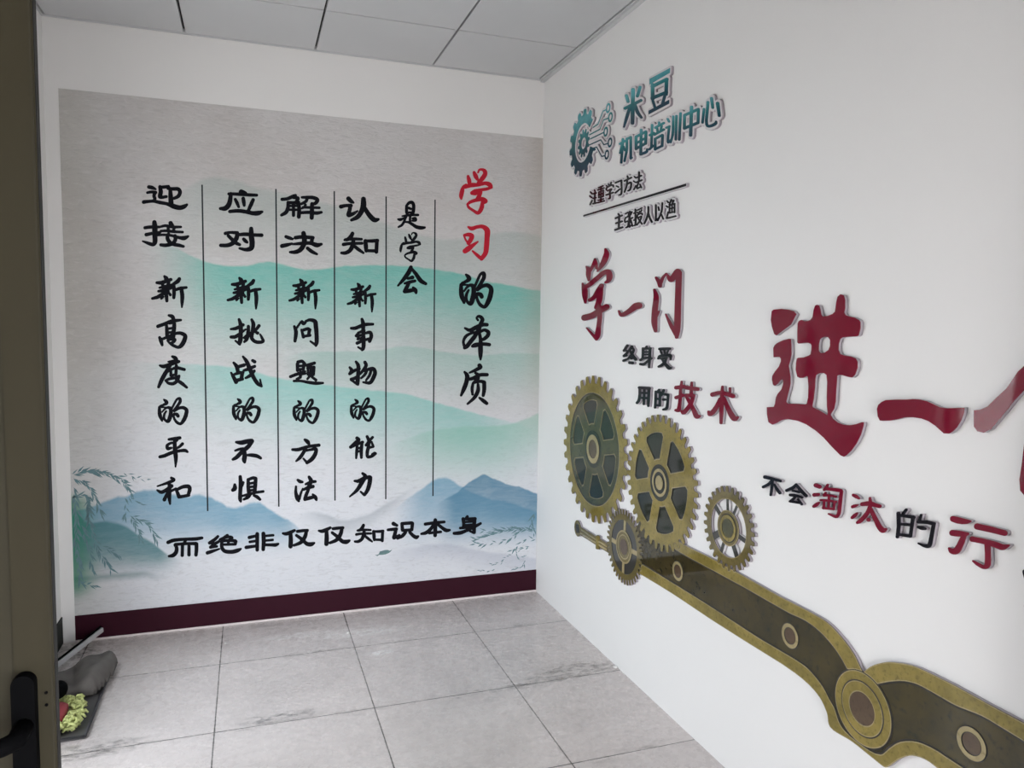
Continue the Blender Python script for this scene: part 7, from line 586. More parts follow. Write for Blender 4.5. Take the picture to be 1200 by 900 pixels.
 '徽底':'-3198 12200|429 -841 -22 14 -37 48 -19 60 -6 3 -42 2 -26 -47 -44 -42 -20 -12 -24 -3 -108 35 -24 17 -9 17 -14 66 9 54 -18 18 -22 10 -54 -37 -60 -16 -32 7 -88 83 -12 25 0 18 19 66 29 42 -8 24 -16 19 -54 -10 -66 10 -21 11 -15 20 -264 -257 -24 -9 -126 -15 -24 -37 -30 -28 -36 -20 -36 -9 -36 -1 -36 8 -36 17 -30 25 -25 36 -18 60 2 42 17 48 -54 11 -49 25 -38 42 -22 60 -2 42 13 48 20 33 36 34 48 23 66 3 30 -7 36 -19 34 -31 20 -31 132 9 168 140 18 10 505 16 -103 3 -480 -12 -6 -2 -26 -43 -22 -22 -30 -20 -30 -10 -42 -6 -30 3 -54 22 -26 21 -28 36 -15 36 -5 48 9 48 14 30 21 26 36 29 54 19 54 -1 30 -8 32 -17 27 -24 25 -36 129 6 -165 149 -174 -13 -37 -52 -28 -24 -31 -17 -36 -9 -36 -1 -36 7 -48 26 -26 24 -19 30 -16 48 -1 42 6 30 25 48 25 26 24 17 60 23 -15 54 1 42 20 54 23 30 43 32 30 12 66 3 36 -9 35 -20 31 -30 24 -40 108 9 30 -5 252 -229 258 -16 30 -20 15 -41 -11 -36 -28 -26 162 -1 16 33 29 36 -45 -1 -36 21 -164 130 -21 24 -7 24 6 25 18 21 24 7 30 -7 34 32 -22 60 -4 60 4 18 18 24 96 61 18 5 24 -4 60 -33 36 -40 24 5 22 12 3 60 35 72 24 12 120 14 30 -13 37 -49 23 -63 42 -5 6 2 26 48 44 42 20 10 24 3 108 -36 24 -19 21 -78 -8 -60 23 -17 18 -7 48 35 60 18 24 -1 26 -16 73 -72 13 -24 -1 -24 -17 -60 -32 -48 10 -20 18 -19 54 10 66 -10 17 -9 18 -24 37 -102 1 -24 -7 -18 -42 -49 -50 -29 -3 -24 7 -24 58 -18 61 -48 8 -30 -12 -114 -9 -18 -24 -19 -54 -23 -54 -3 -12 -21 -5 -24 41 -36 32 -54 6 -24 -3 -24 -58 -96 -19 -17 -24 -7 -60 2 -54 21 -24 -15 -13 -20 23 -54 4 -60 -3 -18 -23 -28 -87 -56 -21 -8 -24 3 -63 35 -33 37 -24 -2 -23 -11 -4 -60 -25 -60 -14 -17 -24 -10|-793 -485 4 -4 90 10 270 266 9 4 -159 -4 -168 -143 -24 -6 -162 -13 -9 -20 51 -7 30 -12 44 -35|337 -407 80 -5 96 16 54 20 78 46 43 37 54 66 40 78 22 78 6 84 -11 84 -30 84 -41 66 -59 64 -66 47 -78 34 -78 18 -90 0 -72 -13 -42 -15 -42 -20 -54 -35 -69 -68 27 4 42 -11 5 43 12 24 19 14 48 19 36 -1 42 -35 30 39 30 14 66 -9 18 -9 16 -20 14 -42 42 21 36 -4 48 -37 13 -16 5 -24 -6 -48 48 -6 18 -12 12 -17 20 -55 1 -18 -9 -22 -29 -32 41 -30 10 -24 0 -18 -7 -48 -8 -18 -19 -19 -42 -16 18 -37 1 -24 -11 -24 -34 -42 -34 -17 -48 11 -9 -54 -27 -27 -48 -19 -24 -2 -28 12 -26 26 -29 -38|218 -371 11 0 -16 47 -37 -23|324 -101 33 -3 30 9 29 24 16 30 2 36 -10 30 -25 28 -30 14 -36 1 -30 -11 -24 -21 -15 -29 -2 -36 9 -30 26 -29|-524 175 11 -6 258 6 -186 10 -30 8 -240 222 -96 -9 -42 -51 -57 -30 15 -4 174 13 18 -3',
 '船':'-4450 1535|-237 -32 67 -43 48 31 77 -7 96 5 97 31 48 38 41 51 -70 -31 -58 30 -68 1 -144 -27 -29 -71 -48 -18',
}
LEAVES = ('-11809 4075 -11746 4113 -11676 4203 -11765 4139 -11786 4081 -11711 4036 -11588 4012 -11702 4070 -11741 4093 -11662 4050 -11534 4031 -11654 4086 -11698 4105 -11623 4154 -11548 4273 -11654 4191 -11691 4107 -11605 4077 -11473 4098 -11603 4131 -11641 4121 -11565 4100 -11452 4129 -11567 4148 -11622 4126 -11556 4133 -11484 4204 -11577 4181 -11584 4133 -11521 4109 -11427 4132 -11521 4157 -11570 4136 -11494 4158 -11403 4236 -11512 4194 -11546 4138 -11465 4104 -11337 4093 -11460 4136 -11513 4140 -11447 4085 -11330 4058 -11432 4130 -11497 4140 -11406 4131 -11276 4175 -11412 4177 -11469 4138 -11385 4139 -11268 4189 -11393 4177 -11445 4135 -11400 4098 -11319 4086 -11390 4133 -11420 4131 -11328 4116 -11193 4141 -11330 4154 -11414 4130 -11355 4048 -11232 3980 -11328 4092 -11377 4123 -11326 4072 -11228 4061 -11310 4124 -11354 4117 -11302 4032 -11189 3948 -11274 4067 -11348 4116 -11283 4123 -11200 4178 -11295 4158 -11311 4108 -11259 4098 -11185 4123 -11262 4130 -11294 4104 -11253 4028 -11159 3951 -11227 4057 -11261 4097 -11207 4073 -11128 4098 -11209 4122 -11216 4087 -11139 4083 -11035 4134 -11149 4128 -11192 4081 -11118 4055 -11007 4078 -11119 4105 -11156 4072 -11092 4059 -11003 4092 -11097 4100 -11134 4065 -11078 3997 -10969 3938 -11058 4032 -11094 4053 -11034 4025 -10939 4030 -11030 4062 -11060 4040 -10997 4020 -10903 4039 -10997 4059 -11002 4015 -10948 3923 -10835 3820 -10923 3951 -10964 3993 -10910 3968 -10826 3976 -10907 4004 -10924 3968 -10852 3921 -10729 3911 -10841 3970 -10893 3947 -10862 3859 -10772 3762 -10828 3887 -10868 3927 -10869 3859 -10814 3783 -10824 3880 -10799 3871 -10723 3809 -10593 3753 -10710 3839 -10758 3836 -10678 3803 -10553 3808 -10674 3846 -10737 3818 -10728 3747 -10683 3654 -10702 3758 -10677 3766 -10619 3729 -10522 3725 -10612 3770 -10643 3736 -10635 3646 -10569 3535 -10591 3665 -10625 3722 -10612 3632 -10542 3523 -10571 3653 -11252 4092 -11214 4053 -11142 4042 -11201 4091 -11211 4084 -11177 4036 -11104 4001 -11160 4066 -11119 4066 -11059 4060 -10972 4087 -11062 4089 -11034 4049 -10974 3990 -10866 3939 -10959 4020 -11015 4045 -10977 3986 -10899 3926 -10960 4008 -10902 4009 -10869 3943 -10784 3886 -10841 3977 -10849 3984 -10767 3955 -10640 3964 -10764 3997 -10787 3939 -10757 3855 -10682 3750 -10733 3872 -10744 3895 -10695 3849 -10603 3836 -10681 3893 -10728 3875 -10689 3840 -10617 3829 -10679 3873 -10678 3801 -10690 3721 -10662 3602 -10654 3723 -10644 3741 -10662 3672 -10640 3569 -10622 3672 -10594 3648 -10542 3588 -10443 3534 -10525 3617 -10561 3589 -10579 3510 -10550 3392 -10535 3511 -10540 3553 -10541 3478 -10509 3373 -10514 3483 -10714 4057 -10691 4008 -10633 3959 -10672 4028 -10620 4027 -10556 4007 -10456 4009 -10554 4032 -10552 3975 -10518 3920 -10442 3873 -10497 3949 -10534 3951 -10528 3899 -10494 3829 -10509 3906 -10437 3916 -10382 3918 -10311 3960 -10391 3950 -10352 3896 -10311 3848 -10235 3795 -10300 3863 -10220 3864 -10175 3848 -10109 3865 -10176 3881 -11777 3986 -11748 3897 -11659 3801 -11711 3927 -11749 3972 -11717 3906 -11641 3837 -11694 3931 -11718 3959 -11689 3886 -11612 3807 -11662 3911 -11675 3941 -11627 3870 -11530 3800 -11607 3899 -11645 3927 -11607 3847 -11518 3760 -11581 3873 -11615 3912 -11569 3871 -11486 3875 -11558 3924 -11587 3895 -11563 3825 -11497 3743 -11539 3843 -11580 3890 -11512 3857 -11404 3864 -11508 3902 -11560 3874 -11517 3829 -11436 3796 -11504 3857 -11526 3839 -11509 3768 -11439 3694 -11473 3795 -11503 3812 -11496 3736 -11433 3652 -11455 3759 -11466 3753 -11409 3684 -11294 3638 -11386 3730 -11436 3697 -11385 3620 -11275 3553 -11359 3659 -11420 3665 -11416 3563 -11364 3422 -11380 3573 -11409 3639 -11366 3546 -11265 3440 -11337 3574 -11378 3566 -11401 3495 -11392 3382 -11366 3490 -11360 3523 -11321 3440 -11230 3345 -11295 3464 -11335 3458 -11300 3362 -11203 3254 -11264 3392 -11328 3439 -11282 3358 -11186 3265 -11260 3382 -11306 3376 -11322 3309 -11299 3209 -11284 3309 -11301 3361 -11325 3260 -11319 3104 -11291 3256 -11285 3303 -11312 3247 -11302 3155 -11271 3240 -11279 3279 -11316 3205 -11316 3080 -11272 3193 -11263 3217 -11213 3126 -11098 3036 -11182 3163 -11255 3183 -11227 3099 -11137 3016 -11189 3133 -11248 3155 -11240 3091 -11184 3021 -11206 3112 -11233 3096 -11212 3004 -11143 2887 -11182 3021 -11813 3489 -11758 3515 -11720 3602 -11793 3553 -11772 3508 -11714 3530 -11650 3603 -11732 3561 -11733 3528 -11658 3564 -11569 3654 -11676 3594 -11723 3533 -11662 3506 -11566 3515 -11659 3546 -11677 3556 -11611 3588 -11532 3670 -11627 3615 -11648 3566 -11588 3539 -11493 3542 -11584 3575 -11613 3573 -11565 3539 -11486 3552 -11560 3591 -11582 3568 -11515 3493 -11386 3439 -11492 3540 -11562 3553 -11525 3472 -11439 3379 -11500 3495 -11552 3540 -11496 3474 -11387 3424 -11475 3514 -11534 3510 -11518 3403 -11458 3256 -11489 3414 -11528 3497 -11486 3441 -11401 3394 -11468 3471 -11510 3442 -11488 3384 -11421 3335 -11460 3415 -11504 3421 -11472 3326 -11392 3204 -11446 3343 -11487 3352 -11523 3275 -11541 3146 -11494 3264 -11481 3323 -11437 3238 -11332 3153 -11406 3273 -11472 3276 -11456 3187 -11385 3079 -11419 3207 -11466 3231 -11511 3184 -11531 3086 -11473 3161 -11465 3215 -11435 3124 -11343 3028 -11397 3157 -11461 3163 -11515 3093 -11543 2958 -11473 3070 -11459 3107 -11442 3028 -11374 2937 -11408 3050 -11458 3032 -11503 2950 -11518 2807 -11460 2933 -11456 2963 -11456 2885 -11414 2778 -11423 2894 -11455 2931 -11423 2844 -11338 2740 -11394 2866 -11456 3537 -11443 3461 -11381 3371 -11410 3481 -11462 3477 -11477 3407 -11454 3302 -11440 3408 -11465 3448 -11527 3391 -11590 3277 -11503 3368 -11467 3422 -11522 3321 -11553 3147 -11480 3303 -11471 3379 -11472 3306 -11435 3205 -11442 3313 -11477 3319 -11522 3252 -11537 3129 -11480 3234 -11478 3308 -11471 3189 -11410 3024 -11431 3200 -11481 3260 -11475 3160 -11410 3031 -11431 3177 -11483 3224 -11528 3142 -11543 2997 -11485 3125 -11483 3176 -11527 3082 -11540 2926 -11485 3069 -11482 3116 -11550 3038 -11603 2885 -11511 3010 -11480 3054 -11515 2980 -11516 2854 -11473 2968 -11477 3002 -11527 2907 -11553 2743 -11487 2890 -11471 2933 -11441 2836 -11343 2736 -11399 2872 -11469 2915 -11461 2843 -11396 2768 -11419 2870 -11459 2821 -11444 2749 -11373 2683 -11404 2782 -11456 2806 -11451 2734 -11395 2651 -11413 2753 -11442 2712 -11404 2611 -11304 2493 -11370 2639 -11433 2665 -11398 2590 -11310 2518 -11369 2622 -11430 2652 -11442 2563 -11420 2432 -11410 2564 -11413 2577 -11384 2466 -11286 2336 -11340 2496 -11393 2505 -11339 2415 -11230 2312 -11317 2440 -11389 2491 -11336 2413 -11226 2345 -11311 2452 -11373 2441 -11402 2346 -11393 2196 -11360 2339 -11347 2365 -11318 2279 -11240 2175 -11290 2299 -11336 2337 -11351 2236 -11331 2084 -11317 2235 -11308 2262 -11276 2204 -11202 2149 -11255 2230 -11294 2228 -11326 2135 -11307 1986 -11273 2128 -11277 2184 -11296 2106 -11268 1989 -11251 2106 -11257 2135 -11285 2043 -11289 1898 -11255 2036 -11229 2070 -11187 1979 -11084 1884 -11155 2012 -11208 2022 -11230 1952 -11222 1840 -11197 1947 -11179 1961 -11197 1866 -11168 1725 -11152 1866 -11172 1947 -11118 1846 -10993 1742 -11084 1885 -11149 1900 -11127 1826 -11043 1766 -11087 1867 -11133 1868 -11087 1757 -10968 1634 -11048 1793 -11097 1795 -11068 1715 -10976 1647 -11029 1756 -11081 1763 -11008 1672 -10869 1581 -10985 1709 -11057 1713 -11072 1643 -11054 1537 -11040 1642 -11214 2295 -11143 2258 -11028 2253 -11137 2298 -11136 2242 -11094 2159 -11005 2057 -11073 2178 -11121 2232 -11052 2209 -10948 2223 -11052 2248 -11057 2189 -11036 2134 -10978 2074 -11015 2153 -11036 2176 -10986 2157 -10911 2168 -10986 2188 -11009 2157 -10983 2070 -10901 1970 -10948 2095 -10961 2125 -10948 2051 -10882 1967 -10911 2073 -10929 2104 -10903 2006 -10820 1887 -10868 2028 -10864 2061 -10848 1990 -10792 1901 -10822 2004 -10701 3439 -10680 3382 -10621 3322 -10658 3401 -10700 3422 -10676 3347 -10612 3251 -10653 3361 -10686 3287 -10718 3227 -10724 3123 -10685 3216 -10680 3203 -10660 3140 -10600 3067 -10636 3157 -10679 3100 -10707 3048 -10719 2957 -10683 3038 -10683 3073 -10740 3026 -10788 2921 -10709 2998 -10692 3031 -10743 2991 -10783 2900 -10714 2966 -10700 3008 -10706 2933 -10683 2823 -10680 2935 -10708 2986 -10717 2915 -10684 2815 -10680 2920 -10716 2963 -10748 2932 -10769 2864 -10726 2916 -10618 3454 -10602 3383 -10547 3294 -10577 3397 -10572 3419 -10536 3400 -10479 3401 -10534 3423 -10501 3363 -10446 3327 -10355 3301 -10439 3349 -10458 3329 -10403 3288 -10308 3263 -10393 3317 -10430 3307 -10386 3282 -10315 3276 -10381 3308 -10370 3261 -10306 3236 -10207 3233 -10303 3264 -10597 3001 -10560 2948 -10484 2895 -10544 2970 -10575 2953 -10529 2900 -10441 2855 -10514 2928 -10571 2943 -10593 2874 -10570 2769 -10549 2872 -10546 2889 -10492 2821 -10384 2767 -10470 2860 -10530 2855 -10544 2783 -10516 2679 -10505 2786 -10523 2838 -10497 2765 -10417 2692 -10464 2794 -10501 2789 -10506 2708 -10476 2592 -10476 2712 -10485 2748 -10502 2682 -10479 2584 -10463 2682 -10474 2722 -10495 2639 -10491 2510 -10467 2635 -10458 2678 -10399 2601 -10282 2528 -10376 2636 -10447 2645 -10405 2574 -10317 2496 -10385 2597 -10429 2587 -10404 2535 -10337 2492 -10380 2564 -10419 2557 -10391 2467 -10305 2362 -10357 2491 -10414 2537 -10441 2475 -10427 2374 -10397 2468 -10404 2505 -10424 2416 -10404 2279 -10384 2413 -10387 2443 -10428 2367 -10438 2234 -10387 2352 -10377 2408 -10350 2321 -10276 2212 -10323 2339 -10371 2387 -10353 2306 -10278 2216 -10315 2331 -10542 2973 -10471 2957 -10367 2981 -10474 2995 -10499 2949 -10446 2869 -10336 2790 -10422 2902 -10467 2933 -10434 2876 -10361 2818 -10415 2898 -10439 2919 -10402 2829 -10312 2722 -10374 2851 -10412 2906 -10370 2848 -10281 2804 -10350 2882 -10377 2888 -10314 2854 -10210 2843 -10308 2886 -10353 2875 -10302 2840 -10217 2829 -10295 2873 -10319 2853 -10246 2823 -10133 2820 -10243 2858 -10297 2838 -10261 2761 -10170 2682 -10232 2791 -10261 2809 -10185 2768 -10061 2755 -10178 2807 -10242 2790 -10207 2743 -10131 2721 -10188 2782 -10214 2756 -10198 2682 -10136 2590 -10168 2698 -10199 2736 -10161 2673 -10078 2610 -10140 2698 -10172 2694 -10180 2622 -10147 2519 -10144 2627 -10138 2629 -10104 2552 -10018 2467 -10077 2577 -10119 2588 -10074 2513 -9976 2436 -10050 2542 -10098 2539 -10116 2476 -10093 2381 -10075 2476 -10088 2516 -10103 2416 -10069 2268 -10058 2418 -10077 2490 -10013 2415 -9889 2352 -9990 2455 -10053 2436 -10082 2349 -10071 2209 -10038 2342 -10026 2379 -10038 2282 -10000 2141 -9994 2286 -11786 3765 -11758 3684 -11676 3595 -11727 3710 -11782 3722 -11766 3637 -11702 3530 -11735 3654 -11776 3664 -11752 3560 -11669 3432 -11715 3583 -11771 3611 -11813 3524 -11817 3376 -11766 3510 -11766 3571 -11736 3478 -11651 3364 -11705 3500 -11760 3512 -11804 3454 -11812 3341 -11757 3434 -11756 3477 -11743 3365 -11665 3224 -11697 3386 -11750 3415 -11786 3325 -11782 3177 -11741 3315 -11750 3408 -11791 3297 -11802 3118 -11751 3287 -11745 3353 -11806 3244 -11830 3053 -11753 3221 -11741 3294 -11775 3208 -11781 3066 -11739 3198 -11737 3231 -11700 3111 -11590 2971 -11656 3143 -11734 3178 -11776 3109 -11786 2985 -11734 3093 -11733 3127 -11729 2999 -11681 2815 -11697 3005 -11733 3087 -11781 2975 -11814 2791 -11749 2962 -11734 3014 -11790 2920 -11814 2753 -11742 2899 -11734 2978 -11724 2878 -11657 2750 -11683 2895 -11738 2882 -11784 2781 -11805 2612 -11746 2767 -11742 2802 -11712 2676 -11617 2514 -11672 2698 -11745 2742 -11735 2653 -11657 2557 -11684 2684 -11747 2701 -11780 2639 -11787 2530 -11745 2626 -11750 2629 -11743 2536 -11680 2417 -11701 2553 -11752 2585 -11828 2494 -11830 2319 -11781 2462 -11755 2479 -11742 2348 -11679 2164 -11707 2358 -11756 2463 -11806 2405 -11830 2289 -11774 2382 -11756 2401 -11786 2330 -11788 2211 -11751 2320 -11754 2277 -11762 2187 -11707 2068 -11709 2201 -11754 2274 -11795 2199 -11802 2069 -11752 2184 -11750 2165 -11726 2035 -11635 1866 -11683 2056 -11746 2087 -11781 2023 -11763 1914 -11724 2012 -11744 2042 -11720 1948 -11633 1845 -11679 1978 -11740 1978 -11709 1862 -11607 1723 -11664 1892 -11736 1927 -11720 1827 -11645 1701 -11680 1847 -11730 1836 -11761 1771 -11762 1660 -11724 1760 -11726 1784 -11721 1691 -11650 1580 -11671 1714 -11723 1739 -11701 1609 -11625 1429 -11666 1622 -11718 1670 -11747 1593 -11738 1466 -11704 1584 -11712 1587 -11750 1472 -11746 1286 -11701 1462 -11708 1522 -11670 1401 -11568 1249 -11634 1425 -11651 2845 -11601 2736 -11480 2618 -11565 2771 -11633 2782 -11595 2682 -11502 2561 -11566 2705 -11613 2716 -11567 2605 -11450 2481 -11529 2640 -11591 2645 -11625 2579 -11630 2463 -11588 2566 -11574 2590 -11606 2517 -11595 2395 -11559 2508 -11548 2501 -11566 2409 -11533 2274 -11519 2411 -11544 2488 -11563 2417 -11542 2308 -11524 2416 -11529 2427 -11541 2314 -11523 2144 -11511 2313 -11515 2371 -11486 2279 -11397 2176 -11450 2307 -11501 2297 -11534 2240 -11529 2138 -11490 2227 -11492 2241 -11467 2174 -11393 2111 -11438 2204 -11484 2181 -11469 2071 -11404 1922 -11435 2083 -11478 2124 -11432 2027 -11330 1913 -11406 2052 -11469 2013 -11505 1913 -11513 1750 -11468 1903 -11464 1938 -11505 1861 -11502 1725 -11453 1845 -11462 1908 -11458 1826 -11405 1718 -11420 1838 -11455 1814 -11450 1705 -11383 1560 -11402 1720 -11450 1758 -11421 1669 -11336 1568 -11388 1695 -11711 1417 -11647 1413 -11569 1468 -11662 1461 -11660 1406 -11625 1361 -11554 1333 -11610 1393 -11574 1388 -11519 1384 -11456 1435 -11534 1429 -11512 1375 -11467 1308 -11374 1243 -11447 1337 -11462 1365 -11422 1317 -11344 1279 -11408 1345 -11410 1354 -11353 1301 -11251 1274 -11339 1342',
 '-33 1847 -115 1907 -256 1959 -130 1877 -131 1855 -220 1872 -339 1833 -209 1821 -165 1858 -241 1863 -345 1831 -233 1831 -243 1865 -293 1918 -394 1946 -314 1877 -302 1869 -394 1868 -503 1802 -371 1817 -322 1871 -409 1851 -511 1777 -387 1816 -416 1877 -517 1852 -646 1773 -499 1819 -465 1880 -516 1930 -615 1949 -535 1886 -531 1884 -607 1931 -735 1949 -618 1889 -583 1888 -684 1857 -802 1763 -658 1819 -605 1889 -684 1957 -829 2004 -706 1913 -687 1894 -773 1897 -881 1843 -756 1850 -771 1895 -840 1884 -917 1822 -819 1848 -797 1895 -854 1945 -958 1985 -868 1917 -855 1892 -933 1893 -1030 1845 -918 1853 -953 1879 -1040 1902 -1167 1894 -1039 1868 -1012 1866 -1093 1920 -1232 1945 -1107 1875 -1063 1852 -1160 1907 -1318 1927 -1171 1858 -1143 1828 -1239 1858 -1380 1848 -1238 1814 -1217 1805 -1304 1840 -1440 1852 -1308 1808 -1265 1791 -1354 1827 -1490 1817 -1356 1775 -1306 1779 -1383 1824 -1509 1836 -1392 1780 -1395 1758 -1489 1806 -1640 1821 -1498 1760 -1477 1743 -1558 1789 -1691 1793 -1566 1737 -1552 1732 -1610 1772 -1708 1772 -1619 1724 -1571 1730 -1666 1767 -1810 1766 -1669 1722 -1662 1720 -1733 1766 -1852 1773 -1743 1716 -1721 1714 -1781 1713 -1854 1671 -1768 1680 -1777 1708 -1862 1707 -1964 1646 -1842 1659 -1840 1701 -1911 1758 -2037 1795 -1927 1719 -119 1819 -191 1824 -289 1792 -183 1793 -134 1823 -221 1891 -373 1940 -240 1849 -356 1874 -412 1919 -514 1942 -426 1884 -422 1888 -508 1898 -619 1855 -495 1852 -573 1912 -628 1962 -729 1997 -644 1931 -653 1919 -739 1961 -874 1964 -745 1913 -744 1919 -838 1925 -959 1874 -823 1877 -920 1902 -998 1962 -1137 2000 -1015 1921 -1004 1893 -1085 1880 -1169 1804 -1055 1834 -1144 1884 -1245 1923 -1400 1943 -1249 1893 -1163 1884 -1239 1955 -1380 2010 -1261 1914 -1250 1887 -1349 1881 -1483 1830 -1337 1848 -1365 1896 -1458 1886 -1584 1834 -1447 1857 -1532 1912 -1608 1967 -1738 2003 -1622 1931 -1609 1919 -1673 1904 -1746 1844 -1655 1875 -525 1790 -613 1805 -730 1765 -601 1754 -575 1762 -660 1755 -771 1703 -647 1721 -627 1732 -676 1687 -700 1592 -636 1665 -751 1668 -838 1620 -918 1500 -797 1581 -823 1636 -899 1583 -966 1466 -862 1553 -921 1606 -995 1629 -1101 1610 -991 1586 -1022 1585 -1099 1561 -1174 1477 -1067 1522 -1235 1557 -1290 1599 -1386 1623 -1301 1568 -1318 1551 -1381 1537 -1453 1479 -1363 1508 -1508 1544 -1604 1511 -1711 1412 -1574 1471 -1595 1544 -1669 1555 -1772 1525 -1662 1519 -1645 1547 -1717 1539 -1789 1469 -1688 1492 -1688 1551 -1779 1598 -1924 1618 -1787 1558 -1794 1564 -1864 1630 -1994 1688 -1884 1596 -1843 1569 -1929 1576 -2045 1536 -1919 1536 -36 1545 -109 1543 -200 1497 -95 1509 -106 1557 -159 1617 -264 1674 -179 1591 -307 1575 -369 1573 -435 1521 -347 1533 -310 1574 -379 1534 -455 1446 -357 1512 -458 1507 -533 1498 -626 1445 -518 1466 -492 1480 -569 1475 -672 1434 -559 1448 -589 1398 -636 1354 -650 1260 -591 1332 -651 1353 -707 1286 -753 1165 -677 1270 -679 1333 -734 1276 -767 1162 -694 1254 -738 1290 -818 1293 -921 1251 -805 1255 -221 1344 -282 1363 -372 1354 -281 1333 -264 1334 -311 1320 -343 1260 -280 1290 -386 1305 -439 1345 -531 1355 -449 1306 -435 1294 -489 1320 -574 1316 -491 1286 -501 1278 -547 1256 -594 1199 -530 1237 -578 1260 -650 1293 -764 1308 -655 1266 -648 1258 -640 1214 -594 1163 -613 1226 -637 1199 -627 1132 -576 1042 -598 1140 -607 1101 -596 1048 -551 977 -573 1055 -586 1083 -561 1025 -502 949 -544 1034 -479 1068 -442 1046 -380 1044 -438 1071 -436 1070 -373 1068 -289 1098 -381 1094 -768 1147 -817 1171 -895 1176 -821 1146 -843 1123 -882 1137 -936 1122 -879 1108 -932 1088 -978 1101 -1045 1097 -977 1082 -985 1045 -1040 1033 -1107 988 -1028 1012 -1012 1009 -1053 999 -1093 956 -1035 976 -1043 957 -1078 934 -1111 882 -1062 920 -1152 953 -1204 973 -1284 976 -1206 952 -1197 945 -1246 933 -1306 891 -1235 914 -1259 935 -1315 926 -1384 884 -1303 903 -1333 922 -1381 956 -1464 978 -1390 932 -1268 782 -1316 772 -1368 726 -1300 747 -1300 773 -1333 766 -1370 735 -1323 750 -1410 749 -1456 738 -1513 698 -1446 719 -1437 746 -1479 746 -1531 716 -1469 722 -1561 755 -1601 784 -1668 795 -1608 758 -1642 774 -1684 780 -1741 760 -1678 757 -1703 789 -1750 800 -1816 789 -1747 778 -340 943 -376 928 -403 881 -355 908 -360 893 -400 871 -440 818 -384 855 -374 855 -386 791 -359 695 -351 791 -387 826 -426 819 -459 776 -406 793 -405 799 -461 776 -529 719 -448 758 -437 768 -492 766 -564 738 -485 746 -525 741 -580 769 -669 778 -585 742 -570 736 -639 735 -726 696 -627 705 -663 732 -709 736 -764 709 -699 709 -702 729 -744 728 -788 693 -729 702 -82 2314 -164 2255 -237 2126 -124 2223 -88 2303 -122 2217 -103 2077 -66 2208 -111 2262 -180 2232 -256 2155 -158 2206 -141 2210 -221 2178 -300 2086 -189 2142 -166 2158 -183 2100 -149 2014 -135 2101 -177 2129 -165 2030 -100 1892 -128 2038 -189 2039 -175 1975 -107 1900 -138 1992 -185 2006 -232 1959 -252 1864 -192 1939 -167 1939 -121 1850 -30 1749 -85 1877 -153 1901 -176 1841 -162 1744 -137 1836 -126 1839 -64 1756 -30 1663 -37 1782 -119 1824 -49 1742 -30 1653 -30 1771 -85 1740 -111 1688 -103 1598 -73 1680')
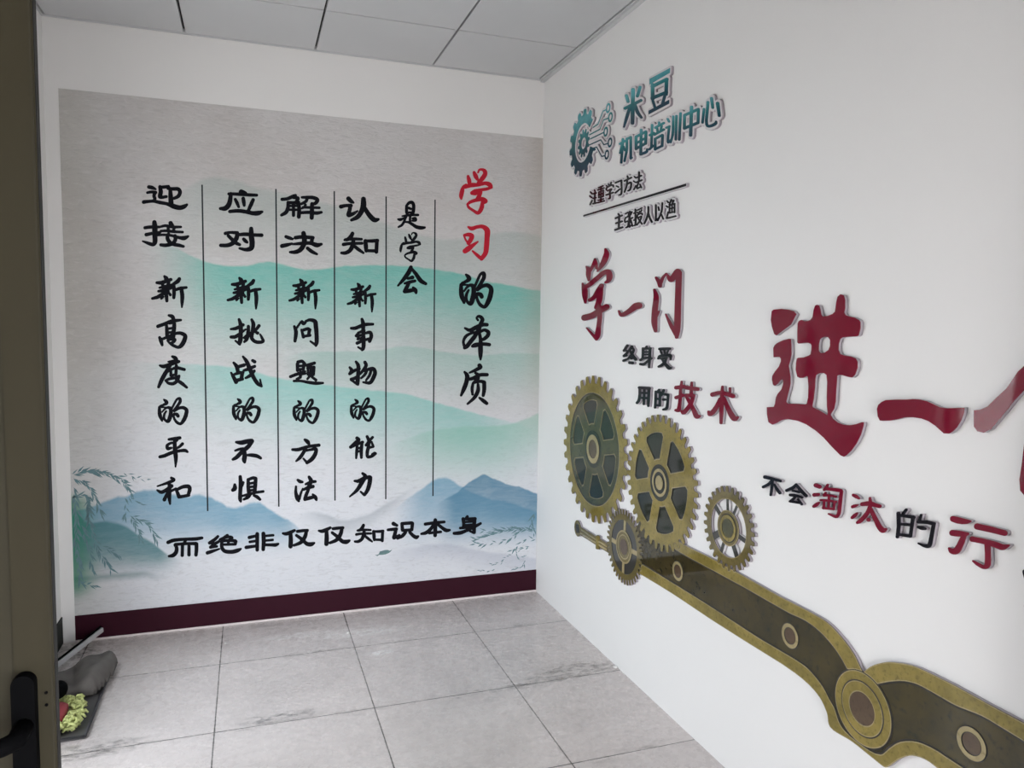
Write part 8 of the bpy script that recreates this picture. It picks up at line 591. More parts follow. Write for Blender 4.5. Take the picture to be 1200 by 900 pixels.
RIDGE = {
 'M0':[(0.1687, 0.7629), (0.2012, 0.8091), (0.2337, 0.8425), (0.2793, 0.859), (0.3238, 0.854), (0.3572, 0.8446), (0.4084, 0.8379), (0.5691, 0.8064), (0.6251, 0.7882), (0.702, 0.7688), (0.7613, 0.7607), (0.8423, 0.774), (0.9258, 0.7858), (1.0013, 0.7801)],
 'M1':[(0.068, 0.7205), (0.1137, 0.7259), (0.146, 0.7242), (0.1915, 0.7214), (0.2296, 0.7032), (0.2766, 0.6883), (0.3333, 0.6879), (0.364, 0.6951), (0.3915, 0.6967), (0.442, 0.6859), (0.4758, 0.6854), (0.5283, 0.6935), (0.6195, 0.6997), (0.7122, 0.6986), (0.7698, 0.6923), (0.8084, 0.6862), (0.8684, 0.673), (0.9277, 0.6653), (1.0037, 0.6558)],
 'M3':[(0.4052, 0.5044), (0.4585, 0.5133), (0.5276, 0.5152), (0.6196, 0.5191), (0.6639, 0.5266), (0.7031, 0.5249), (0.7611, 0.5157), (0.8411, 0.5081), (0.93, 0.5121), (1.0064, 0.5102)],
 'M2':[(0.0622, 0.4946), (0.1036, 0.4945), (0.1869, 0.4909), (0.2585, 0.4873), (0.3136, 0.4819), (0.4065, 0.4584), (0.4834, 0.4468), (0.6005, 0.4316), (0.6662, 0.4241), (0.762, 0.3977), (0.8531, 0.3725), (0.9324, 0.3527), (1.0098, 0.3304)],
 'M4':[(0.6063, 0.2965), (0.6469, 0.3118), (0.6941, 0.3291), (0.7431, 0.3408), (0.8116, 0.3464), (0.8938, 0.3459), (0.9455, 0.3533), (0.998, 0.3689), (1.0135, 0.3725)],
 'M7':[(0.6452, 0.1667), (0.6847, 0.1929), (0.7246, 0.2166), (0.7408, 0.2273), (0.755, 0.2324), (0.7755, 0.2294), (0.8067, 0.2101), (0.8489, 0.1879), (0.9353, 0.1626), (1.0135, 0.1372)],
 'M7b':[(0.7452, 0.1708), (0.7605, 0.1786), (0.7913, 0.1933), (0.8275, 0.2188), (0.8442, 0.2277), (0.8611, 0.2347), (0.8857, 0.2256), (0.9128, 0.2121), (0.9567, 0.1997), (0.9991, 0.1871), (1.0171, 0.182)],
 'M8':[(0.4199, 0.1642), (0.4416, 0.1719), (0.4653, 0.174), (0.5021, 0.1641), (0.53, 0.1528), (0.5774, 0.157), (0.6005, 0.1649), (0.6257, 0.1784), (0.6648, 0.1989), (0.6945, 0.2163), (0.7085, 0.2213)],
 'M5':[(-0.003, 0.2053), (0.0243, 0.2102), (0.0473, 0.2172), (0.0745, 0.2256), (0.102, 0.2324), (0.1258, 0.2387), (0.1497, 0.239), (0.1817, 0.2294), (0.2226, 0.2235), (0.2342, 0.2254), (0.2599, 0.2177), (0.2766, 0.2061), (0.3062, 0.1935), (0.3321, 0.2008), (0.3538, 0.2003), (0.3756, 0.1872), (0.3976, 0.1694), (0.4198, 0.1569), (0.4413, 0.1369), (0.4558, 0.1229)],
 'M6':[(-0.0028, 0.2137), (0.0119, 0.201), (0.028, 0.1814), (0.0541, 0.1829), (0.0742, 0.1803), (0.0953, 0.1702), (0.1186, 0.1513), (0.1422, 0.1351), (0.168, 0.112), (0.1792, 0.1023)],
 'M9':[(0.6063, 0.0692), (0.6851, 0.078), (0.756, 0.082), (0.808, 0.0718), (0.8504, 0.0583), (0.9372, 0.0408), (1.0156, 0.0258)],
 'M10':[(-0.0067, 0.0779), (0.0206, 0.077), (0.0669, 0.076), (0.1142, 0.0759), (0.1333, 0.075), (0.1493, 0.0683)],
}
DIVIDERS = [(-1.7701, 2.2039, -1.7704, 0.5982), (-1.4288, 2.2086, -1.4302, 0.5975), (-1.1436, 2.2181, -1.1468, 0.6109), (-0.8783, 2.2094, -0.8785, 0.6011), (-0.6161, 2.2109, -0.6186, 0.6026)]
# ------------------------------------------------------------------ outlines -> solid pieces
UNIT = 1 / 5000.0
def outline(code):
    """centre and closed contours (metres) of one cut or printed shape"""
    parts = code.split('|')
    cx, cy = (int(v) * UNIT for v in parts[0].split())
    loops = []
    for s in parts[1:]:
        n = [int(v) for v in s.split()]
        x = y = 0
        L = []
        for a, b in zip(n[0::2], n[1::2]):
            x += a
            y += b
            L.append((x * UNIT, y * UNIT))
        loops.append(L)
    return (cx, cy), loops

def slab(name, centre, loops, wall, d0, d1, mats, parent=None):
    """extrude outlines lying on a wall from distance d0 to d1 in front of it; mats = (face, side)"""
    cu = bpy.data.curves.new(name, 'CURVE')
    cu.dimensions = '2D'
    cu.fill_mode = 'BOTH'
    cu.extrude = 0.5
    for L in loops:
        sp = cu.splines.new('POLY')
        sp.points.add(len(L) - 1)
        for p, (a, b) in zip(sp.points, L):
            p.co = (a, b, 0, 1)
        sp.use_cyclic_u = True
    tmp = bpy.data.objects.new(name, cu)
    COL.objects.link(tmp)
    dg = bpy.context.evaluated_depsgraph_get()
    me = bpy.data.meshes.new_from_object(tmp.evaluated_get(dg))
    me.name = name
    bpy.data.objects.remove(tmp)
    bpy.data.curves.remove(cu)
    me.materials.clear()
    for v in me.vertices:
        a, b, c = v.co
        dist = d0 + (c + 0.5) * (d1 - d0)
        v.co = (a, -dist, b) if wall == 'B' else (-dist, a, b)
    bm = bmesh.new()
    bm.from_mesh(me)
    bmesh.ops.remove_doubles(bm, verts=bm.verts, dist=1e-6)
    bmesh.ops.recalc_face_normals(bm, faces=bm.faces)
    ax = 1 if wall == 'B' else 0
    for f in bm.faces:
        f.material_index = 0 if abs(f.normal[ax]) > 0.7 else len(mats) - 1
    bm.to_mesh(me)
    bm.free()
    loc = (centre[0], 0, centre[1]) if wall == 'B' else (0, centre[0], centre[1])
    return add_mesh(name, me, list(mats), parent, loc)

# ------------------------------------------------------------------ printed mural on the back wall
def ridge_curve(nt, u, pts):
    n = nt.nodes.new('ShaderNodeFloatCurve')
    c = n.mapping.curves[0]
    P = [(min(max(a, 0.0), 1.0), min(max(b, 0.0), 1.0)) for a, b in pts]
    c.points[0].location = (0.0, P[0][1] if P[0][0] < 0.001 else 0.0)
    c.points[1].location = (1.0, P[-1][1])
    if P[0][0] >= 0.001:
        c.points[0].location = (0.0, max(0.0, P[0][1]))
    for a, b in P:
        if 0.002 < a < 0.998:
            c.points.new(a, b)
    n.mapping.update()
    nt.links.new(u, n.inputs['Value'])
    return n.outputs['Value']

def mural_material():
    m, nt, p = new_mat('mural_print')
    co = obj_coord(nt)
    s = nt.nodes.new('ShaderNodeSeparateXYZ')
    link(nt, co, s.inputs[0])
    u = math_node(nt, 'DIVIDE', math_node(nt, 'ADD', s.outputs['X'], 2.368), 2.366, True)
    v = math_node(nt, 'DIVIDE', math_node(nt, 'SUBTRACT', s.outputs['Z'], 0.13), 2.46)
    streaks = noise_node(nt, obj_coord(nt, (7, 1, 30)), 1.5, 6, 0.6, 0.8)
    wrinkle = noise_node(nt, obj_coord(nt, (13, 1, 46)), 1.25, 5, 0.6, 1.6)
    cloud = noise_node(nt, obj_coord(nt, (1, 1, 1.6)), 1.6, 4)
    base = mix_color(nt, smooth(nt, cloud, 0.3, 0.7), (0.60, 0.57, 0.557), (0.665, 0.647, 0.643))
    base = mix_color(nt, smooth(nt, v, 0.62, 0.12), base, (0.735, 0.745, 0.78))          # brighter, cooler light low on the wall, put into the paper
    base = mix_color(nt, math_node(nt, 'MULTIPLY', smooth(nt, u, 0.12, 0.0), 0.40), base, (0.47, 0.45, 0.38))   # tanned left margin
    base = mix_color(nt, math_node(nt, 'MULTIPLY', smooth(nt, wrinkle, 0.50, 0.68), 0.24), base, (0.42, 0.40, 0.39))  # shaded side of the wrinkles, put into the paper colour
    base = mix_color(nt, math_node(nt, 'MULTIPLY', smooth(nt, wrinkle, 0.46, 0.34), 0.22), base, (0.80, 0.78, 0.77))  # light catching the wrinkles, also in the colour
    warp = math_node(nt, 'MULTIPLY', math_node(nt, 'SUBTRACT', noise_node(nt, obj_coord(nt, (1, 1, 0.3)), 16, 4), 0.5), 0.006)
    def layer(key, col, alpha, edge, fade, left=None, right=None, floor_a=0.0, ragged=1.0, power=1.0, foot=None):
        nonlocal base
        h = math_node(nt, 'ADD', ridge_curve(nt, u, RIDGE[key]), math_node(nt, 'MULTIPLY', warp, ragged))
        d = math_node(nt, 'SUBTRACT', h, v)
        k = smooth(nt, d, -edge / 2, edge / 2)
        f = smooth(nt, d, 0.0, fade, 1.0, floor_a)
        if power != 1.0:
            f = math_node(nt, 'POWER', f, power)
        k = math_node(nt, 'MULTIPLY', k, f)
        if foot:
            k = math_node(nt, 'MULTIPLY', k, smooth(nt, v, foot[0], foot[1]))
        if left:
            k = math_node(nt, 'MULTIPLY', k, smooth(nt, u, left[0], left[1]))
        if right:
            k = math_node(nt, 'MULTIPLY', k, smooth(nt, u, right[0], right[1]))
        k = math_node(nt, 'MULTIPLY', k, smooth(nt, streaks, 0.25, 0.75, alpha * 0.84, alpha))
        base = mix_color(nt, k, base, col)
    layer('M0', srgb(152, 176, 170), 0.40, 0.012, 0.20, (0.16, 0.27))
    layer('M1', srgb(112, 188, 176), 0.92, 0.006, 0.26, (0.13, 0.30), None, power=1.25)
    layer('M3', srgb(150, 190, 180), 0.62, 0.007, 0.15, (0.38, 0.50))
    layer('M2', srgb(140, 200, 192), 0.80, 0.006, 0.20, (0.08, 0.34), (1.02, 0.80), power=1.2)
    layer('M4', srgb(140, 194, 176), 0.62, 0.008, 0.16, (0.58, 0.80))
    layer('M8', srgb(150, 158, 166), 0.50, 0.010, 0.040, (0.42, 0.50), (0.72, 0.62))
    layer('M7', srgb(118, 164, 188), 0.90, 0.008, 0.22, (0.63, 0.74), None, ragged=1.6, power=1.1, foot=(0.045, 0.14))
    layer('M7b', srgb(92, 138, 164), 0.95, 0.005, 0.22, (0.735, 0.80), None, ragged=1.6, power=1.0, foot=(0.045, 0.13))
    layer('M5', srgb(112, 160, 184), 0.92, 0.008, 0.19, None, (0.475, 0.40), ragged=2.4, power=1.0, foot=(0.075, 0.17))
    layer('M6', srgb(84, 132, 138), 0.95, 0.008, 0.19, None, (0.21, 0.155), power=0.7, foot=(0.055, 0.115))
    layer('M10', srgb(96, 132, 136), 0.7, 0.012, 0.02, None, (0.19, 0.10))
    layer('M9', srgb(168, 172, 188), 0.45, 0.010, 0.06, (0.60, 0.75))
    # green wash down the lower left edge, brown wash on the right edge
    gw = math_node(nt, 'MULTIPLY', smooth(nt, u, 0.055, 0.0), math_node(nt, 'MULTIPLY', smooth(nt, v, 0.02, 0.06), smooth(nt, v, 0.25, 0.22)))
    base = mix_color(nt, math_node(nt, 'MULTIPLY', gw, 0.8), base, srgb(52, 132, 104))
    base = mix_color(nt, math_node(nt, 'MULTIPLY', math_node(nt, 'MULTIPLY', smooth(nt, u, 0.93, 1.0), smooth(nt, v, 0.25, 0.5)), 0.35), base, srgb(178, 166, 152))
    link(nt, base, p.inputs['Base Color'])
    p.inputs['Roughness'].default_value = 0.72
    p.inputs['Specular IOR Level'].default_value = 0.2
    link(nt, bump(nt, wrinkle, 0.8, 0.006), p.inputs['Normal'])
    return m

mural = empty('wall_mural', (-1.185, 0, 0.13), 'large paper mural of misty teal mountains with columns of brush characters, on the back wall', 'mural')
bm = bmesh.new()
box_bm(bm, -2.368, -0.002, -0.0016, -0.0003, 0.13, 2.59)
paper = from_bm('paper', bm, [mural_material()], mural)
paper.location = -mural.location
P0, P1 = 0.0017, 0.0021
TXT_BLACK = ['迎', '接', '新', '高', '度', '的2', '平', '和', '应', '对', '新2', '挑', '战', '的3', '不', '惧',
             '解', '决', '新3', '问', '题', '的4', '方', '法', '认', '知', '新4', '事', '物', '的5', '能', '力',
             '是', '学2', '会', '的', '本', '质', '而', '绝', '非', '仅', '仅2', '知2', '识', '本隶', '身']
for k in ('学', '习'):
    o = slab('printed_character', *outline(INK[k]), 'B', P0, P1, (M['ink_red'],), mural)
    o['label'] = 'bright red brush character ' + k + ' heading the right-hand column'
for k in TXT_BLACK:
    slab('printed_character', *outline(INK[k]), 'B', P0, P1, (M['ink'],), mural)
for x0, z0, x1, z1 in DIVIDERS:
    bm = bmesh.new()
    w = 0.0035
    vs = [bm.verts.new(c) for c in ((x0 - w, -P0, z0), (x0 + w, -P0, z0), (x1 + w, -P0, z1), (x1 - w, -P0, z1),
                                    (x0 - w, -P1, z0), (x0 + w, -P1, z0), (x1 + w, -P1, z1), (x1 - w, -P1, z1))]
    for f in ((0, 1, 2, 3), (4, 7, 6, 5), (0, 4, 5, 1), (1, 5, 6, 2), (2, 6, 7, 3), (3, 7, 4, 0)):
        bm.faces.new([vs[i] for i in f])
    from_bm('divider_line', bm, [M['ink_line']], mural)
for txt, side in zip(LEAVES, ('left', 'right')):
    n = [int(q) * UNIT for q in txt.split()]
    bm = bmesh.new()
    for i in range(0, len(n), 8):
        j = (i // 8) % 5
        a = [bm.verts.new((n[i + 2 * k], -0.0017 - 0.00004 * j, n[i + 2 * k + 1])) for k in range(4)]
        bm.faces.new(a)
    o = from_bm('printed_willow', bm, [M['leaf_ink']], mural)
    o['label'] = 'grey-green willow leaves printed in the lower ' + side + ' corner'
    o['kind'] = 'stuff'
o = slab('printed_boat', *outline(SHAPE['船']), 'B', P0, P1, (M['boat_ink'],), mural)
o['label'] = 'tiny grey-green boat'

# ------------------------------------------------------------------ raised letters and logo on the right wall
T0, TB, T1 = 0.0003, 0.0112, 0.0130
def raised(name, keys, label, cat, group, face, backkey=None, part='character_face'):
    codes = [(INK.get(k) or SHAPE.get(k)) for k in keys]
    if backkey:
        c, L = outline(INK.get(backkey) or SHAPE.get(backkey))
    else:
        c, L = outline(codes[0])
    t = empty(name, (0, c[0], c[1]), label, cat, group)
    slab('acrylic_backing', c, L, 'R', T0, TB, (M['acrylic'], M['acrylic_side']), t)
    for code in codes:
        slab(part, *outline(code), 'R', TB, T1, (face,), t)
    return t

raised('logo_emblem', ['徽'], 'teal and navy gear emblem with circuit lines, at the top left of the logo', 'emblem', None, M['teal_emblem'], '徽底', 'emblem_face')
raised('logo_character', ['米'], 'teal logo character 米 right of the gear emblem', 'sign letter', 'large logo characters', M['teal'], '米底')
raised('logo_character', ['豆'], 'teal logo character 豆, the topmost lettering on the right wall', 'sign letter', 'large logo characters', M['teal'], '豆底')
raised('logo_lettering', list('机电培训中心'), 'teal strip of six characters 机电培训中心 on one white backing under the large logo characters', 'sign lettering', None, M['teal'], '机电底')
raised('motto_lettering', ['注', '重', '学细', '习细', '方细', '法细'], 'small black line of characters 注重学习方法 above the thin black bar', 'sign lettering', 'small black motto lines', M['letter_black'], '注底')
raised('motto_lettering', list('主张授人以渔'), 'small black line of characters 主张授人以渔 below the thin black bar', 'sign lettering', 'small black motto lines', M['letter_black'], '主底')
raised('motto_bar', ['线'], 'long thin black bar between the two small motto lines', 'sign bar', None, M['letter_black'], '线底', 'bar_face')
BIG, SML = 'maroon slogan characters', 'small black slogan characters'
for k, lab, mat, grp in (
        ('学大', 'maroon brush character 学 above the largest brass gear', 'red', BIG),
        ('一小', 'short maroon brush stroke character 一 between 学 and 门', 'red', BIG),
        ('门', 'maroon brush character 门 at the right end of the upper slogan line', 'red', BIG),
        ('终', 'small black character 终, first in the row below the brush character 门', 'letter_black', SML),
        ('身小', 'small black character 身, middle one in the row below the brush character 门', 'letter_black', SML),
        ('受', 'small black character 受, last in the row below the brush character 门', 'letter_black', SML),
        ('用', 'small black character 用 just above the middle brass gear', 'letter_black', SML),
        ('的小', 'small black character 的 between 用 and the maroon 技', 'letter_black', SML),
        ('技', 'medium maroon character 技 right of the small black 的', 'red', BIG),
        ('术', 'medium maroon character 术 ending the line above the gears', 'red', BIG),
        ('进', 'largest glossy maroon character 进 with a separate dot, on the right wall', 'red', BIG),
        ('一', 'long glossy maroon stroke character 一 right of the largest character 进', 'red', BIG),
        ('个', 'glossy maroon character 个 cut off by the right edge, reflecting the window', 'red', BIG),
        ('不小', 'small black character 不, leftmost in the lower slogan line', 'letter_black', SML),
        ('会小', 'small black character 会, second in the lower slogan line', 'letter_black', SML),
        ('淘', 'medium maroon character 淘 in the lower slogan line', 'red', BIG),
        ('汰', 'medium maroon character 汰 between 淘 and the black 的', 'red', BIG),
        ('的黑', 'black character 的 left of the maroon 行 in the lower slogan line', 'letter_black', SML),
        ('行', 'maroon character 行 near the right edge, end of the lower slogan line', 'red', BIG),
        ('业', 'small black character 业 barely showing at the right edge', 'letter_black', SML)):
    raised('slogan_character', [k], lab, 'sign letter', grp, M[mat])

# ------------------------------------------------------------------ brass gears
def circle(r, n=72, ph=0.0):
    return [(r * math.cos(ph + 2 * math.pi * k / n), r * math.sin(ph + 2 * math.pi * k / n)) for k in range(n)]

def window_loop(r0, r1, a0, a1, half, rc=0.012):
    """rounded sector opening between two spokes (angles seen from the room: +s is away from the back wall)"""
    def edge(r):
        return math.asin(min(0.99, half / r))
    pts = []
    n = 14
    ra, rb = r0 + rc * 0.3, r1 - rc
    A0, A1 = a0 + edge(r1) + rc / r1, a1 - edge(r1) - rc / r1
    for k in range(n + 1):
        a = A0 + (A1 - A0) * k / n
        pts.append((r1, a))
    pts.append((rb, a1 - edge(rb)))
    pts.append(((ra + rb) / 2, a1 - edge((ra + rb) / 2)))
    B0, B1 = a0 + edge(ra), a1 - edge(ra)
    if B1 > B0:
        for k in range(7):
            pts.append((ra, B1 + (B0 - B1) * k / 6))
    pts.append(((ra + rb) / 2, a0 + edge((ra + rb) / 2)))
    pts.append((rb, a0 + edge(rb)))
    return [(-r * math.cos(a), r * math.sin(a)) for r, a in pts]

def gear_thing(y, z, label):
    return empty('gear', (0, y, z), label, 'gear', 'printed brass gears on the right wall')

def ring_slab(name, t, r_out, r_in, d0, d1, mats):
    loops = [circle(r_out)] + ([circle(r_in)] if r_in else [])
    w = world_loc(t)
    return slab(name, (w.y, w.z), loops, 'R', d0, d1, mats, t)

def local(code, t):
    c, L = outline(code)
    dy, dz = c[0] - t.location.y, c[1] - t.location.z
    return [[(a + dy, b + dz) for a, b in l] for l in L]

def bar_loop(a, r0, r1, h0, h1):
    ca, sa = math.cos(a), math.sin(a)
    return [(-(r * ca - w * sa), r * sa + w * ca) for r, w in ((r0, -h0), (r1, -h1), (r1, h1), (r0, h0))]

def window_lines(t, wins, d):
    C = (t.location.y, t.location.z)
    for w in wins:
        cx = sum(p[0] for p in w) / len(w)
        cz = sum(p[1] for p in w) / len(w)
        rr = sum(math.hypot(a - cx, b - cz) for a, b in w) / len(w)
        k = 1 + 0.0032 / rr
        grow = [(cx + (a - cx) * k, cz + (b - cz) * k) for a, b in w]
        slab('opening_line', C, [grow, w], 'R', d, d + 0.0003, (M['brass_pale'],), t)
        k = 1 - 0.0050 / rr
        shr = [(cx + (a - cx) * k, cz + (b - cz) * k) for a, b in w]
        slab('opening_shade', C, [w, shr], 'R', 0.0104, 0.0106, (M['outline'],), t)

# largest gear: gold toothed rim, sunken six-spoke wheel
t = gear_thing(-0.7518, 0.9588, 'largest brass gear with six dark spokes, upper left of the gear cluster')
C = (t.location.y, t.location.z)
out = local(SHAPE['G1'], t)
slab('acrylic_backing', C, out, 'R', T0, 0.0100, (M['acrylic'], M['acrylic_side']), t)
slab('toothed_rim', C, out + [circle(0.2708)], 'R', 0.0100, T1, (M['brass'], M['outline']), t)
ring_slab('recess_plate', t, 0.2706, 0, 0.0100, 0.0104, (M['recess'],))
wins = [window_loop(0.118, 0.236, math.radians(12 + 60 * k), math.radians(72 + 60 * k), 0.035, 0.016) for k in range(6)]
slab('spoke_wheel', C, [circle(0.2698)] + wins, 'R', 0.0104, 0.0118, (M['olive'], M['brass_grey']), t)
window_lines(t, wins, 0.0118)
ring_slab('rim_line', t, 0.2745, 0.2710, T1, T1 + 0.0003, (M['brass_pale'],))
ring_slab('web_line', t, 0.2700, 0.2655, 0.0118, 0.0120, (M['outline'],))
hp = ring_slab('hub_plate', t, 0.090, 0, 0.0118, 0.0124, (M['recess'], M['outline']))
ring_slab('hub_ring', hp, 0.0695, 0.0450, 0.0124, 0.0142, (M['brass_pale'], M['outline']))
ring_slab('hub_core', hp, 0.0435, 0, 0.0124, 0.0132, (M['umber'],))
# middle gear: one-piece six-spoke face
t = gear_thing(-1.3757, 0.9218, 'middle brass gear with six openings, overlapping the start of the long arm')
C = (t.location.y, t.location.z)
out = local(SHAPE['G2'], t)
slab('acrylic_backing', C, out, 'R', T0, 0.0100, (M['acrylic'], M['acrylic_side']), t)
ring_slab('recess_plate', t, 0.215, 0, 0.0100, 0.0104, (M['recess'],))
wins = [window_loop(0.092, 0.203, math.radians(16 + 60 * k), math.radians(76 + 60 * k), 0.029, 0.014) for k in range(6)]
slab('gear_face', C, out + wins, 'R', 0.0105, T1, (M['brass'], M['outline']), t)
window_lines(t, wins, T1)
hp = ring_slab('hub_plate', t, 0.074, 0, T1, 0.0136, (M['recess'], M['outline']))
ring_slab('hub_ring', hp, 0.0565, 0.044, 0.0136, 0.0150, (M['brass_pale'], M['outline']))
ring_slab('hub_core', hp, 0.029, 0, 0.0136, 0.0158, (M['brass_pale'], M['outline']))
# small open gear with seven thin spokes
t = gear_thing(-1.837, 0.8568, 'small open brass gear with seven thin spokes and wall showing through')
C = (t.location.y, t.location.z)
out = local(SHAPE['G3'], t)
slab('acrylic_backing', C, out + [circle(0.1004)], 'R', T0, 0.0105, (M['acrylic'], M['acrylic_side']), t)
slab('toothed_rim', C, out + [circle(0.1004)], 'R', 0.0105, T1, (M['brass_grey'], M['outline']), t)
for deg, hw in ((95, 0.0075), (63, 0.0065), (-11, 0.0085), (-57, 0.012), (-110, 0.0085), (212, 0.013), (143, 0.010)):
    slab('spoke', C, [bar_loop(math.radians(deg), 0.061, 0.1010, hw, hw)], 'R', T0, 0.0122, (M['spoke_dark'], M['acrylic']), t)
ring_slab('rim_line', t, 0.1030, 0.1008, T1, T1 + 0.0003, (M['brass_pale'],))
ring_slab('hub_backing', t, 0.062, 0, T0, 0.0105, (M['acrylic'], M['acrylic_side']))
hp = ring_slab('hub_plate', t, 0.062, 0, 0.0105, 0.0128, (M['brass_grey'], M['outline']))
ring_slab('hub_ring', hp, 0.046, 0.034, 0.0128, 0.0140, (M['brass'], M['outline']))
ring_slab('hub_line', hp, 0.0615, 0.0590, 0.0128, 0.0131, (M['brass_pale'],))
ring_slab('hub_groove', hp, 0.0500, 0.0465, 0.0128, 0.0130, (M['outline'],))
ring_slab('hub_core', hp, 0.031, 0, 0.0128, 0.0137, (M['olive'], M['outline']))
# lowest gear with four pale spokes on a dark disc
t = gear_thing(-1.0879, 0.5761, 'lowest brass gear with four short spokes on a dark disc, beside the rod')
C = (t.location.y, t.location.z)
out = local(SHAPE['G4'], t)
slab('acrylic_backing', C, out, 'R', T0, 0.0105, (M['acrylic'], M['acrylic_side']), t)
slab('toothed_rim', C, out + [circle(0.1193)], 'R', 0.0105, T1, (M['brass_grey'], M['outline']), t)
ring_slab('recess_plate', t, 0.1190, 0, 0.0105, 0.0112, (M['spoke_dark'],))
for deg in (88, 2, -91, 180):
    slab('spoke', C, [bar_loop(math.radians(deg), 0.070, 0.1188, 0.0105, 0.0105)], 'R', 0.0112, 0.0126, (M['brass_pale'], M['outline']), t)
hp = ring_slab('hub_plate', t, 0.0735, 0, 0.0112, 0.0128, (M['brass_grey'], M['outline']))
ring_slab('hub_ring', hp, 0.073, 0.066, 0.0128, 0.0138, (M['brass_pale'], M['outline']))
ring_slab('inner_ring', hp, 0.0545, 0.050, 0.0128, 0.0136, (M['brass_pale'], M['outline']))
ring_slab('hub_core', hp, 0.0355, 0, 0.0128, 0.0138, (M['umber'], M['outline']))
# rod
c, L = outline(SHAPE['杆'])
t = empty('piston_rod', (0, c[0], c[1]), 'short brass rod with a round eye at its left end, joining the lowest gear', 'rod')
slab('acrylic_backing', c, L, 'R', T0, 0.0105, (M['acrylic'], M['acrylic_side']), t)
slab('rod_face', c, L, 'R', 0.0105, T1, (M['brass_grey'], M['outline']), t)
ring = [(-0.5950 - c[0] + a, 0.530 - c[1] + b) for a, b in circle(0.024, 28)]
slab('eye', c, [ring], 'R', T1, 0.0137, (M['outline'],), t)
bm = bmesh.new()
for z, r, m_ in ((0.5345, 0.0045, 0), (0.5185, 0.0055, 0)):
    tube_bm(bm, [(-T1 - 0.0005, -0.642, z), (-T1 - 0.0005, -0.925, z - 0.0025)], r, 8)
from_bm('highlight_strip', bm, [M['brass_pale']], t, smooth_shade=True)
bm = bmesh.new()
tube_bm(bm, [(-T1 - 0.001, -0.835, 0.495), (-T1 - 0.001, -0.835, 0.557)], 0.012, 12)
from_bm('collar', bm, [M['brass']], t, smooth_shade=True)

# ------------------------------------------------------------------ the long linkage arm
c, L = outline(SHAPE['臂板'])
arm = empty('linkage_arm', (0, c[0], c[1]), 'long olive brass linkage arm with a round joint, reaching to the lower right', 'machine arm')
slab('acrylic_backing', c, L, 'R', T0, 0.0100, (M['acrylic'], M['acrylic_side']), arm)
slab('arm_plate', c, L, 'R', 0.0100, 0.0112, (M['plate'], M['outline']), arm)
for k, nm in (('臂上', 'upper_lip'), ('臂上2', 'upper_lip'), ('臂下', 'lower_lip')):
    o = slab(nm, *outline(SHAPE[k]), 'R', 0.0114, 0.0126, (M['brass_pale'], M['outline']), arm)
    slab(nm + '_face', *outline(SHAPE[k + '芯']), 'R', 0.0126, 0.0130, (M['brass'], M['brass_pale']), o)
    slab('lip_line', *outline(SHAPE[k + '暗']), 'R', 0.0112, 0.0114, (M['outline'],), o)
def arm_ring(name, y, z, ro, ri, d0, d1, mats, parent):
    return slab(name, (y, z), [circle(ro, 64)] + ([circle(ri, 64)] if ri else []), 'R', d0, d1, mats, parent)
jy, jz = -2.4615, 0.5240
arm_ring('joint_shadow_line', jy, jz, 0.1030, 0, 0.0112, 0.0124, (M['outline'],), arm)
jd = arm_ring('joint_disc', jy, jz, 0.0985, 0, 0.0124, 0.0136, (M['brass_pale'], M['outline']), arm)
arm_ring('joint_face', jy, jz, 0.0957, 0.0750, 0.0136, 0.0140, (M['brass'], M['brass_pale']), jd)
arm_ring('joint_groove', jy, jz, 0.0750, 0.0717, 0.0136, 0.0138, (M['outline'],), jd)
arm_ring('joint_ring', jy, jz, 0.0715, 0.0440, 0.0136, 0.0146, (M['brass_pale'], M['outline']), jd)
arm_ring('ring_face', jy, jz, 0.0690, 0.0465, 0.0146, 0.0150, (M['brass'], M['brass_pale']), jd)
arm_ring('joint_core', jy, jz, 0.0432, 0, 0.0136, 0.0140, (M['umber'], M['outline']), jd)
for y, z in ((-1.5287, 0.6070), (-2.1680, 0.6077), (-2.7820, 0.6009)):
    arm_ring('bolt_shadow_line', y, z, 0.0400, 0, 0.0112, 0.0116, (M['outline'],), arm)
    b = arm_ring('bolt_ring', y, z, 0.0372, 0.0258, 0.0116, 0.0134, (M['brass_pale'], M['outline']), arm)
    arm_ring('bolt_core', y, z, 0.0236, 0, 0.0116, 0.0122, (M['umber'],), b)

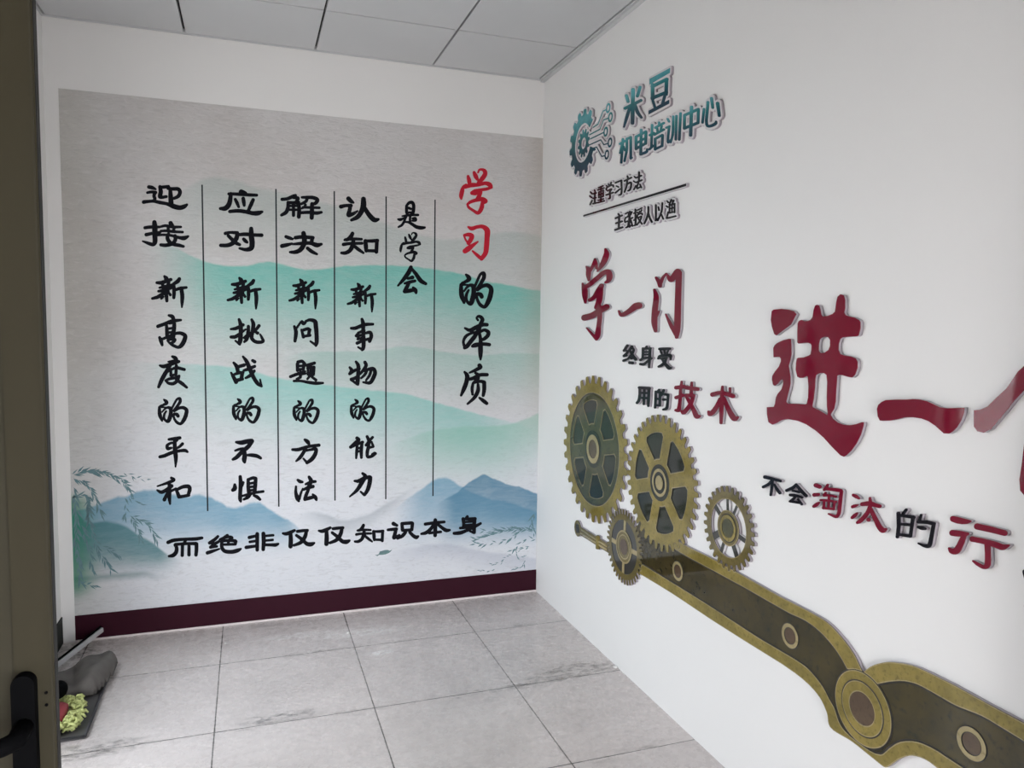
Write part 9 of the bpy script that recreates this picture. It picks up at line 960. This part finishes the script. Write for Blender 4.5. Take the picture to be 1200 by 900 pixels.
# ------------------------------------------------------------------ cleaning things in the left corner
def mound(name, poly, height, mat, label, cat, seed=0.0, step=0.009, z0=0.002, crease=None):
    """soft cloth lying on the floor: closed outline in x,y, rounded sides, folds"""
    def inside(x, y):
        r = False
        for (x1, y1), (x2, y2) in zip(poly, poly[1:] + poly[:1]):
            if (y1 > y) != (y2 > y) and x < (x2 - x1) * (y - y1) / (y2 - y1) + x1:
                r = not r
        return r
    def dist(x, y):
        best = 9
        p = Vector((x, y))
        for a, b in zip(poly, poly[1:] + poly[:1]):
            a, b = Vector(a), Vector(b)
            d = b - a
            k = max(0, min(1, (p - a).dot(d) / d.length_squared))
            best = min(best, (p - a - d * k).length)
        return best
    bm = bmesh.new()
    X0, X1 = min(p[0] for p in poly), max(p[0] for p in poly)
    Y0, Y1 = min(p[1] for p in poly), max(p[1] for p in poly)
    nx, ny = int((X1 - X0) / step) + 2, int((Y1 - Y0) / step) + 2
    top, bot = {}, {}
    for i in range(nx):
        for j in range(ny):
            x, y = X0 + i * step, Y0 + j * step
            if inside(x, y):
                d = dist(x, y)
                e = min(1.0, d / 0.055)
                h = height(x, y) * math.sqrt(max(0.0, 1 - (1 - e) ** 2))
                h += 0.006 * e * noise.noise(Vector((x * 26, y * 11, seed))) + 0.002 * noise.noise(Vector((x * 70, y * 70, seed)))
                if crease:
                    h -= crease(x, y) * e
                top[i, j] = bm.verts.new((x, y, z0 + max(0.004, h)))
                bot[i, j] = bm.verts.new((x, y, z0))
    fc = {}
    for (i, j) in top:
        q = [(i, j), (i + 1, j), (i + 1, j + 1), (i, j + 1)]
        if all(k in top for k in q):
            bm.faces.new([top[k] for k in q])
            bm.faces.new([bot[k] for k in reversed(q)])
            for a, b in zip(q, q[1:] + q[:1]):
                fc[a, b] = 1
    for (a, b) in list(fc):
        if (b, a) not in fc:
            bm.faces.new((top[b], top[a], bot[a], bot[b]))
    for v in [v for v in bm.verts if not v.link_faces]:
        bm.verts.remove(v)
    bmesh.ops.recalc_face_normals(bm, faces=bm.faces)
    for _ in range(2):
        bmesh.ops.smooth_vert(bm, verts=[v for v in bm.verts if v.co.z > z0 + 0.001], factor=0.5, use_axis_x=True, use_axis_y=True, use_axis_z=True)
    o = from_bm(name, bm, [mat], smooth_shade=True)
    return finish(o, label, cat)

# dark tray
bm = bmesh.new()
tray_pts = [(-2.415, -0.972), (-2.156, -0.962), (-2.158, -0.50), (-2.415, -0.44)]
tray = empty('dust_tray', (-2.29, -0.70, 0), 'flat dark grey tray with a thin raised edge, under the grey cloth and green mop', 'tray')
v0 = [bm.verts.new((x, y, 0.001)) for x, y in tray_pts]
v1 = [bm.verts.new((x, y, 0.009)) for x, y in tray_pts]
bm.faces.new(v0)
bm.faces.new(v1)
for k in range(4):
    bm.faces.new((v0[k], v0[(k + 1) % 4], v1[(k + 1) % 4], v1[k]))
M['tray'] = plain('tray_plastic', (0.095, 0.090, 0.092), 0.45, 0.4, var=0.2)
M['tray_edge'] = plain('tray_edge', (0.030, 0.030, 0.034), 0.35, 0.5)
o = from_bm('base_sheet', bm, [M['tray']], tray)
o.location = -tray.location
bm = bmesh.new()
tube_bm(bm, [(-2.156, -0.50, 0.0110), (-2.1545, -0.962, 0.0110)], 0.0062, 8)
tube_bm(bm, [(-2.1545, -0.962, 0.0115), (-2.41, -0.971, 0.0115)], 0.0050, 8)
o = from_bm('rim', bm, [M['tray_edge']], tray, smooth_shade=True)
o.location = -tray.location

M['cloth'] = plain('grey_cloth', (0.150, 0.138, 0.130), 0.95, 0.1, var=0.40, scale=14, bump_s=0.3)
def cloth_h(x, y):
    # a thick rolled edge down the right side, lower folds to the left
    ridge = math.exp(-((x + 2.165 - 0.10 * (y + 0.40)) / 0.05) ** 2)
    return 0.040 + 0.030 * ridge + 0.010 * math.sin(x * 48 + y * 9)
def cloth_crease(x, y):
    return 0.012 * math.exp(-((x + 2.285 + 0.18 * (y + 0.45)) / 0.008) ** 2)
cl = mound('cleaning_cloth', [(-2.415, -0.50), (-2.36, -0.44), (-2.31, -0.36), (-2.27, -0.31), (-2.21, -0.285), (-2.155, -0.305), (-2.130, -0.36),
                        (-2.132, -0.46), (-2.150, -0.58), (-2.172, -0.645), (-2.215, -0.655), (-2.415, -0.635)], cloth_h, M['cloth'],
           'dusty dark grey cloth rolled up on the tray in the left corner', 'cloth', 2.0, z0=0.0195, crease=cloth_crease)

# mop with green chenille yarn
mop = empty('chenille_mop', (-2.24, -0.85, 0.0), 'yellow-green chenille mop head with a red body beside the door', 'mop')
random.seed(11)
M['yarn'] = plain('chenille_yarn', (0.54, 0.58, 0.24), 0.95, 0.1, var=0.45, scale=60)
M['mop_red'] = plain('mop_red', (0.30, 0.045, 0.055), 0.6, 0.3, var=0.15)
bm = bmesh.new()
path = [(-2.300, -0.715), (-2.255, -0.712), (-2.222, -0.745), (-2.207, -0.79), (-2.203, -0.85), (-2.208, -0.895), (-2.232, -0.922), (-2.265, -0.93), (-2.31, -0.932)]
for i in range(150):
    k = random.random() * (len(path) - 1.001)
    a, b = Vector(path[int(k)]), Vector(path[int(k) + 1])
    p = a + (b - a) * (k - int(k)) + Vector((random.uniform(-0.024, 0.020), random.uniform(-0.018, 0.016)))
    z = random.uniform(0.0275, 0.060)
    th = random.uniform(0, 6.28)
    l = random.uniform(0.010, 0.017)
    dx, dy = math.cos(th) * l, math.sin(th) * l
    tube_bm(bm, [(p.x - dx, p.y - dy, z - 0.010), (p.x - dx * 0.4, p.y - dy * 0.4, z), (p.x + dx * 0.4, p.y + dy * 0.4, z + 0.001), (p.x + dx, p.y + dy, z - 0.011)], [0.0045, 0.0060, 0.0060, 0.0040], 6)
o = from_bm('yarn_head', bm, [M['yarn']], mop, smooth_shade=True)
o.location = -mop.location
bm = bmesh.new()
for (x, y, z, rx, ry, rz) in ((-2.277, -0.842, 0.050, 0.048, 0.085, 0.030),):
    bmesh.ops.create_icosphere(bm, subdivisions=3, radius=1.0)
    for v in bm.verts:
        c_ = v.co
        f = max(abs(c_.x), abs(c_.y), abs(c_.z)) ** 0.55
        c_ = c_ / f if f else c_
        v.co = Vector((x + c_.x * rx * 0.85, y + c_.y * ry * 0.85, z + c_.z * rz * 0.85))
o = from_bm('mop_body', bm, [M['mop_red']], mop, smooth_shade=True)
o.location = -mop.location
o['label'] = 'red mop body'
bm = bmesh.new()
bmesh.ops.create_uvsphere(bm, u_segments=18, v_segments=12, radius=0.036)
for v in bm.verts:
    v.co = Vector((v.co.x * 0.9 - 2.288, v.co.y * 1.10 - 0.722, v.co.z * 0.95 + 0.094))
o = from_bm('handle_socket', bm, [M['black']], mop, smooth_shade=True)
o.location = -mop.location
o['label'] = 'black handle socket'

# squeegee bar against the skirting
M['alu'] = plain('aluminium', (0.62, 0.62, 0.63), 0.35, 0.5, metal=0.3, var=0.06)
A, B = Vector((-2.2535, -0.0185, 0.056)), Vector((-2.405, -0.36, 0.022))
sq = empty('squeegee_bar', (A + B) / 2, 'aluminium squeegee bar with a black rubber strip, propped on the maroon skirting', 'squeegee')
d = (A - B).normalized()
side = d.cross(Vector((0, 0, 1))).normalized()
upv = side.cross(d).normalized()
def bar(bm, s0, s1, u0, u1, e0=0.0):
    vs = []
    for P in (A - d * e0, B + d * e0):
        for s_, u_ in ((s0, u0), (s1, u0), (s1, u1), (s0, u1)):
            vs.append(bm.verts.new(P + side * s_ + upv * u_))
    for f in ((0, 1, 2, 3), (7, 6, 5, 4), (0, 4, 5, 1), (1, 5, 6, 2), (2, 6, 7, 3), (3, 7, 4, 0)):
        bm.faces.new([vs[i] for i in f])
bm = bmesh.new()
bar(bm, -0.004, 0.010, -0.012, 0.010)
o = from_bm('channel', bm, [M['alu']], sq, bevel=0.0015)
o.location = -sq.location
bm = bmesh.new()
bar(bm, -0.0040, 0.0010, 0.0102, 0.0190, 0.002)
o = from_bm('rubber_strip', bm, [M['black']], sq)
o.location = -sq.location

# bits of plaster on the floor
M['plaster'] = plain('plaster_chip', (0.82, 0.80, 0.78), 0.9, 0.1)
for x, y, s_, lab in ((-0.012, -1.035, 0.013, 'small white plaster chip on the floor at the foot of the right wall'),
                      (-1.115, -0.285, 0.010, 'white plaster crumb on a tile joint below the mural'),
                      (-1.690, -0.235, 0.006, 'tiny white plaster crumb on the floor, left of the others')):
    bm = bmesh.new()
    bmesh.ops.create_icosphere(bm, subdivisions=2, radius=1.0)
    for v in bm.verts:
        k = 1 + 0.35 * noise.noise(v.co * 2.1 + Vector((x * 9, y, 0)))
        v.co = Vector((v.co.x * s_ * 0.8 * k, v.co.y * s_ * k, v.co.z * s_ * 0.3 * k))
    zmin = min(v.co.z for v in bm.verts)
    o = from_bm('plaster_chip', bm, [M['plaster']], loc=(x, y, -zmin + 0.0002))
    finish(o, lab, 'debris', 'plaster crumbs on the floor')
